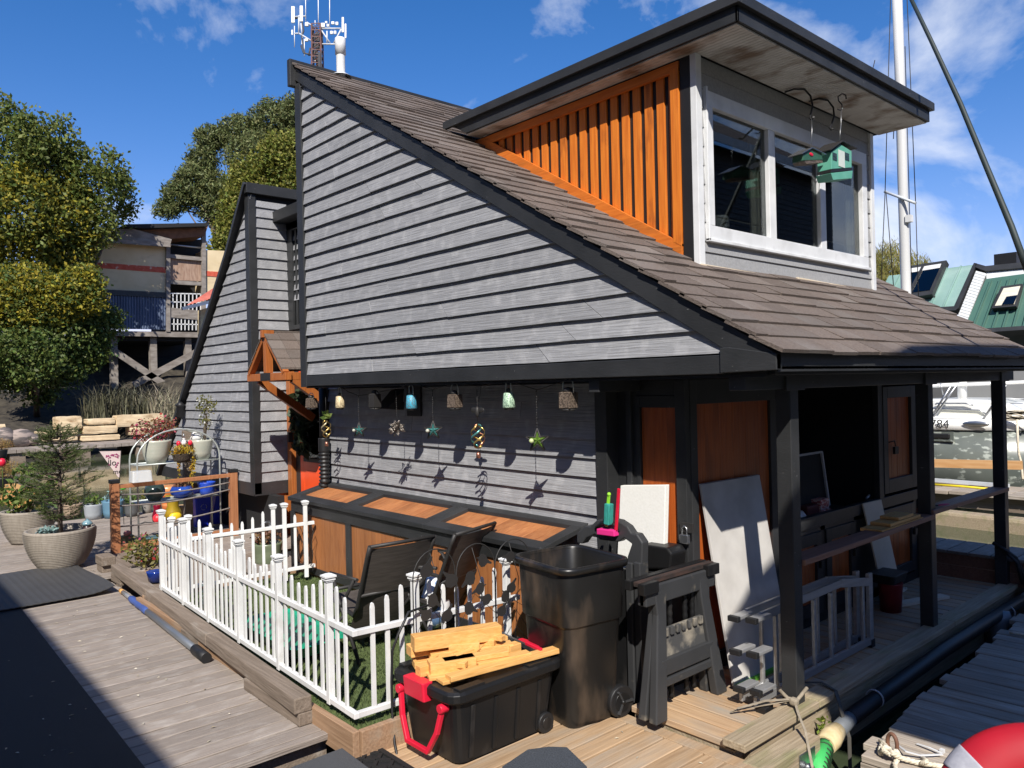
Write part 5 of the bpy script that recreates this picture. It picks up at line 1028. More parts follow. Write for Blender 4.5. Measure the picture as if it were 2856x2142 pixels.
for i in range(150):
    k = rnd(.10, .97); z = zz + H_*k; a = rnd(0, 6.28); ln = (.47*min(1, (k + .25)*1.6) if k < .38 else .56*(1 - k)**.55 + .02)*rnd(.65, 1.1)
    if k < .3: ln *= .75
    p0 = Vector((p1c.x, p1c.y, z)); p2 = p0 + Vector((math.cos(a)*ln*1.12, math.sin(a)*ln*1.12, ln*rnd(.05, .45))); b.tube([p0, p0.lerp(p2, .5) + Vector((0, 0, -.02)), p2], [.006, .004, .002], 5)
    if k > .26 or rnd(0, 1) < .45: tips.append((p0, p2, k))
b.build('branch', m_bark, sp_)
rng = np.random.default_rng(5); NV = []
for p0, p2, k in tips:
    d = (p2 - p0); L_ = d.length; d.normalize(); _, s, u = frame_of(d); twigs = [(p0.lerp(p2, .35), p2)]
    for q in range(5):
        f = rnd(.35, .9); st_ = p0.lerp(p2, f); twigs.append((st_, st_ + d*rnd(.05, .12) + s*rnd(-.10, .10) + u*rnd(-.03, .06)))
    for a, c in twigs:
        n = int(36*(c - a).length/.1) + 4; dd = (c - a).normalized()
        for _ in range(n):
            o_ = a.lerp(c, rnd(0, 1.05)); v = Vector((rnd(-1, 1), rnd(-1, 1), rnd(-.5, 1))).normalized(); v = (v - dd*v.dot(dd)*.3 + dd*.7).normalized()*rnd(.016, .026); w_ = v.cross(Vector((rnd(-1, 1), rnd(-1, 1), rnd(-1, 1)))).normalized()*.0024; NV += [o_ - w_, o_ + w_, o_ + v]
me = bpy.data.meshes.new('needles'); A_ = np.array([tuple(v - Vector(ORG[sp_])) for v in NV]); n = len(NV)//3
me.vertices.add(3*n); me.vertices.foreach_set('co', A_.ravel()); me.loops.add(3*n); me.loops.foreach_set('vertex_index', np.arange(3*n)); me.polygons.add(n); me.polygons.foreach_set('loop_start', np.arange(0, 3*n, 3)); me.update(calc_edges=True); me.materials.append(m_needle)
o = bpy.data.objects.new('needles', me); scene.collection.objects.link(o); o.parent = sp_
lf_green = leafmat('shrub_leaf', (.06, .12, .025), (.16, .22, .05)); lf_olive = leafmat('olive_leaf', (.12, .13, .03), (.22, .20, .06)); lf_succ = leafmat('blue_succulent_leaf', (.16, .26, .25), (.26, .36, .34), .2, .1)
lf_red = leafmat('pink_red_flower', (.45, .04, .07), (.60, .14, .16), .3); lf_yel = leafmat('golden_sedum', (.34, .20, .02), (.50, .36, .04), .3, .2); lf_bronze = leafmat('bronze_leaf', (.16, .07, .04), (.24, .13, .06)); lf_white = leafmat('white_flower', (.7, .7, .65), (.8, .8, .75), .1); lf_heather = leafmat('heather', (.28, .17, .06), (.40, .26, .08), .3)
def plant(nm, label, cat, base, blobs, n, size, mat, seed, stems=5, group=None, asp=.45, mat2=None, n2=0, droop=0.0):
    t = thing(nm, label, cat, base, group); b = MB(); random.seed(seed)
    for _ in range(stems):
        bl = random.choice(blobs); c = Vector(bl[0]); b.tube([Vector(base) + Vector((rnd(-.02, .02), rnd(-.02, .02), 0)), Vector(base).lerp(c, .5) + Vector((rnd(-.03, .03), rnd(-.03, .03), 0)), c + Vector((rnd(-1, 1)*bl[1][0]*.5, rnd(-1, 1)*bl[1][1]*.5, rnd(-.2, .6)*bl[1][2]))], [.006, .004, .002], 5)
    b.build('stem', m_bark, t); leaf_mesh('leaves', mat, t, blobs, n, size, seed, asp, .2, droop)
    if mat2: stuff(leaf_mesh('flowers', mat2, t, blobs, n2, size*.8, seed + 50, .8, .7))
    return t
plant('leafy_shrub', 'leafy green shrub with a yellow leaf in the rear ribbed planter', 'shrub', p2c + Vector((0, 0, .40)), [(p2c + Vector((.02, -.16, .66)), (.22, .24, .22), 2), (p2c + Vector((.05, .18, .70)), (.26, .26, .25), 2), (p2c + Vector((0, 0, .95)), (.2, .2, .16), 1)], 420, .10, lf_green, 21, 14, mat2=lf_olive, n2=60)
plant('potted_succulent', 'blue green succulent at the foot of the spruce', 'succulent', p1c + Vector((.15, -.16, .41)), [(p1c + Vector((.16, -.15, .45)), (.11, .11, .05), 1)], 190, .05, lf_succ, 23, 2, asp=.6)
mu = thing('mushroom_ornament', 'small mushroom house ornament with a blue cap on the planter rim', 'ornament', p1c + Vector((.12, .26, .44)))
mc = on(*zG(898, 1235), 0, p1c.x + .12); b = MB(); b.lathe([(.045, mc.z), (.05, mc.z + .05), (.035, mc.z + .10)], (mc.x, mc.y, 0), 12); b.build('stalk', M('dark_purple_glaze', (.05, .025, .03), (.10, .06, .06), .3, (30, 30, 30)), mu)
b = MB(); b.lathe([(.06, mc.z + .095), (.058, mc.z + .115), (.035, mc.z + .14), (.018, mc.z + .15), (.01, mc.z + .165)], (mc.x, mc.y, 0), 14); b.build('cap', M('blue_green_glaze', (.07, .16, .22), (.25, .38, .42), .15, (20, 20, 20)), mu)
# ---------------------------------------------------------------- gate frame
ga = thing('garden_gate_frame', 'brown timber gate frame with black caps and rope rails', 'railing', (-10.9, 3.55, 0))
for y in (2.80, 4.345):
    b = MB(); b.box(-10.95, -10.85, y - .05, y + .05, -.0, .90); po = b.build('gate_post', m_gatewood, ga, bevel=.005); b = MB(); b.box(-10.957, -10.843, y - .057, y + .057, .90, .945); b.build('post_cap', m_black, po, bevel=.005)
for z0, z1, h in ((.85, .86, .05), (.065, .065, .07)): b = MB(); b.bar((-10.9, 2.85, z0), (-10.9, 4.295, z1), .07, h); b.build('gate_rail', m_gatewood, ga, bevel=.004)
m_rr = M('grey_rope', (.16, .14, .13), (.24, .21, .19), .9, (40, 40, 40))
for z0, z1 in ((.745, .76), (.60, .66), (.335, .40)): b = MB(); b.tube([(-10.9, 2.84 + 1.47*t, z0 + (z1 - z0)*t - .045*math.sin(math.pi*t)) for t in np.linspace(0, 1, 12)], .011, 6); b.build('rope_rail', m_rr, ga)
# ---------------------------------------------------------------- plant shelf with arches
SX0, SX1, SY0, SY1, SZ = -11.52, -11.18, 3.16, 4.27, 1.075
m_galv = M('pale_galvanised_tube', (.45, .48, .46), rough=.4, metal=.4)
sf = thing('plant_shelf', 'pale tubular two level plant shelf with arched hoops', 'plant shelf', (-11.3, 3.7, 0))
for x in (SX0, SX1):
    b = MB(); r_ = (SY1 - SY0)/2; b.tube([(x, SY0, 0), (x, SY0, SZ + .06)] + [(x, (SY0 + SY1)/2 - r_*math.cos(math.pi*i/16), SZ + .06 + .40*math.sin(math.pi*i/16)) for i in range(1, 16)] + [(x, SY1, SZ + .06), (x, SY1, 0)], .012, 8); b.build('hoop', m_galv, sf)
for z in (SZ, .56):
    b = MB(); b.box(SX0, SX1, SY0, SY1, z - .008, z); b.tube([(SX1, SY0, z), (SX1, SY1, z)], .011, 6); b.tube([(SX0, SY0, z), (SX0, SY1, z)], .011, 6); b.build('shelf', m_galv, sf)
def pot(nm, label, c, r0, r1, h, mat, cat='pot', group='pots and vases on the patio', prof=None, rimw=.012):
    b = MB(); P_ = prof or [(r0, 0), (r0 + (r1 - r0)*.55, h*.35), (r1, h*.92), (r1 + .004, h), (r1 - rimw, h), (r1 - rimw - .01, h*.85)]
    b.lathe([(r, c[2] + z) for r, z in P_], (c[0], c[1], 0), 24); return tag(b.build(nm, mat), label, cat, group)
s1 = Vector((-11.33, 3.45, SZ)); s2 = Vector((-11.33, 4.05, SZ))
pot('glazed_pot', 'pale green glazed pot on the shelf under the fuchsia', s1, .12, .20, .32, m_celadon); pot('glazed_pot', 'pale green glazed pot on the shelf under the white flowers', s2, .11, .185, .29, m_celadon)
plant('fuchsia', 'red flowering fuchsia in the left glazed pot', 'fuchsia', s1 + Vector((0, 0, .28)), [(s1 + Vector((0, -.06, .46)), (.20, .26, .17), 2), (s1 + Vector((0, .14, .52)), (.15, .16, .16), 1)], 380, .05, lf_bronze, 31, 16, mat2=lf_red, n2=200)
plant('flowering_shrub', 'thin upright shrub with white flowers in the right glazed pot', 'shrub', s2 + Vector((0, .06, .27)), [(s2 + Vector((0, .08, .56)), (.09, .10, .14), 1), (s2 + Vector((0, .10, .78)), (.12, .15, .15), 2)], 330, .045, lf_olive, 33, 10, mat2=lf_white, n2=50)
sc_ = Vector((-11.22, 3.76, SZ)); pot('wire_basket', 'small planted basket between the two glazed pots', sc_, .10, .13, .12, m_soil)
plant('trailing_sedum', 'golden trailing sedum spilling off the shelf', 'sedum', sc_ + Vector((0, 0, .1)), [(sc_ + Vector((0, 0, .16)), (.14, .17, .10), 5), (sc_ + Vector((.05, -.06, -.08)), (.03, .025, .22), 1), (sc_ + Vector((.05, .11, -.14)), (.03, .03, .26), 1.3), (sc_ + Vector((.05, .14, -.05)), (.03, .03, .2), 1)], 900, .028, lf_yel, 35, 5, asp=.7)
fg = thing('garden_figurine', 'tiny red and white figurine standing in the golden sedum', 'figurine', sc_ + Vector((0, .03, .24)))
b = MB(); b.lathe([(.03, sc_.z + .23), (.035, sc_.z + .27), (.018, sc_.z + .31)], (sc_.x, sc_.y + .03, 0), 10); b.sphere((sc_.x, sc_.y + .03, sc_.z + .325), .022); b.build('figure', m_white, fg); b = MB(); b.lathe([(.022, sc_.z + .335), (.003, sc_.z + .40)], (sc_.x, sc_.y + .03, 0), 10); b.build('hat', m_steel, fg)
b = MB(); b.sphere((sc_.x + .02, sc_.y - .05, sc_.z + .26), .035, .03, .04); b.sphere((sc_.x + .02, sc_.y + .11, sc_.z + .26), .03, .03, .04); b.build('red_cloth', m_red, fg)
wc = thing('white_ornament', 'round white ornament resting in the right glazed pot', 'ornament', s2 + Vector((.05, -.07, .3))); b = MB(); b.sphere(s2 + Vector((.06, -.07, .32)), .05, .075, .055); b.build('shell', m_white, wc); b = MB(); b.tube([s2 + Vector((.08, -.16, .31)), s2 + Vector((.08, -.11, .40)), s2 + Vector((.08, -.03, .40)), s2 + Vector((.08, .01, .33))], .012, 6); b.build('rim', m_white, wc)
b = MB(); q = on(*R4(1210, 1175), 0, -11.75); b.box(-11.8, -11.7, q.y - .055, q.y + .055, .0, q.z + .10); tag(b.build('timber_post', m_kerb, bevel=.006), 'weathered square post behind the arched plant shelf', 'post')
m_bluegl = M('cobalt_glaze', (.01, .03, .22), (.02, .07, .36), .12, (6, 6, 6)); m_dkgreen = M('dark_green_glaze', (.015, .03, .028), (.03, .05, .045), .2, (6, 6, 6)); m_greypot = M('light_grey_pot', (.33, .36, .39), rough=.5); m_bluepot = M('muted_blue_pot', (.12, .24, .34), rough=.35); m_silver = M('silver_vase_glaze', (.34, .33, .31), rough=.25, metal=.3); m_tan = M('tan_pot', (.36, .27, .19), rough=.6)
z2 = .56
pot('bulb_pot', 'dark green rounded pot on the lower shelf', Vector((-11.33, 3.42, z2)), .07, .14, .22, m_dkgreen, prof=[(.07, 0), (.13, .08), (.135, .15), (.11, .22), (.10, .22)])
pot('bowl_pot', 'cobalt blue bowl on the lower shelf', Vector((-11.33, 3.78, z2 + .005)), .08, .15, .16, m_bluegl, prof=[(.07, 0), (.14, .05), (.155, .10), (.13, .155), (.12, .16)])
plant('succulent', 'pinkish spiky succulent in the cobalt bowl', 'succulent', Vector((-11.33, 3.78, z2 + .15)), [(Vector((-11.33, 3.78, z2 + .20)), (.12, .14, .06), 1)], 130, .07, lf_bronze, 37, 2, asp=.25)
pot('basket_pot', 'bright blue woven basket on the lower shelf right end', Vector((-11.33, 4.13, z2 + .02)), .09, .12, .17, M('blue_woven_plastic', (.01, .04, .40), (.03, .10, .55), .4, (60, 60, 60)))
# pots along the patio edge
def edge_pot(lab, px, r, h, mat, top=None, seed=1, nm='flower_pot', leaf=None, n=120, ls=.06):
    c = on(*zG(*px), 2, 0); c = c + Vector((-r*.9, .1*r, 0)); pot(nm, lab, c, r*.8, r, h, mat)
    if leaf: plant('pot_plant', top, 'plant', c + Vector((0, 0, h - .02)), [(c + Vector((0, 0, h + .07)), (r*.95, r*.95, .10), 1)], n, ls, leaf, seed, 6, 'plants in the patio pots')
edge_pot('light grey ringed pot at the patio edge', (975, 1110), .145, .25, m_greypot, 'green leaves in the light grey ringed pot', 41, leaf=lf_green)
edge_pot('muted blue pot just left of the gate post', (1180, 1095), .17, .29, m_bluepot, 'pale blue green leaves in the muted blue pot', 42, leaf=lf_succ, n=60)
edge_pot('dark grey pot with a red flower right of the gate post', (1370, 1075), .12, .20, m_dusty if False else M('dark_grey_pot', (.10, .105, .11), rough=.5), 'red and green plant in the dark grey pot', 43, leaf=lf_green)
edge_pot('silver teardrop vase behind the rope rails', (1520, 1040), .085, .24, m_silver, 'grassy leaves in the silver teardrop vase', 44, nm='vase', leaf=lf_olive, n=70, ls=.11)
edge_pot('tan pot hidden behind the spruce', (760, 1095), .15, .24, m_tan, 'pale leafy plant in the tan pot', 45, leaf=lf_olive)
b = MB(); q = on(*zG(1265, 775), 0, -13.2); fl = thing('green_pinwheel', 'small bright green ornament on a stick behind the gate', 'ornament', (q.x, q.y, 0)); b.tube([(q.x, q.y, .0), (q.x, q.y, q.z)], .005, 5); b.build('stick', m_iron, fl); b = MB(); b.sphere((q.x, q.y, q.z), .035, .05, .035); b.sphere((q.x, q.y + .05, q.z + .02), .025); b.build('head', M('bright_green', (.05, .6, .05)), fl)
# colourful things behind the gate
hp_ = lambda x, y, z=0.0: on(*zH(x, y), 2, z)
m_oran = M('orange_glaze', (.62, .13, .02), (.70, .30, .12), .3, (1, 1, 60), .46, .54); m_ochre = M('ochre_glaze', (.24, .16, .01), (.34, .23, .02), .3, (8, 8, 8)); m_yel = M('yellow_plastic', (.72, .50, .02), rough=.4)
c = hp_(560, 430) + Vector((-.25, .05, 0)); pot('striped_pot', 'orange glazed pot with pale stripes', c, .10, .20, .42, m_oran, prof=[(.10, 0), (.12, .2), (.11, .26), (.19, .38), (.205, .46), (.19, .46)])
c = hp_(605, 490); yv = thing('ochre_vase', 'waisted ochre vase with bright yellow front', 'vase', c, 'pots and vases on the patio'); b = MB(); b.lathe([(.10, 0), (.13, .08), (.12, .16), (.085, .24), (.10, .34), (.12, .40), (.11, .41)], (c.x - .12, c.y, 0), 20); b.build('body', m_ochre, yv); b = MB(); b.sphere((c.x - .02, c.y, .075), .05, .10, .075); b.build('front', m_yel, yv)
c = hp_(445, 505); rb = thing('red_watering_toy', 'red bottle shaped container with a bright red dotted ball', 'container', c); b = MB(); b.lathe([(.07, .0), (.08, .10), (.05, .20), (.06, .26), (.055, .27)], (c.x - .12, c.y + .03, 0), 16); b.build('bottle', M('dark_red_glass', (.16, .005, .02), rough=.2), rb); b = MB(); b.sphere((c.x, c.y, .075), .075); b.build('ball', M('red_dotted', (.70, .015, .03), (.75, .05, .06), .4, (60, 60, 60)), rb)
m_card = M('cardboard', (.40, .26, .14), (.46, .31, .18), .8, (4, 4, 4)); c = hp_(695, 460); b = MB(); b.box(c.x - .3, c.x - .02, c.y - .1, c.y + .1, 0, .19); tag(b.build('cardboard_box', m_card, bevel=.003), 'small cardboard box behind the picket fence posts', 'box')
c = hp_(875, 440); cb_ = thing('cream_bucket', 'cream plastic bucket beside the blue recycling bin', 'bucket', c); b = MB(); b.lathe([(.095, 0), (.11, .28), (.115, .29), (.10, .29)], (c.x - .1, c.y, 0), 18); b.build('pail', M('cream_plastic', (.66, .58, .42), rough=.5), cb_)
c = hp_(805, 330, .25); b = MB(); b.lathe([(.035, .0), (.035, .30), (.045, .32), (.045, .40), (.03, .42)], (c.x - .2, c.y, 0), 12); tag(b.build('white_spray_can', M('pale_aqua', (.45, .62, .62), rough=.4)), 'pale aqua canister standing by the cream bucket', 'canister')
c = hp_(800, 430); b = MB(); b.sphere((c.x, c.y, .06), .06, .09, .06); tag(b.build('brown_stone', m_tan), 'rounded brown ornament below the aqua canister', 'ornament'); plant('pot_plant', 'dark green plant on the rounded brown ornament', 'plant', Vector((c.x, c.y, .1)), [(Vector((c.x, c.y, .2)), (.07, .07, .09), 1)], 70, .06, lf_green, 47, 4, 'plants in the patio pots')
m_rbin = M('blue_bin_plastic', (.015, .035, .55), (.03, .06, .68), .4, (4, 4, 4))
for lab, dx, dy, tl in (('blue recycling bin with white arrows mark, upright', .0, -.09, .0), ('blue recycling bin leaning behind the upright one', -.08, .16, .12)):
    c = hp_(960, 515) + Vector((-.05 + dx, dy - .12, 0)); t = thing('recycling_bin', lab, 'recycling bin', c, 'blue recycling bins'); b = MB(); b.loft([b.rrect(c.x, c.y, .22, .20, .03, 0), b.rrect(c.x, c.y + tl, .27, .25, .03, .52)], True); b.build('bin_body', m_rbin, t, bevel=.004); b = MB(); b.loft([b.rrect(c.x, c.y + tl, .30, .28, .04, .52), b.rrect(c.x, c.y + tl, .31, .29, .04, .55)]); b.build('bin_rim', m_rbin, t, bevel=.004)
    if tl == 0:
        b = MB()
        for k in range(3):
            a0 = R(90 + 120*k); p = [Vector((c.x + .131, c.y + .045*math.cos(a0 + q), .30 + .045*math.sin(a0 + q))) for q in (0, .8, 1.5)]; b.bar(p[0], p[1], .002, .016, (1, 0, 0)); b.bar(p[1], p[2], .002, .016, (1, 0, 0))
        b.build('arrows_mark', m_white, t)
b = MB(); c = hp_(185, 715, 0); b.box(c.x - .16, c.x - .04, c.y - .09, c.y + .09, 0, .14); tag(b.build('planter_box', M('green_grey_box', (.16, .15, .08)), bevel=.005), 'small olive box just inside the left gate post', 'box')
b = MB(); b.sphere((c.x - .08, c.y + .01, .17), .04, .05, .04); tag(b.build('pink_ornament', M('pink_shell', (.55, .22, .2))), 'small pink ornament lying on the olive box', 'ornament')
b = MB(); c = hp_(360, 690, 0); b.loft([b.rrect(c.x - .1, c.y, .18, .30, .05, .02), b.rrect(c.x - .1, c.y, .24, .36, .06, .07)], True); tag(b.build('blue_tray', M('grey_teal_tray', (.10, .19, .20), rough=.4)), 'grey teal oval tray on the patio inside the gate', 'tray')
b = MB(); b.tube([hp_(265, 520, .01), hp_(330, 495, .015), hp_(420, 500, .01), hp_(560, 505, .012), hp_(760, 500, .01), hp_(900, 495, .012)], .010, 6); tag(b.build('garden_hose', M('dark_grey_hose', (.06, .06, .06))), 'dark garden hose lying across the patio', 'hose')
# clear tub on the gate rail
m_clear = bpy.data.materials.new('clear_plastic'); m_clear.use_nodes = True; pb_ = m_clear.node_tree.nodes['Principled BSDF']; pb_.inputs['Base Color'].default_value = (.75, .78, .8, 1); pb_.inputs['Alpha'].default_value = .55; pb_.inputs['Roughness'].default_value = .25
q0, q1 = on(*zG(1340, 720), 0, -10.9), on(*zG(1548, 600), 0, -10.9); b = MB(); b.loft([b.rrect(-10.9, (q0.y + q1.y)/2, .20, q1.y - q0.y, .02, .888), b.rrect(-10.9, (q0.y + q1.y)/2, .17, (q1.y - q0.y)*.92, .02, 1.03)], True); tag(b.build('clear_tub', m_clear, bevel=.004), 'upturned translucent plastic tub on the gate rail', 'tub')
# pennant flag
def text_mesh(nm, s, size, mtx, mat, parent=None, ext=.001, align='CENTER'):
    cu = bpy.data.curves.new(nm, 'FONT'); cu.body = s; cu.size = size; cu.extrude = ext; cu.align_x = align; cu.align_y = 'CENTER'
    ob = bpy.data.objects.new(nm, cu); scene.collection.objects.link(ob); bpy.context.view_layer.update()
    me = bpy.data.meshes.new_from_object(ob.evaluated_get(bpy.context.evaluated_depsgraph_get())); bpy.data.objects.remove(ob)
    me.transform(mtx)
    if parent is not None: me.transform(Matrix.Translation(-Vector(ORG[parent])))
    me.materials.append(mat); o = bpy.data.objects.new(nm, me); scene.collection.objects.link(o)
    if parent is not None: o.parent = parent
    ORG[o] = ORG.get(parent, (0, 0, 0)); return o
FX = -10.82; fp = lambda x, y: on(*zG(x, y), 0, FX)
fg_ = thing('pennant_flag', 'pale pink triangular pennant with purple flowers and lettering', 'flag', fp(1240, 400))
b = MB(); b.prism([fp(1022, 402), fp(1243, 397), fp(1232, 672), fp(1212, 665)], (.004, 0, 0)); b.build('cloth', M('pale_pink_cloth', (.62, .50, .48), (.70, .58, .55), .8, (6, 6, 6)), fg_)
b = MB(); b.tube([fp(1242, 392), fp(1228, 700)], .006, 6); b.tube([fp(1015, 400), fp(1248, 395)], .004, 6); b.build('flag_pole', m_iron, fg_)
m_purp = M('purple_print', (.22, .02, .10), (.40, .10, .20), .8, (40, 40, 40)); b = MB(); random.seed(4)
for _ in range(34):
    t = rnd(0, 1); x = 1085 + 135*t; y = 455 + 10*math.sin(t*7) + rnd(-22, 14); c = fp(x, y); b.sphere((FX + .006, c.y, c.z), .002, .009, .009, 6, 4)
for x, y in ((1200, 540), (1190, 560), (1210, 520), (1120, 540)): c = fp(x, y); b.sphere((FX + .006, c.y, c.z), .003, .014, .012, 6, 4)
b.build('flower_print', m_purp, fg_)
TM = lambda c, sc=1.0: Matrix.Translation(c) @ Matrix(((0, 0, 1, 0), (1, 0, 0, 0), (0, 1, 0, 0), (0, 0, 0, 1)))
m_ink = M('black_ink', (.02, .02, .02)); text_mesh('lettering', 'llo', .105, TM(fp(1150, 520) + Vector((.007, 0, 0))), m_ink, fg_); text_mesh('lettering', 'me', .085, TM(fp(1205, 610) + Vector((.007, 0, 0))), m_ink, fg_)
# left edge: heather pots, tulip, lumber stack, low plants by the kerb
for lab, px, r, h, hh in (('golden heather in a black pot at the left edge, rear', (20, 480), .20, .30, .2), ('golden heather in a black pot at the left edge, front with a red bloom', (40, 820), .22, .30, .22)):
    c = on(*zG(*px), 2, 0); c.x -= .2; pot('heather_pot', lab.replace('golden heather in a black pot', 'black pot of golden heather'), c, r*.7, r, h, m_black, group='heather pots')
    plant('heather', lab, 'heather', c + Vector((0, 0, h - .02)), [(c + Vector((0, .05, h + .16)), (r*1.5, r*1.6, hh), 1)], 1500, .06, lf_heather, 51 + int(h*10), 12, 'heather plants', asp=.15)
c = on(*zG(20, 515), 0, -16.0); tl = thing('tulip', 'single red tulip above the front heather', 'flower', c); b = MB(); b.sphere(c, .06, .065, .075); b.build('bloom', m_red, tl); b = MB(); b.tube([c, c + Vector((0, .01, -.5))], .008, 5); b.build('stem', lf_green, tl)
for k in range(6):
    z = .04 + .05*k; a, c = on(*zG(70, 860), 2, .1) + Vector((-.1 - .05*(k % 3), .02*k, 0)), on(*zG(210, 960), 2, .1) + Vector((.1, .03*k, 0)); a.z = c.z = z; b = MB(); b.bar(a, c, .20, .045); tag(b.build('stacked_board', m_cut, bevel=.003), 'fresh sawn board in the small stack behind the rear planter', 'board', 'stacked fresh boards')
c = on(*zG(1480, 1560), 2, .05); plant('border_shrub', 'low green and red shrub beside the end of the picket fence', 'shrub', (c.x, c.y, 0), [(Vector((c.x - .05, c.y, .22)), (.22, .22, .18), 2), (Vector((c.x, c.y + .1, .10)), (.2, .2, .1), 1)], 420, .06, lf_olive, 61, 12, mat2=lf_red, n2=40)
b = MB(); c = on(*zF(150, 820), 2, .0); b.lathe([(.08, .0), (.10, .10), (.105, .11), (.09, .11)], (c.x - .05, c.y, 0), 16); tag(b.build('flower_pot', m_bluegl), 'small cobalt pot outside the fence corner', 'pot', 'pots and vases on the patio')
b = MB(); b.bar(on(*zG(1190, 1470), 2, -.02), on(*zG(1440, 1600), 2, -.02), .30, .05); tag(b.build('dark_plank', m_kerb, bevel=.005), 'dark wet plank slanting from the gate post towards the fence', 'plank')
b = MB(); b.bar(on(*zG(1250, 1560), 2, -.06) + Vector((.2, .1, 0)), on(*zG(1500, 1650), 2, -.06) + Vector((.3, 0, 0)), .10, .10); tag(b.build('brown_joist', m_garden, bevel=.005), 'brown joist below the dark slanting plank', 'joist')
c = on(*zF(615, 1190), 2, .0); plant('climbing_weed', 'thin grey green weed climbing the long picket fence', 'weed', (c.x, c.y + .03, 0), [(Vector((c.x, c.y + .03, .16)), (.05, .05, .16), 1)], 110, .05, lf_succ, 63, 4, asp=.2)
# inside the far fence: deck step, planter, cage
b = MB(); b.box(-10.3, -7.98, 2.5, 4.25, -.35, -.02); tag(b.build('side_float', m_kerb), 'dark low float between the gate and the picket fence', 'float')
for lab, px, r, h, mt in (('wide green glazed pot of bronze leaves behind the fence end', zF(1310, 400), .17, .30, M('mossy_green_glaze', (.12, .15, .09), (.18, .21, .13), .3, (4, 4, 12))),):
    c = on(px[0], px[1], 0, -8.6); pot('glazed_pot', lab, Vector((-8.7, c.y, -.02)), r*.7, r, h, mt); plant('bronze_plant', 'bronze leaved plant in the wide green pot', 'plant', Vector((-8.7, c.y, h - .04)), [(Vector((-8.7, c.y, h + .05)), (r, r, .08), 1)], 260, .05, lf_bronze, 65, 6)
    b = MB(); p0 = Vector((-8.68, c.y, h + .12)); b.tube([p0, p0 + Vector((.01, .04, .05)), p0 + Vector((0, .02, .10)), p0 + Vector((.0, -.05, .09)), p0 + Vector((0, -.09, .06))], [.03, .035, .02, .016, .005], 8); tag(b.build('bird_ornament', m_steel), 'grey metal bird ornament on the wide green pot', 'ornament')
b = MB(); b.box(-9.0, -8.05, 3.55, 4.2, .0, .05); tag(b.build('stepping_board', m_walk, bevel=.006), 'wooden step board behind the far picket fence', 'step')
# ================================================================ HANGING THINGS UNDER THE OVERHANG
HY = 3.985; hq = lambda p: on(p[0], p[1], 1, HY)
b = MB(); gp = [hq(R5(x, y)) for x, y in ((-115, 845), (0, 848), (45, 880), (110, 905), (185, 895), (330, 865), (455, 825), (590, 865), (740, 822), (890, 845), (1075, 800), (1210, 850), (1270, 868), (1330, 850), (1480, 795))]
b.tube(gp, .0035, 6); tag(b.build('garland_wire', m_iron), 'dark sagging wire strung under the overhang to carry the lanterns', 'wire')
LG = 'lanterns hanging under the overhang'
def lantern(label, top, bot, w0, w1, mat, sq=False, handle=60):
    """w0/w1: widths at the top and bottom in picture units"""
    a, c = hq(top), hq(bot); k = (c - Vector(CAM)).dot(Vector(RM[2]))/PPM; h = a.z - c.z
    t = thing('hanging_lantern', label, 'lantern', (c.x, HY, c.z), LG); n = 4 if sq else 20; rot_ = R(45 - 38) if sq else 0
    b = MB(); r0, r1 = w0*k/2*(1.25 if sq else 1), w1*k/2*(1.25 if sq else 1); rg = []
    for r, z in ((r1*.85, c.z), (r1, c.z + h*.06), (r0, a.z), (r0*.7, a.z + .006)): rg.append([Vector((c.x + r*math.cos(2*math.pi*i/n + rot_ + R(45)), HY + r*math.sin(2*math.pi*i/n + rot_ + R(45)), z)) for i in range(n)])
    b.loft(rg, True, not sq); b.build('shade', mat, t)
    b = MB(); b.lathe([(r0*.55, a.z + .004), (r0*.5, a.z + .03), (.006, a.z + .04)], (c.x, HY, 0), 12); b.build('cap', m_iron, t); b = MB(); b.lathe([(r1*.7, c.z - .015), (r1*.75, c.z)], (c.x, HY, 0), 12); b.build('base', m_iron, t)
    b = MB(); hh = handle*k; b.tube([(c.x - r0*.75, HY, a.z)] + [(c.x - r0*.75*math.cos(math.pi*i/8), HY, a.z + hh*.6 + hh*.4*math.sin(math.pi*i/8)) for i in range(9)] + [(c.x + r0*.75, HY, a.z)], .0045, 5); b.build('handle', m_galv, t)
def perf(nm, c1, c2): return M(nm, c1, c2, .5, (90, 90, 90), .47, .53)
m_wick = perf('brown_wicker', (.06, .045, .035), (.17, .13, .10))
lantern('cream perforated lantern near the canopy', zE(826, 605), zE(826, 690), 17, 21, perf('cream_perforated', (.70, .58, .36), (.38, .30, .18)), handle=20)
lantern('dark grey wicker lantern beside the exhaust hood', R5(218, 895), R5(218, 985), 21, 22, m_iron, True, 5)
lantern('turquoise perforated lantern in the row', R5(455, 905), R5(455, 990), 20, 25, perf('turquoise_perforated', (.05, .36, .52), (.10, .20, .25)), handle=24)
lantern('brown square wicker lantern at the middle of the row', R5(737, 900), R5(737, 985), 26, 27, m_wick, True, 25)
lantern('pale mint perforated lantern right of the bee spinner', R5(1086, 890), R5(1086, 985), 22, 29, perf('mint_perforated', (.48, .66, .48), (.20, .30, .22)), handle=28)
lantern('large brown woven lantern at the right end of the row', R5(1473, 885), R5(1473, 990), 33, 33, m_wick, True, 30)
lantern('small dark lantern hanging from the canopy brace', zE(612, 620), zE(612, 690), 19, 21, m_wick, True, 12)
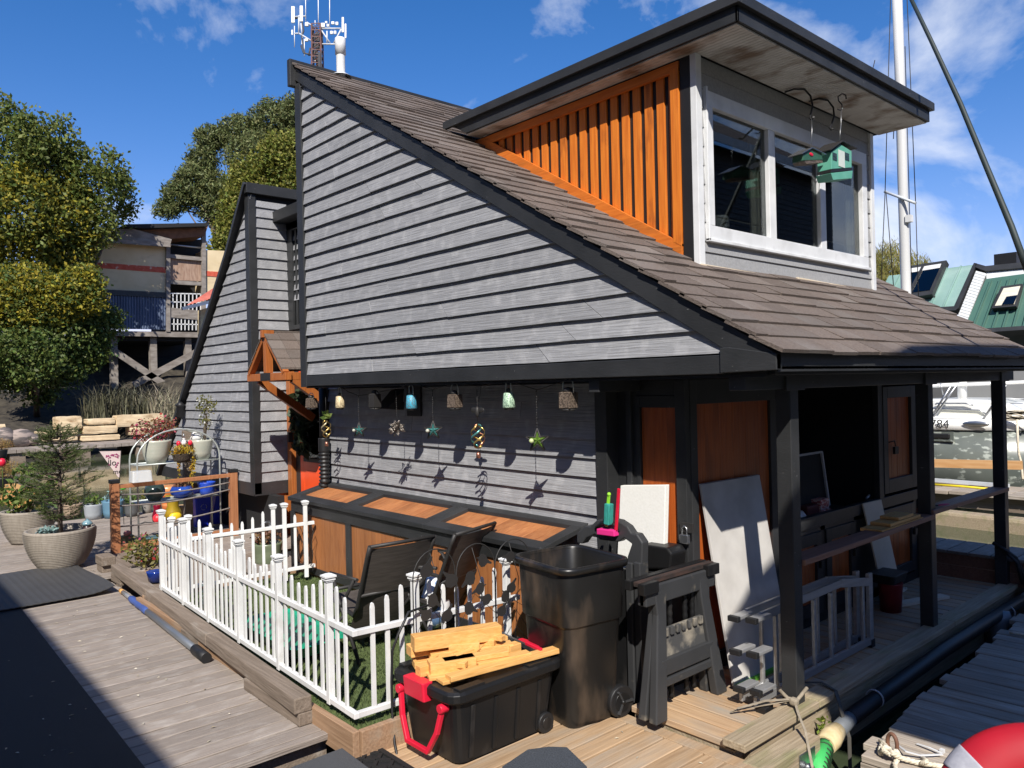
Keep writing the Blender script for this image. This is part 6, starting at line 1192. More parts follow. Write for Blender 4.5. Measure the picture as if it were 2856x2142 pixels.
def star(label, c, w, y0, mat, pts=5, fill=True):
    C = hq(c); top = hq((c[0], y0)); k = (C - Vector(CAM)).dot(Vector(RM[2]))/PPM; r = w*k/2
    t = thing('star_lantern', label, 'star lantern', C, 'star lanterns under the overhang'); ax = Vector((RM[0][0], RM[0][1], 0)).normalized(); ax = (ax + Vector((.5, -.2, 0))*.0).normalized(); dp_ = Vector((-ax.y, ax.x, 0))
    if pts == 5:
        P5 = [C + ax*r*math.sin(2*math.pi*i/5) + Vector((0, 0, r*math.cos(2*math.pi*i/5))) for i in range(5)]; I5 = [C + ax*r*.30*math.sin(2*math.pi*(i + .5)/5) + Vector((0, 0, r*.30*math.cos(2*math.pi*(i + .5)/5))) for i in range(5)]
        b = MB()
        for i in range(5): b.tube([P5[i], P5[(i+2) % 5]], .0065, 5)
        b.build('wire_frame', m_iron, t)
        b = MB(); cen = [C + dp_*r*.25, C - dp_*r*.25]; vs = []; fs = []
        vs = cen + [p for q in zip([C + (w_ - C)*.72 for w_ in P5], I5) for p in q]
        for i in range(10):
            j = (i + 1) % 10; fs += [(0, 2 + i, 2 + j), (1, 2 + j, 2 + i)]
        b.add(vs, fs); b.build('glass_star', mat, t)
        b = MB(); b.sphere(C + Vector((0, -.06, 0)), r*.2); b.build('light_bulb', M('candle_glass', (.55, .62, .30), rough=.3) if w > 45 else m_celadon, t)
    else:
        b = MB(); random.seed(9)
        for i in range(26):
            v = Vector((rnd(-1, 1), rnd(-1, 1), rnd(-1, 1))).normalized(); _, s, u = frame_of(v); bs = [C + v*r*.45 + (s*math.cos(q) + u*math.sin(q))*r*.2 for q in (0, 1.57, 3.14, 4.71)]
            for i_ in range(4): b.tube([bs[i_], C + v*r], .0028, 4); b.tube([bs[i_], bs[(i_+1) % 4]], .0028, 4)
        b.build('wire_star', M('tarnished_silver', (.35, .31, .27), rough=.35, metal=.8), t)
        b = MB(); b.sphere(C, r*.28); b.build('core', m_wick, t)
    b = MB(); n = 14
    for i in range(n):
        z0 = C.z + r*1.05 + (top.z - C.z - r*1.05)*i/n; z1 = C.z + r*1.05 + (top.z - C.z - r*1.05)*(i + .8)/n; b.tube([(C.x, C.y, z0), (C.x, C.y, z1)], .004 if i % 2 else .0025, 5)
    b.build('chain', m_iron, t)
m_teals = M('teal_star_glass', (.02, .10, .10), (.05, .17, .16), .2, (30, 30, 30)); m_greens = M('green_star_glass', (.05, .10, .015), (.11, .19, .03), .2, (30, 30, 30))
star('small teal star lantern at the left of the row', R5(115, 1128), 33, R5(0, 905)[1], m_teals); star('silver many pointed star beside the exhaust hood', R5(360, 1110), 42, R5(0, 870)[1], m_teals, 9)
star('middle teal star lantern', R5(595, 1130), 42, R5(0, 868)[1], m_teals); star('large green star lantern with a yellow candle', R5(1270, 1195), 53, R5(0, 868)[1], m_greens)
def spinner(label, c, w, h, cols, y0, bell, topper):
    C = hq(c); k = (C - Vector(CAM)).dot(Vector(RM[2]))/PPM; r, hz = w*k/2, h*k/2; t = thing('wind_spinner', label, 'wind spinner', C, 'wind spinners under the overhang')
    for j, mt in enumerate(cols):
        b = MB(); rg = []
        for i in range(25):
            v = -1 + 2*i/24; a = v*2.4 + j*2*math.pi/len(cols); rr = r*math.sqrt(max(.003, 1 - v*v)); d = Vector((math.cos(a), math.sin(a), 0)); p = C + d*rr + Vector((0, 0, v*hz)); rg.append([p - Vector((0, 0, .009)), p + Vector((0, 0, .009))])
        b.loft(rg, False, True, closed=False); o = b.build('ribbon', mt, t); s_m = o.modifiers.new('thickness', 'SOLIDIFY'); s_m.thickness = .0015
    b = MB(); b.tube([C + Vector((0, 0, hz)), Vector((C.x, C.y, hq((c[0], y0)).z))], .002, 5); b.tube([C - Vector((0, 0, hz)), C - Vector((0, 0, hz + .05))], .002, 5); b.build('wire', m_iron, t)
    b = MB(); z = C.z - hz - bell*k; b.lathe([(.02, z - .05), (.018, z - .01), (.006, z)], (C.x, C.y, 0), 10); b.build('bell', M('copper_bell', (.45, .2, .14), rough=.35, metal=.8), t)
    return t, C, k
m_gold = M('gold_ribbon', (.55, .38, .12), rough=.3, metal=.8); m_copp = M('copper_ribbon', (.55, .24, .14), rough=.3, metal=.8); m_tealr = M('teal_ribbon', (.10, .30, .28), rough=.3, metal=.6)
t, C, k = spinner('copper gold and teal wind spinner with a bee above it', R5(885, 1168), 32, 50, (m_gold, m_copp, m_gold, m_tealr), R5(0, 865)[1], 9, 'bee')
b = MB(); zb_ = hq(R5(887, 1010)).z; b.sphere((C.x, C.y, zb_), .02, .02, .045, 10, 6)
for s in (-1, 1): b.sphere((C.x + s*.045, C.y, zb_ + .015), .045, .004, .022, 10, 6)
b.build('bee', m_iron, t)
t, C, k = spinner('gold wind spinner with a green leaf above it beside the downspout', zE(722, 845), 22, 35, (m_gold, m_gold, m_brass), zE(0, 585)[1], 10, 'leaf')
leaf_mesh('leaf_topper', lf_green, t, [(C + Vector((0, 0, .14)), (.05, .05, .03), 1)], 9, .09, 3)
wrth = dp(zE(565, 790)); wr = thing('door_wreath', 'dark green leafy wreath hanging on the orange red door', 'wreath', wrth); leaf_mesh('leaves', leafmat('dark_wreath_leaf', (.02, .035, .02), (.05, .07, .03)), wr, [(wrth + Vector((.05, -.1, .12)), (.28, .05, .35), 1), (wrth + Vector((.10, -.1, -.3)), (.2, .05, .16), .6)], 260, .13, 8)
# solar lantern on the wing edge
c = on(*R4(1170, 1000), 1, WY - .10); sl_ = thing('wall_lantern', 'small black caged lantern on the slanting edge of the left wing', 'lantern', c); b = MB(); b.lathe([(.05, c.z - .12), (.06, c.z - .10), (.06, c.z + .06), (.08, c.z + .08), (.02, c.z + .14)], (c.x, c.y, 0), 10); b.build('cage', m_black, sl_)
# bird feeders under the dormer roof
fx = lambda p, x: on(*zK(*p), 0, x)
def bracket(label, pts, x0, x1):
    b = MB(); n = len(pts); b.tube([fx(p, x0 + (x1 - x0)*(i/(n - 1))**.5) for i, p in enumerate(pts)], .008, 8); tag(b.build('feeder_bracket', m_black), label, 'bracket', 'curved hanging brackets by the window')
bracket('black curved bracket carrying the small green feeder', [(575, 315), (630, 296), (700, 298), (738, 340), (752, 400), (742, 450), (733, 475), (742, 490), (757, 485), (758, 475)], -3.285, -3.02)
bracket('black curved bracket with an empty hook', [(728, 373), (790, 358), (850, 368), (885, 415), (890, 470), (875, 520), (862, 545), (872, 557), (886, 550)], -3.285, -3.02)
b = MB(); b.tube([fx(p, -2.98) for p in ((968, 360), (965, 335), (940, 325), (915, 345), (918, 370), (940, 395), (943, 420), (930, 432), (912, 425))], .005, 8); tag(b.build('s_hook', m_black), 'thin black s shaped hook under the soffit', 'hook')
m_fgreen = M('dark_green_feeder', (.03, .10, .06), rough=.5); m_fteal = M('teal_green_feeder', (.10, .34, .25), (.13, .38, .29), .5, (6, 6, 6))
f1 = thing('bird_feeder', 'small dark green bird feeder with a red oval label', 'bird feeder', fx((755, 720), -3.0), 'green bird feeders by the window')
g = lambda p: fx(p, -3.0)
b = MB(); b.prism([g((690, 755)), g((690, 715)), g((742, 680)), g((810, 700)), g((818, 750))], (-.09, 0, 0)); b.build('body', m_fgreen, f1, bevel=.003)
b = MB(); b.bar(g((675, 712)) + Vector((-.045, 0, 0)), g((742, 674)) + Vector((-.045, 0, 0)), .12, .006, (0, 0, 1)); b.bar(g((742, 674)) + Vector((-.045, 0, 0)), g((830, 718)) + Vector((-.045, 0, 0)), .12, .006, (0, 0, 1)); b.build('roof', m_steel, f1)
b = MB(); c = g((742, 716)); b.sphere((c.x + .003, c.y, c.z), .004, .032, .014, 14, 6); b.build('oval_label', m_red, f1)
b = MB(); b.prism([g((700, 757)), g((815, 752)), g((818, 768)), g((712, 775))], (-.1, 0, 0)); b.build('seed_tray', m_wick, f1)
b = MB(); b.tube([g((742, 676)), g((748, 560)), fx((745, 490), -3.02)], .002, 5); b.build('hanger', m_steel, f1)
g = lambda p: fx(p, -2.97)
f2 = thing('bird_feeder', 'larger teal green house shaped bird feeder with small windows', 'bird feeder', g((935, 760)), 'green bird feeders by the window')
b = MB(); b.prism([g((873, 810)), g((873, 700)), g((932, 650)), g((1003, 695)), g((1003, 800))], (-.12, 0, 0)); b.build('body', m_fteal, f2, bevel=.003)
b = MB(); b.bar(g((852, 690)) + Vector((-.06, 0, 0)), g((932, 632)) + Vector((-.06, 0, 0)), .16, .008); b.bar(g((932, 632)) + Vector((-.06, 0, 0)), g((1024, 680)) + Vector((-.06, 0, 0)), .16, .008); b.build('roof', m_iron, f2)
for x in (893, 972):
    b = MB(); a, c = g((x - 13, 750)), g((x + 13, 712)); m_ = (a.y + c.y)/2; mz = (a.z + c.z)/2
    for y0, y1, z0, z1 in ((a.y, m_ - .002, a.z, mz - .002), (m_ + .002, c.y, a.z, mz - .002), (a.y, m_ - .002, mz + .002, c.z), (m_ + .002, c.y, mz + .002, c.z)): b.box(a.x + .001, a.x + .003, y0, y1, z0, z1)
    b.build('feeder_window', m_dkgreen, f2)
b = MB(); a, c = g((918, 790)), g((955, 700)); b.box(a.x + .001, a.x + .004, a.y, c.y, a.z, c.z); b.build('seed_window', M('seed_window', (.55, .60, .55), (.62, .66, .6), .2, (9, 9, 9)), f2)
b = MB(); b.prism([g((870, 835)), g((1010, 820)), g((1005, 870)), g((885, 880))], (-.13, 0, 0)); b.build('seed_tray', m_fteal, f2, bevel=.003)
b = MB(); b.prism([g((872, 812)), g((1004, 802)), g((1008, 816)), g((872, 830))], (-.12, 0, 0)); b.build('feed_slot', m_black, f2)
b = MB(); b.tube([g((932, 640)), g((935, 500)), fx((935, 432), -2.98)], .002, 5); b.tube([g((925, 640)), g((932, 520))], .002, 5); b.build('hanger', m_steel, f2)
# ================================================================ NEIGHBOURING HOMES AND ADDED UNSEEN BLOCKERS BEHIND THE PHOTOGRAPHER (they throw the shade on mat and dock)
b = MB(); b.prism([(-26, -3.0, 0), (3.5, -3.0, 0), (3.5, -3.0, 6.0), (-26, -3.0, 6.25)], (0, -6, 0)); b.prism([(-26.3, -2.9, 6.0), (3.8, -2.9, 5.78), (3.8, -6, 8.2), (-26.3, -6, 8.4)], (0, .1, .15))
tag(b.build('neighbour_home', m_siding), 'long grey floating home across the walkway behind the photographer', 'house')
b = MB()
# added unseen screen on posts, outlined to throw the shade on dock and porch
xz = [(.55, 4.72), (1.0, 5.6), (2.75, 8.5), (3.95, 10.1), (5.7, 12.3), (9.0, 12.3), (9.0, 4.72)]
rs = thing('shade_screen', 'steep shade screen added out of view right of the photographer', 'roof', (4.8, 1.45, 4.7))
b.prism([(x, 1.5, z) for x, z in xz], (0, -.12, 0)); b.build('slope', m_shingle, rs)
for x in (2.6, 5.2, 8.6): b = MB(); b.box(x - .08, x + .08, 1.37, 1.51, -.4, 4.72); b.build('post', m_trim, rs)
nh = thing('neighbour_home', 'tall grey boarded home with white eaves beyond the dock, right of the frame', 'house', (11, 20, 0))
b = MB(); lap(b, (9, 8.5, 0), (0, 1, 0), (-1, 0, 0), 0, 24, .5, 10.4, .2, .03); b.build('wall_boards', m_trim, nh); b = MB(); b.box(9.01, 15, 8.5, 32.5, -.4, 10.4); b.build('wall', m_trim, nh); b = MB(); b.prism([(8.4, 8, 10.25), (15, 8, 14.5), (15, 8, 14.75), (8.4, 8, 10.5)], (0, 25, 0)); b.build('roof', m_shingle, nh); b = MB(); b.box(8.36, 8.4, 8, 33, 10.2, 10.5); b.build('eave_fascia', m_white, nh)
for y in (11, 15, 19, 24, 28):
    for z in (1.2, 4.6): b = MB(); b.box(8.93, 8.97, y, y + 1.5, z, z + 1.5); f_ = b.build('window', m_dark, nh); b = MB(); b.box(8.91, 8.95, y - .1, y + 1.6, z - .12, z); b.box(8.91, 8.95, y - .1, y + 1.6, z + 1.5, z + 1.62); b.build('window_trim', m_white, f_)
m_block = M('grey_brown_render', (.10, .095, .09), (.14, .13, .12), .8, (.3, .3, .3))  # added unseen blocks that darken the sky light and the window reflections
for lab, x0, x1, y0, y1, h in (('long unseen block added well behind the photographer to cut sky light', -70, 30, -40, -28, 29), ('unseen block added behind and to the right of the photographer to cut sky light', 42, 56, -60, 60, 13)):
    ab = thing('sky_blocker', lab, 'sky blocker', ((x0 + x1)/2, (y0 + y1)/2, 0)); b = MB(); b.box(x0, x1, y0, y1, -.4, h); b.build('wall', m_block, ab); b = MB(); b.box(x0 - .3, x1 + .3, y0 - .3, y1 + .3, h, h + .5); b.build('roof', m_trim, ab)
    for z in range(3, int(h) - 2, 4):
        b = MB()
        if y1 - y0 < 20: b.box(x0 + 2, x1 - 2, y1, y1 + .05, z, z + 1.5)
        else: b.box(x0 - .05, x0, y0 + 2, y1 - 2, z, z + 1.5)
        b.build('window_band', m_dark, ab)
# ================================================================ ACROSS THE BASIN, LEFT
SXF = -35.8; sq_ = lambda p: on(*zG(*p), 0, SXF)
def block(label, x0, y0, x1, y1, seed):
    random.seed(seed); a, c = sq_((x0, y1)), sq_((x1, y0)); b = MB(); nx, nz = 9, 5; dpt = rnd(.6, .9); g = []
    w_, h_ = c.y - a.y, c.z - a.z
    bm = bmesh.new(); bmesh.ops.create_cube(bm, size=1.0); bmesh.ops.subdivide_edges(bm, edges=bm.edges[:], cuts=5, use_grid_fill=True)
    for v in bm.verts:
        n = Vector((math.sin(v.co.y*9 + seed) + math.sin(v.co.z*7 - seed*2), math.sin(v.co.x*8 + seed*1.3) + math.sin(v.co.z*11), math.sin(v.co.y*10 - seed) + math.sin(v.co.x*6)))*.013
        n += Vector((rnd(-1, 1), rnd(-1, 1), rnd(-1, 1)))*.010
        e = sum(1 for q in v.co if abs(q) > .49); s = 1 - .035*max(0, e - 1)
        v.co = Vector((v.co.x*s*dpt, v.co.y*s*w_, v.co.z*s*h_)) + Vector((n.x, n.y, n.z*.7))*min(1.4, h_*1.6)
    for v in bm.verts: v.co += Vector((SXF - dpt/2, (a.y + c.y)/2, (a.z + c.z)/2))
    me = bpy.data.meshes.new('stone_block'); bm.to_mesh(me); bm.free(); me.materials.append(m_sand)
    o = bpy.data.objects.new('stone_block', me); scene.collection.objects.link(o); tag(o, label, 'stone block', 'sandstone blocks on the dock')
for i, (lab, r) in enumerate((('split faced stone block on top of the left pair', (588, 38, 845, 180)), ('long stone block, upper of the left pair', (378, 178, 806, 248)), ('long stone block at the bottom of the left pile', (372, 248, 804, 312)),
    ('thin stone block on top of the middle pile', (903, 58, 1190, 134)), ('rough stone block in the middle of the middle pile', (858, 130, 1216, 228)), ('stone block at the bottom of the middle pile', (836, 224, 1240, 302)),
    ('large rounded stone block on top of the right pile', (1192, 12, 1690, 156)), ('smaller stone block below the large rounded one', (1335, 142, 1560, 236)), ('upright cut stone block at the far left edge', (-90, 122, 62, 262)), ('low stone block under the far left one', (-110, 256, 74, 302)))): block(lab, *r, i + 2)
b = MB(); a = sq_((140, 300)); 
for dy, dz, ry, rz_ in ((-.35, .15, .4, .45), (.2, .12, .5, .38), (.6, .05, .3, .25)): b.sphere((SXF + .3, a.y + dy, a.z + dz), .35, ry, rz_, 9, 6)
tag(b.build('tarp_heap', M('grey_tarp', (.10, .085, .08), (.30, .24, .21), .8, (2, 2, 9), .45, .55)), 'crumpled grey tarpaulin heap between the stone piles', 'tarp')
# reeds on the bank
for lab, (u0, u1), (v0, v1), x, n, mt in (('dense dark reeds below the stilted building', (190, 320), (800, 905), -39.5, 520, leafmat('dark_reed', (.06, .06, .035), (.14, .13, .08), .4, .2)), ('pale dry reeds beside the grey wing', (315, 400), (800, 915), -38.6, 420, leafmat('pale_reed', (.24, .21, .14), (.38, .34, .24), .4, .2))):
    p0, p1 = on(u0, v1, 0, x), on(u1, v1, 0, x); h = on(u0, v0, 0, x).z - p0.z; random.seed(int(u0)); t = thing('reed_clump', lab, 'reeds', p0.lerp(p1, .5), 'reed clumps on the bank'); b = MB()
    for _ in range(n):
        p = p0.lerp(p1, rnd(0, 1)) + Vector((rnd(-1.5, 1), 0, -.3)); hh = h*rnd(.5, 1.1); a = rnd(0, 6.28); d = Vector((math.cos(a), math.sin(a), 0)); s = Vector((-d.y, d.x, 0))*.022
        q1 = p + Vector((0, 0, hh*.6)) + d*hh*.1; q2 = p + Vector((0, 0, hh*rnd(.7, .95))) + d*hh*rnd(.25, .5); b.add([p - s, p + s, q1 + s*.8, q1 - s*.8, q2], [(0, 1, 2, 3), (3, 2, 4)])
    b.build('blades', mt, t, recalc=False)
# stilted building
BX = -46.0; bp = lambda x, y, dx=0.0: on(*zB(x, y), 0, BX + dx)
m_cream = M('cream_wall', (.62, .49, .29), (.70, .57, .36), .8, (1.2, 1.2, 1.2), c3=(.52, .40, .25), sc3=(1, 1, 3), lo3=.55, hi3=.75); m_stripe = M('red_stripe', (.50, .07, .03), (.58, .11, .06), .7, (5, 5, 5), c3=(.62, .4, .3), sc3=(4, 4, 4), lo3=.6, hi3=.68)
m_corr = M('blue_corrugated', (.075, .10, .16), (.12, .155, .24), .5, (2, 2, .4)); m_oldw = M('weathered_timber', (.17, .145, .125), (.28, .25, .22), .85, (6, 2, 6)); m_roofb = M('brown_roof_soffit', (.16, .075, .04), (.22, .11, .06), .8, (4, 4, 4)); m_osb = M('weathered_plywood', (.26, .16, .11), (.38, .26, .19), .85, (9, 9, 2))
bl = thing('stilt_building', 'cream and blue building on timber stilts above the dark bank', 'building', bp(800, 1450))
def fpoly(nm, pts, mat, th=.3, dx=0.0, parent=None, bev=0): b = MB(); b.prism([bp(x, y, dx) for x, y in pts], (-th, 0, 0)); return b.build(nm, mat, parent or bl, bevel=bev)
fpoly('wall', [(110, 296), (270, 290), (1175, 372), (1175, 955), (110, 905)], m_cream, 5); fpoly('painted_stripe', [(180, 575), (1168, 645), (1168, 712), (180, 640)], m_stripe, .03, .032)
fpoly('wall', [(1645, 430), (1990, 445), (1990, 1000), (1645, 955)], m_cream, 5); fpoly('painted_stripe', [(1648, 688), (1985, 712), (1985, 772), (1648, 750)], m_stripe, .03, .032)
rf = fpoly('lean_roof', [(150, 215), (250, 180), (760, 168), (1235, 298), (1215, 365), (285, 285)], m_oldw, .4, .5); b = MB(); b.bar(bp(160, 290, .55), bp(1215, 368, .55), .12, .25); b.build('eave_fascia', m_oldw, rf)
fpoly('upper_roof', [(600, 140), (660, 112), (1680, 95), (1690, 135), (900, 160)], m_dark, 6, .8); fpoly('upper_soffit', [(760, 160), (1680, 138), (1640, 260), (1235, 290)], m_roofb, 4, .2)
fpoly('stair_bay', [(1180, 300), (1640, 300), (1640, 1440), (1180, 1420)], m_dark, 3, -1.6)
for x in (1185, 1625): b = MB(); b.bar(bp(x, 150, .05), bp(x, 1440, .05), .22, .22, (0, 1, 0)); b.build('bay_post', m_oldw, bl)
fpoly('plywood_panel', [(1205, 520), (1610, 555), (1610, 815), (1205, 800)], m_osb, .08, -.1)
for p, q in (((1195, 505), (1610, 545)), ((1195, 825), (1620, 850)), ((1210, 1200), (1590, 1240))): b = MB(); b.bar(bp(*p), bp(*q), .15, .55 if p[1] > 900 else .22); b.build('bay_beam', m_oldw, bl)
b = MB(); b.tube([bp(1230, 365), bp(1610, 405)], .06, 6); b.build('bay_rail', m_steel, bl)
for (x0, y0), (x1, y1) in (((1200, 965), (1590, 1175)), ((1215, 1265), (1580, 1420))):
    b = MB()
    for k in range(9): x = x0 + (x1 - x0)*k/8; b.bar(bp(x, y0 + 4), bp(x, y1), .05, .05, (0, 1, 0))
    for y in (y0, (y0 + y1)/2): b.bar(bp(x0, y), bp(x1, y + 8), .05, .06)
    b.build('white_railing', m_white, bl)
b = MB(); n = 30
pts = []
for i in range(n*2 + 1): x = 150 + (1172 - 150)*i/(n*2); pts.append((x, .06 if i % 2 else 0.0))
lo_ = [bp(x, 1405 + (x - 600)*.012, .05 + d) for x, d in pts]; hi_ = [bp(x, 985 + (x - 600)*.045, .05 + d) for x, d in pts]; b.loft([lo_, hi_], False, False, closed=False); b.build('corrugated_panel', m_corr, bl)
fpoly('parapet_cap', [(150, 905), (590, 925), (1180, 955), (1180, 1020), (590, 990), (150, 970)], m_trim, .3, .15)
fpoly('floor_beam', [(100, 1410), (620, 1430), (1590, 1445), (1590, 1510), (620, 1490), (100, 1470)], m_oldw, .5, .1)
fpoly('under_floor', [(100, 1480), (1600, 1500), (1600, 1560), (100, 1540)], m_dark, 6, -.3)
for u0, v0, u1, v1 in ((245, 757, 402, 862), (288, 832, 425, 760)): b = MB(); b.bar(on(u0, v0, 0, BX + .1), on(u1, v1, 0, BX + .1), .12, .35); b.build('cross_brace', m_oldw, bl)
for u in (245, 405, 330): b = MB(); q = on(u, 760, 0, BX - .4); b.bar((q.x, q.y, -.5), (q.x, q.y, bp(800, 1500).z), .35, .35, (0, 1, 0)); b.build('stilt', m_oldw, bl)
fpoly('under_shade_sheet', [(-200, 1500), (1700, 1500), (1700, 2300), (-200, 2300)], m_dark, .3, -5)  # dark sheet standing in for the shaded void under the building
# red roofed cottage
CX = -41.5; cq = lambda x, y, dx=0.0: on(*zB(x, y), 0, CX + dx)
ct = thing('red_roof_cottage', 'small cream cottage with a red corrugated roof behind the grey wing', 'cottage', cq(1650, 1650)); b = MB(); b.prism([cq(1590, 1170), cq(2000, 1050), cq(2000, 2000), cq(1590, 2000)], (-.4, 0, 0)); b.build('wall', m_cream, ct)
b = MB(); n = 16; e0, e1, r0, r1 = cq(1400, 1125, .8), cq(2100, 930, .8), cq(1790, 880, -1.5), cq(2150, 780, -1.5); rg = [[], []]
for i in range(n*2 + 1):
    t = i/(n*2); d = Vector((0, 0, .05 if i % 2 else 0)); rg[0].append(e0.lerp(e1, t) + d); rg[1].append(r0.lerp(r1, t) + d)
b.loft(rg, False, False, closed=False); b.build('corrugated_roof', M('red_corrugated', (.48, .13, .09), (.56, .18, .13), .6, (3, 3, 3)), ct)
b = MB(); b.bar(cq(1360, 1155, .8), cq(2100, 975, .8), .2, .16); b.build('gutter', m_steel, ct); b = MB(); b.prism([cq(1690, 1160, .05), cq(1780, 1140, .05), cq(1780, 1330, .05), cq(1690, 1330, .05)], (-.1, 0, 0)); b.build('window', m_dark, ct)
# trees
lf1 = leafmat('yellow_green_leaf', (.20, .20, .03), (.42, .34, .035), .28, .35, .015); lf1b = leafmat('mid_green_leaf', (.10, .14, .03), (.19, .21, .05), .28, .35); lf2 = leafmat('pine_foliage', (.09, .115, .035), (.18, .195, .075), .25, .2); lf3 = leafmat('olive_vine_leaf', (.13, .165, .03), (.26, .25, .05), .28, .35); lfw = leafmat('willow_leaf', (.22, .21, .05), (.36, .32, .10), .3, .35)
def tree(nm, label, blobs, depth, n, size, mats, seed, trunk=None, aspect=.6, droop=0.0, gap=.16, sq_=.8, xp=None):
    """blobs: (u, v, ru, rv[, weight]) measured in the picture, given their real distance"""
    n = int(n*1.8); size *= .74; k = depth/PPM; B_ = []; random.seed(seed)
    for bl_ in blobs:
        u, v, ru, rv = bl_[:4]; c = far(u, v, depth + rnd(-1, 1)*ru*k*.35); c = on(u, v, 0, xp + rnd(-1, 1)) if xp is not None else c; B_.append((c, (ru*k*(.8 if xp is None else .5), ru*k*sq_, rv*k), ru*rv))
    u0 = trunk or (sum(q[0] for q in blobs)/len(blobs), 860); base = far(u0[0], u0[1], depth); base.z = max(-.3, min(base.z, 6)); t = thing(nm, label, 'tree', base, 'trees around the basin'); b = MB(); r = .02*depth*.35
    mid_ = Vector(B_[len(B_)//2][0]); b.tube([base, base.lerp(mid_, .5) + Vector((.3, .2, 0)), mid_], [r*.6, r*.4, r*.15], 8)
    for c, rr, w_ in B_: p = base.lerp(mid_, rnd(.35, .8)); b.tube([p, p.lerp(c, .6) + Vector((0, 0, rr[2]*.2)), c], [r*.22, r*.14, r*.05], 6)
    b.build('trunk', m_bark, t)
    if len(mats) == 1: leaf_mesh('crown', mats[0], t, B_, n, size, seed, aspect, .35, droop, gap)
    else:
        h = [q for q, bl_ in zip(B_, blobs) if len(bl_) > 4]; leaf_mesh('crown', mats[0], t, B_, n, size, seed, aspect, .35, droop, gap); leaf_mesh('crown_patch', mats[1], t, h, int(n*.42), size, seed + 1, aspect, .45, droop, gap)
    return t
tree('maple_tree', 'tall loose maple turning yellow at the left edge', [(20, 330, 70, 110), (60, 300, 50, 55), (130, 310, 55, 60), (110, 380, 80, 80, 1), (180, 380, 45, 60), (240, 375, 45, 55), (265, 430, 38, 60), (50, 450, 100, 90, 1), (150, 470, 75, 70, 1), (215, 480, 50, 55), (60, 570, 100, 80, 1), (160, 560, 60, 60, 1)], 39, 15000, .27, (lf1b, lf1), 101, (60, 860), xp=-43.2)
tree('elder_tree', 'dark leafy tree hanging low over the bank at left', [(60, 650, 110, 70, 1), (170, 630, 60, 50, 1), (210, 690, 65, 50), (120, 720, 120, 70), (50, 770, 95, 60), (190, 750, 55, 50), (130, 800, 65, 40), (20, 810, 50, 40), (90, 850, 40, 22)], 37.5, 17000, .24, (leafmat('dark_leaf', (.06, .10, .025), (.14, .175, .04), .3, .3), lf1), 103, (80, 900), xp=-41.5)
tree('pine_tree', 'dense dark pine rising behind the stilted building', [(590, 265, 65, 48), (640, 250, 45, 45), (520, 290, 60, 40), (455, 298, 42, 30), (560, 340, 90, 50), (440, 345, 45, 30), (425, 395, 55, 42), (385, 425, 42, 35), (360, 452, 32, 24), (470, 430, 70, 60), (560, 420, 80, 60), (640, 350, 50, 90)], 62, 42000, .42, (lf2,), 105, (520, 700), aspect=.30, gap=.10)
tree('alder_tree', 'yellowish alder in front of the pine beside the wing', [(600, 340, 48, 55), (640, 400, 45, 90), (545, 400, 65, 60), (600, 450, 60, 60), (520, 455, 55, 50), (490, 505, 38, 38), (470, 540, 20, 22), (640, 320, 30, 40)], 52, 20000, .32, (lf3,), 107, (520, 700))
tree('willow_tree', 'yellow green weeping willow behind the mast', [(1925, 575, 55, 50), (1890, 585, 40, 45), (1975, 590, 50, 40), (1900, 630, 60, 40), (1960, 640, 60, 40)], 62, 9000, .55, (lfw,), 109, (1930, 760), aspect=.10, droop=1.2, gap=.14)
b = MB()
sh0 = far(20, 850, 37.0); ws = thing('white_flowered_bush', 'pale speckled bush at the foot of the dark tree', 'bush', (sh0.x, sh0.y, .3)); leaf_mesh('leaves', leafmat('pale_leaf', (.30, .33, .28), (.5, .52, .48), .3, .2), ws, [(far(25, 848, 36.9), (.6, .9, .45), 1), (far(60, 838, 37.3), (.4, .6, .3), 1)], 420, .16, 5)
# telecom tower
TD = 95.0; zM = lambda x, y: (780*.774510 + x*.14002, y*.14002); tq = lambda x, y, dd=0.0: far(*zM(x, y), TD + dd); tk = TD*.14002/PPM
m_tow = M('red_brown_lattice', (.16, .075, .06), (.22, .12, .10), .7, (1, 1, .3)); m_ant = M('white_antenna', (.78, .78, .74), rough=.4); m_cab = M('dark_cabling', (.05, .05, .055)); m_galv2 = M('galvanised_frame', (.5, .53, .56), rough=.5)
tw_ = thing('telecom_tower', 'red brown lattice telecom mast with white antenna panels behind the roof', 'tower', tq(580, 1900)); ax_ = Vector((RM[0][0], RM[0][1], 0)); dv_ = Vector((RM[2][0], RM[2][1], 0)).normalized(); b = MB()
prev = None
for i in range(17):
    y = 2000 - (2000 - 390)*i/16; hw = (85 + (2000 - y)*-.012)*tk; c = tq(582 + (0 if y > 600 else -8), y); cr = [c + ax_*hw*sx + dv_*hw*sy for sx, sy in ((-1, -1), (1, -1), (1, 1), (-1, 1))]
    for k in range(4): b.bar(cr[k], cr[(k+1) % 4], .07, .07)
    if prev:
        for k in range(4): b.bar(prev[k], cr[k], .13, .13, (1, 0, 0)); b.bar(prev[k], cr[(k+1) % 4], .06, .06, (1, 0, 0))
    prev = cr
b.build('lattice', m_tow, tw_); b = MB(); random.seed(2)
for _ in range(34): x, y = rnd(520, 640), rnd(400, 830); b.tube([tq(x, y), tq(x + rnd(-30, 30), y + rnd(40, 120)), tq(x + rnd(-20, 20), y + rnd(150, 260))], .09, 5)
for _ in range(14): x = rnd(600, 650); b.tube([tq(x, 800, -.8), tq(x + rnd(-8, 8), 2000, -.8)], .05, 4)
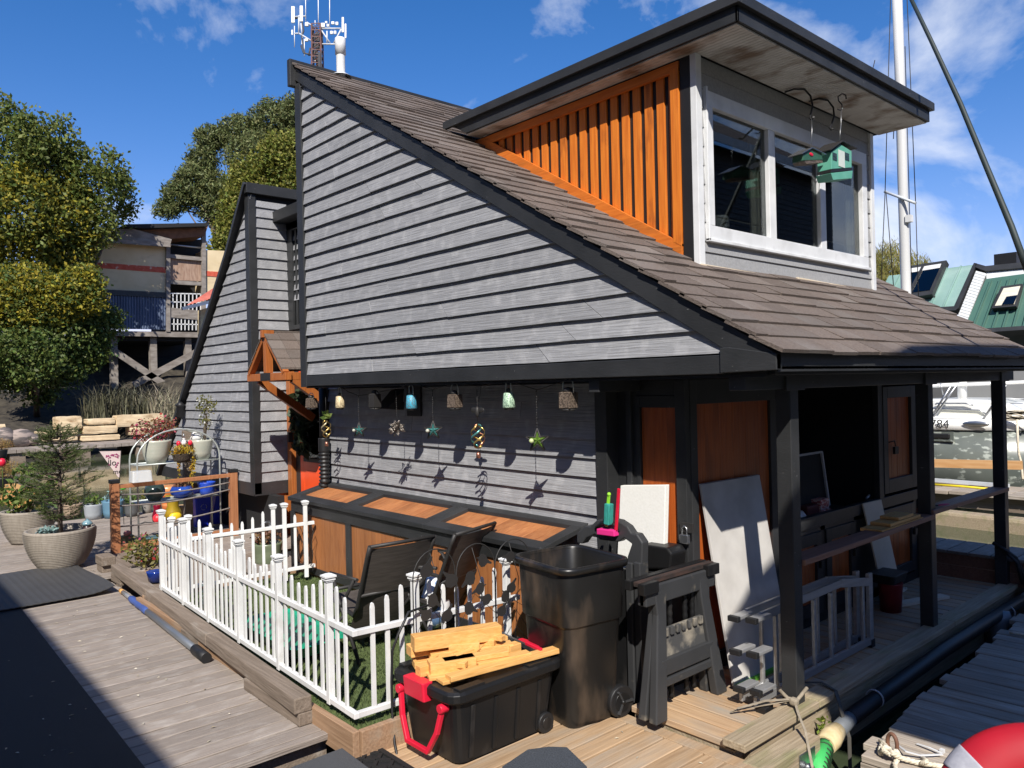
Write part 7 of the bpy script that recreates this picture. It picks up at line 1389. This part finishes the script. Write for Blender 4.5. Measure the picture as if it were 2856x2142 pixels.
for p in (((345, 340), (370, 480), (340, 560), (360, 700), (390, 820), (500, 845)), ((240, 290), (330, 250)), ((330, 700), (370, 820), (480, 850)), ((470, 740), (450, 860))): b.tube([tq(*q) for q in p], .10, 5)
b.build('cabling', m_cab, tw_); b = MB()
for p, q in (((640, 440), (945, 440)), ((645, 680), (960, 685)), ((640, 460), (780, 670)), ((950, 450), (835, 670)), ((730, 480), (730, 670)), ((235, 260), (400, 250)), ((420, 345), (520, 410)), ((230, 520), (300, 515)), ((300, 515), (520, 650)), ((295, 240), (295, 520)), ((330, 360), (345, 560))): b.tube([tq(*p), tq(*q)], .10, 6)
b.build('antenna_frame', m_galv2, tw_)
for x0, y0, x1, y1 in ((180, 100, 235, 355), (310, 90, 360, 335), (957, 265, 992, 500), (1002, 365, 1030, 590), (955, 590, 1005, 672), (180, 460, 208, 540), (335, 560, 355, 685)): b = MB(); a, c = tq((x0 + x1)/2, y1), tq((x0 + x1)/2, y0); b.bar(a, c, (x1 - x0)*tk, (x1 - x0)*tk*.5, dv_); b.build('antenna_panel', m_ant, tw_, bevel=.05)
for x0, y0, x1, y1 in ((392, 350, 446, 408), (640, 360, 700, 425), (700, 328, 736, 362), (725, 372, 762, 415), (798, 335, 846, 380), (862, 340, 906, 390), (778, 480, 822, 530), (834, 478, 876, 528), (390, 600, 440, 640), (535, 925, 562, 960)): b = MB(); b.bar(tq((x0 + x1)/2, y1), tq((x0 + x1)/2, y0), (x1 - x0)*tk, (x1 - x0)*tk*.7, dv_); b.build('radio_unit', m_ant, tw_, bevel=.06)
for x, y0, y1 in ((402, -120, 330), (597, -60, 400), (772, -120, 440), (230, 400, 730), (382, 600, 870), (965, 670, 865), (548, 315, 400)): b = MB(); b.tube([tq(x, y1), tq(x - 2, y0)], .05, 5); b.build('whip_antenna', m_ant, tw_)
# ================================================================ RIGHT SIDE: boats and the green roofed house
BY = 16.6; bq = lambda x, y, dy=0.0: on(*zRR(x, y), 1, BY + dy)
m_hullw = M('white_gelcoat', (.78, .78, .75), (.84, .84, .81), .2, (1, 1, 1)); m_hullg = M('grey_green_hull_caustics', (.10, .115, .105), (.16, .175, .155), .3, (1.2, 1, 1.2), c3=(.36, .39, .35), sc3=(5, 5, 9), lo3=.56, hi3=.63)  # pale patches in the hull colour imitate light reflected off the water
sb_ = thing('sailboat', 'white sailboat with a grey hull moored beyond the porch', 'sailboat', bq(1900, 740)); zk = lambda y: bq(1800, y).z
xl, xr_ = bq(300, 600).x, bq(2500, 600).x; z0, z1, z2 = zk(800), zk(474), zk(378)
def hull(nm, za, zb, ina, inb, mat):
    b = MB(); rg = []
    for z, ins in ((za, ina), (zb, inb)):
        r = []; n = 12
        for i in range(n + 1): t = i/n; r.append(Vector((xl + (xr_ - xl)*t, BY + ins + .9*max(0, (t - .62)/.38)**2.2 + .5*max(0, (.3 - t)/.3)**2, z)))
        for i in range(n, -1, -1): t = i/n; r.append(Vector((xl + (xr_ - xl)*t, BY + 2.6 - ins - .9*max(0, (t - .62)/.38)**2.2 - .5*max(0, (.3 - t)/.3)**2, z)))
        rg.append(r)
    b.loft(rg, True, True); return b.build(nm, mat, sb_)
hull('hull', -.5, z1, .25, .03, m_hullg); hull('topsides', z1 + .004, z2, .0, .10, m_hullw); hull('deck', z2 + .003, z2 + .05, .12, .22, m_hullw)
b = MB(); a, c = bq(1412, 540, .02), bq(1562, 500, .02); b.box(a.x, c.x, BY + .01, BY + .06, a.z, c.z); pr_ = b.build('porthole', m_black, sb_, bevel=.02); b = MB(); a, c = bq(1385, 565, .03), bq(1595, 478, .03); b.box(a.x, c.x, BY + .035, BY + .055, a.z, c.z); b.build('porthole_frame', m_hullg, pr_, bevel=.02)
b = MB(); c = bq(1785, 416); b.sphere((c.x, BY + .02, c.z), .24, .03, .06, 16, 6); b.build('hawse_vent', m_steel, sb_)
b = MB(); cab = [(900, 378), (1000, 215), (1380, 200), (1880, 205), (2030, 240), (2110, 290), (2190, 350), (2230, 378)]; b.prism([bq(x, y, .5) for x, y in cab], (0, 1.6, 0)); cb2 = b.build('cabin', m_hullw, sb_, bevel=.05)
b = MB(); b.prism([bq(x, y, .47) for x, y in ((1395, 375), (1470, 283), (1800, 290), (1860, 315), (1880, 372))], (0, .02, 0)); b.build('cabin_window', M('cream_window_cover', (.70, .69, .60), (.76, .75, .66), .5, (2, 2, 2)), cb2, bevel=.01)
for p in (((1435, 245), (1450, 235), (1700, 235), (1765, 252)), ((1380, 278), (1820, 295), (1875, 325)),): b = MB(); b.tube([bq(x, y, .44) for x, y in p], .016, 6); b.build('handrail', m_steel, cb2)
for p in (((1385, 378), (1570, 85)), ((1405, 378), (1622, 75)), ((1850, 378), (2055, 78))): b = MB(); b.tube([bq(*q, .2) for q in p], .020, 6); b.build('stanchion', m_steel, sb_)
b = MB(); b.tube([bq(900, 110, 1.2), bq(1355, 85, 1.2), bq(2260, 48, 1.2)], .035, 8); b.tube([bq(1355, 75, 1.25), bq(1640, 62, 1.25)], .02, 6); b.build('boom', m_hullw, sb_)
b = MB(); b.tube([bq(1672, 210, 1.3), bq(1668, -150, 1.3)], .09, 10); b.build('radar_pole', m_hullw, sb_)
b = MB(); b.tube([bq(1480, 45, 1.1), bq(1505, 160, 1.1)], .012, 5); b.tube([bq(1690, 205, .9), bq(2260, 195, .9)], .01, 5); b.tube([bq(2080, 235, .9), bq(2260, 238, .9)], .01, 5); b.build('rigging_line', m_steel, sb_)
text_mesh('registration_number', '12784', .235, Matrix.Translation(bq(1418, 416, -.012)) @ Matrix(((1, 0, 0, 0), (0, 0, -1, 0), (0, 1, 0, 0), (0, 0, 0, 1))), m_ink, sb_, .004)
random.seed(3); b = MB()
for _ in range(7): c = bq(rnd(2080, 2200), rnd(325, 360), .1); b.tube([c + Vector((.22*math.cos(t), .05, .06*math.sin(t))) for t in np.linspace(0, 5.5, 10)], .018, 5)
b.tube([bq(2150, 375, -.05), bq(2155, 560, -.06), bq(2165, 680, -.05), bq(2185, 745, -.05), bq(2200, 900, -.3)], .022, 6); b.build('bow_line', m_rope, sb_)
# mast of the same boat seen above the roof
mt_ = [far(u, v, 17.3) for u, v in ((1936, -60), (1945, 200), (1950, 400), (1958, 660))]; lowp = mt_[-1].copy(); lowp.z = z2; b = MB(); b.tube(mt_ + [lowp], .105, 14); ms_ = b.build('mast', M('painted_mast', (.56, .56, .55), (.64, .64, .63), .35, (2, 2, .5)), sb_)
b = MB(); b.tube([far(1911, 414, 17.6), far(1978, 439, 16.9)], .03, 8); b.build('spreader', m_galv2, ms_); b = MB(); b.box(mt_[2].x + .08, mt_[2].x + .2, mt_[2].y - .12, mt_[2].y + .02, far(1950, 483, 17.3).z, far(1950, 468, 17.3).z); b.build('mast_light', m_white, ms_)
b = MB()
for (u0, v0), (u1, v1) in (((1925, -40), (1912, 415)), ((1912, 415), (1902, 640)), ((1914, 415), (1932, 640)), ((1958, -40), (1978, 440)), ((1978, 440), (1984, 640)), ((1955, 100), (1970, 640)), ((1946, -40), (1930, 300)), ((1890, 130), (1850, 300))): b.tube([far(u0, v0, 17.3), far(u1, v1, 17.3)], .010, 5)
b.build('shroud', m_iron, ms_)
b = MB(); P_ = [far(u, v, d) for u, v, d in ((1945, -50, 7.2), (2010, 85, 6.9), (2075, 225, 6.6), (2135, 370, 6.3), (2185, 490, 6.1), (2240, 640, 5.9))]; b.tube(P_, [.016, .018, .021, .023, .025, .026], 10)
fine = [P_[0].lerp(P_[-1], t) for t in (0, 1)]; tag(b.build('thick_cable', m_rope_d), 'thick dark cable slanting down across the sky at right', 'cable')
# timber and dock edge things near the boat
b = MB(); b.bar(on(*zRR(900, 745), 1, 15.95), on(*zRR(2190, 775), 1, 15.95), .12, .15); tag(b.build('timber_rail', M('orange_timber', (.50, .26, .10), (.60, .36, .17), .6, (2, 20, 20))), 'orange brown timber rail lying along the far dock', 'timber')
b = MB(); b.tube([on(*zRR(1385, 940), 2, .02), on(*zRR(1650, 958), 2, .02), on(*zRR(1940, 985), 2, .02)], .022, 6); tag(b.build('yellow_hose', M('yellow_hose', (.7, .55, .02))), 'yellow hose lying on the far dock', 'hose')
b = MB(); b.bar(on(*zRR(900, 1170), 2, -.36), on(*zRR(2300, 1330), 2, -.36), .35, .28); tag(b.build('floating_log', m_edge, bevel=.05), 'pale floating log in front of the far dock', 'log')
b = MB(); b.bar(on(*zRR(1380, 900), 2, .06), on(*zRR(2080, 955), 2, .06), .08, .06); tag(b.build('grey_pipe', m_galv2), 'pale grey pipe lying on the far dock', 'pipe')
# green roofed house
def onpl(u, v, nrm, c):
    d = ray(u, v); nrm = np.array(nrm); t = (c - nrm@CAM)/(nrm@d); return Vector(CAM + d*t)
GN = np.array([0.0, -1.0, .55]); GC = -30 + .55*4.0; gn = Vector(GN).normalized(); gq = lambda x, y, o=0.0: onpl(*zN(x, y), GN, GC) + gn*o
m_cop = M('pale_copper_roof', (.15, .27, .235), (.24, .38, .34), .5, (.7, .7, .7), c3=(.34, .47, .43), sc3=(.5, .5, 1.5), lo3=.5, hi3=.75); m_grn = M('green_metal_roof', (.055, .135, .105), (.07, .155, .12), .45, (1, 1, 1)); m_wsid = M('white_lap_siding', (.66, .68, .67), rough=.5); m_skyl = glass('skylight_glass', (.25, .27, .3), .08); m_gwall = M('grey_render_wall', (.10, .10, .10), (.14, .14, .14), .8, (.7, .7, .7))
gh_ = thing('green_roof_house', 'house with pale copper and dark green sloping metal roofs beyond the boat', 'house', (3, 32, 0))
def gpoly(nm, pts, mat, th=.15, o=0.0, parent=None): b = MB(); b.prism([gq(x, y, o) for x, y in pts], -gn*th); return b.build(nm, mat, parent or gh_)
r1_ = gpoly('copper_roof', [(-200, 640), (40, 700), (110, 562), (270, 548), (1258, 412), (1000, 1000), (640, 1012), (300, 1100), (-200, 1200)], m_cop)
for (a, c) in (((1070, 440), (820, 1005)), ((880, 465), (640, 1010)), ((250, 560), (150, 760))): b = MB(); b.bar(gq(*a, .03), gq(*c, .03), .05, .07, gn); b.build('roof_seam', m_cop, r1_)
sk = gpoly('skylight', [(385, 492), (905, 415), (715, 862), (385, 910)], m_trim, .3, .28); gpoly('skylight_pane', [(385, 545), (840, 475), (690, 810), (385, 850)], m_skyl, .02, .30, sk); gpoly('skylight_bar', [(600, 470), (635, 465), (440, 850), (405, 850)], m_trim, .04, .34, sk); gpoly('skylight_blind', [(390, 535), (840, 465), (820, 520), (385, 590)], m_white, .01, .312, sk)
gpoly('roof_edge', [(1245, 412), (1285, 420), (1040, 1010), (1000, 1040), (690, 1055), (650, 1005), (985, 985)], m_trim, .3, .10)
ls = MB()
for i in range(18):
    t0, t1 = i/18, (i + .86)/18; l0, l1 = (1270 + (1005 - 1270)*t0, 510 + (1165 - 510)*t0), (1270 + (1005 - 1270)*t1, 510 + (1165 - 510)*t1); r0, r1 = (1400 + (1135 - 1400)*t0, 545 + (1205 - 545)*t0), (1400 + (1135 - 1400)*t1, 545 + (1205 - 545)*t1); ls.prism([gq(*l0, .06), gq(*r0, .06), gq(*r1, .06), gq(*l1, .06)], -gn*.05)
ls.build('cheek_siding', m_wsid, gh_); gpoly('cheek_wall', [(1268, 505), (1405, 540), (1140, 1210), (1000, 1170)], m_gwall, .2, -.02)
r2_ = gpoly('green_roof', [(1395, 612), (1900, 545), (2500, 470), (2500, 1280), (1900, 1280), (1310, 1312), (1130, 1215)], m_grn, .15, .03)
for k in range(9): x0, x1 = 1470 + 120*k, 1215 + 135*k; b = MB(); b.bar(gq(x0, 640 - 12*k, .07), gq(x1, 1290 - 2*k, .07), .05, .08, gn); b.build('roof_seam', m_grn, r2_)
s2_ = gpoly('roof_window', [(1625, 765), (1905, 728), (1825, 1022), (1500, 1050)], m_trim, .3, .28); gpoly('roof_window_lining', [(1660, 790), (1880, 760), (1800, 1000), (1545, 1020)], m_curt, .02, .29, s2_); gpoly('roof_window_pane', [(1700, 905), (1845, 885), (1795, 1000), (1640, 1010)], m_skyl, .02, .32, s2_)
gpoly('eave_gutter', [(1310, 1305), (1900, 1268), (2500, 1230), (2500, 1290), (1900, 1320), (1400, 1352)], m_trim, .4, .2)
gpoly('parapet', [(1268, 418), (1400, 455), (1900, 405), (2500, 345), (2500, 420), (1900, 475), (1400, 522), (1262, 470)], m_trim, .6, .1); gpoly('upper_siding', [(1400, 520), (1900, 475), (2500, 420), (2500, 475), (1900, 548), (1400, 610)], m_wsid, .2, .0)
ch0 = MB(); a, c = gq(1500, 440), gq(1820, 255); ch0.box(a.x, c.x, a.y, a.y + 2, a.z - .3, c.z); ch0.build('chimney_box', m_black, gh_)
wl = MB(); g0 = gq(1330, 1340); wl.box(-12, 20, g0.y + .6, g0.y + 8, 0, g0.z + .2); wl.build('wall', m_gwall, gh_)
g1_ = on(*zRR(1700, 100), 1, g0.y + .5); wl = MB(); wl.box(g1_.x, 20, g0.y + .45, g0.y + .58, .2, g1_.z + 1.2); wl.build('pale_wall_panel', M('pale_grey_panel', (.25, .25, .25), (.31, .31, .30), .7, (.5, .5, .5)), gh_)
wn = MB(); a = gq(1330, 1345); wn.box(a.x + 3.4, a.x + 3.75, g0.y + .3, g0.y + .44, .3, g0.z); wn.build('white_post', m_white, gh_)
b = MB(); b.box(-60, 60, 31, 44, -.6, .15); struct(b.build('far_quay', m_gwall))
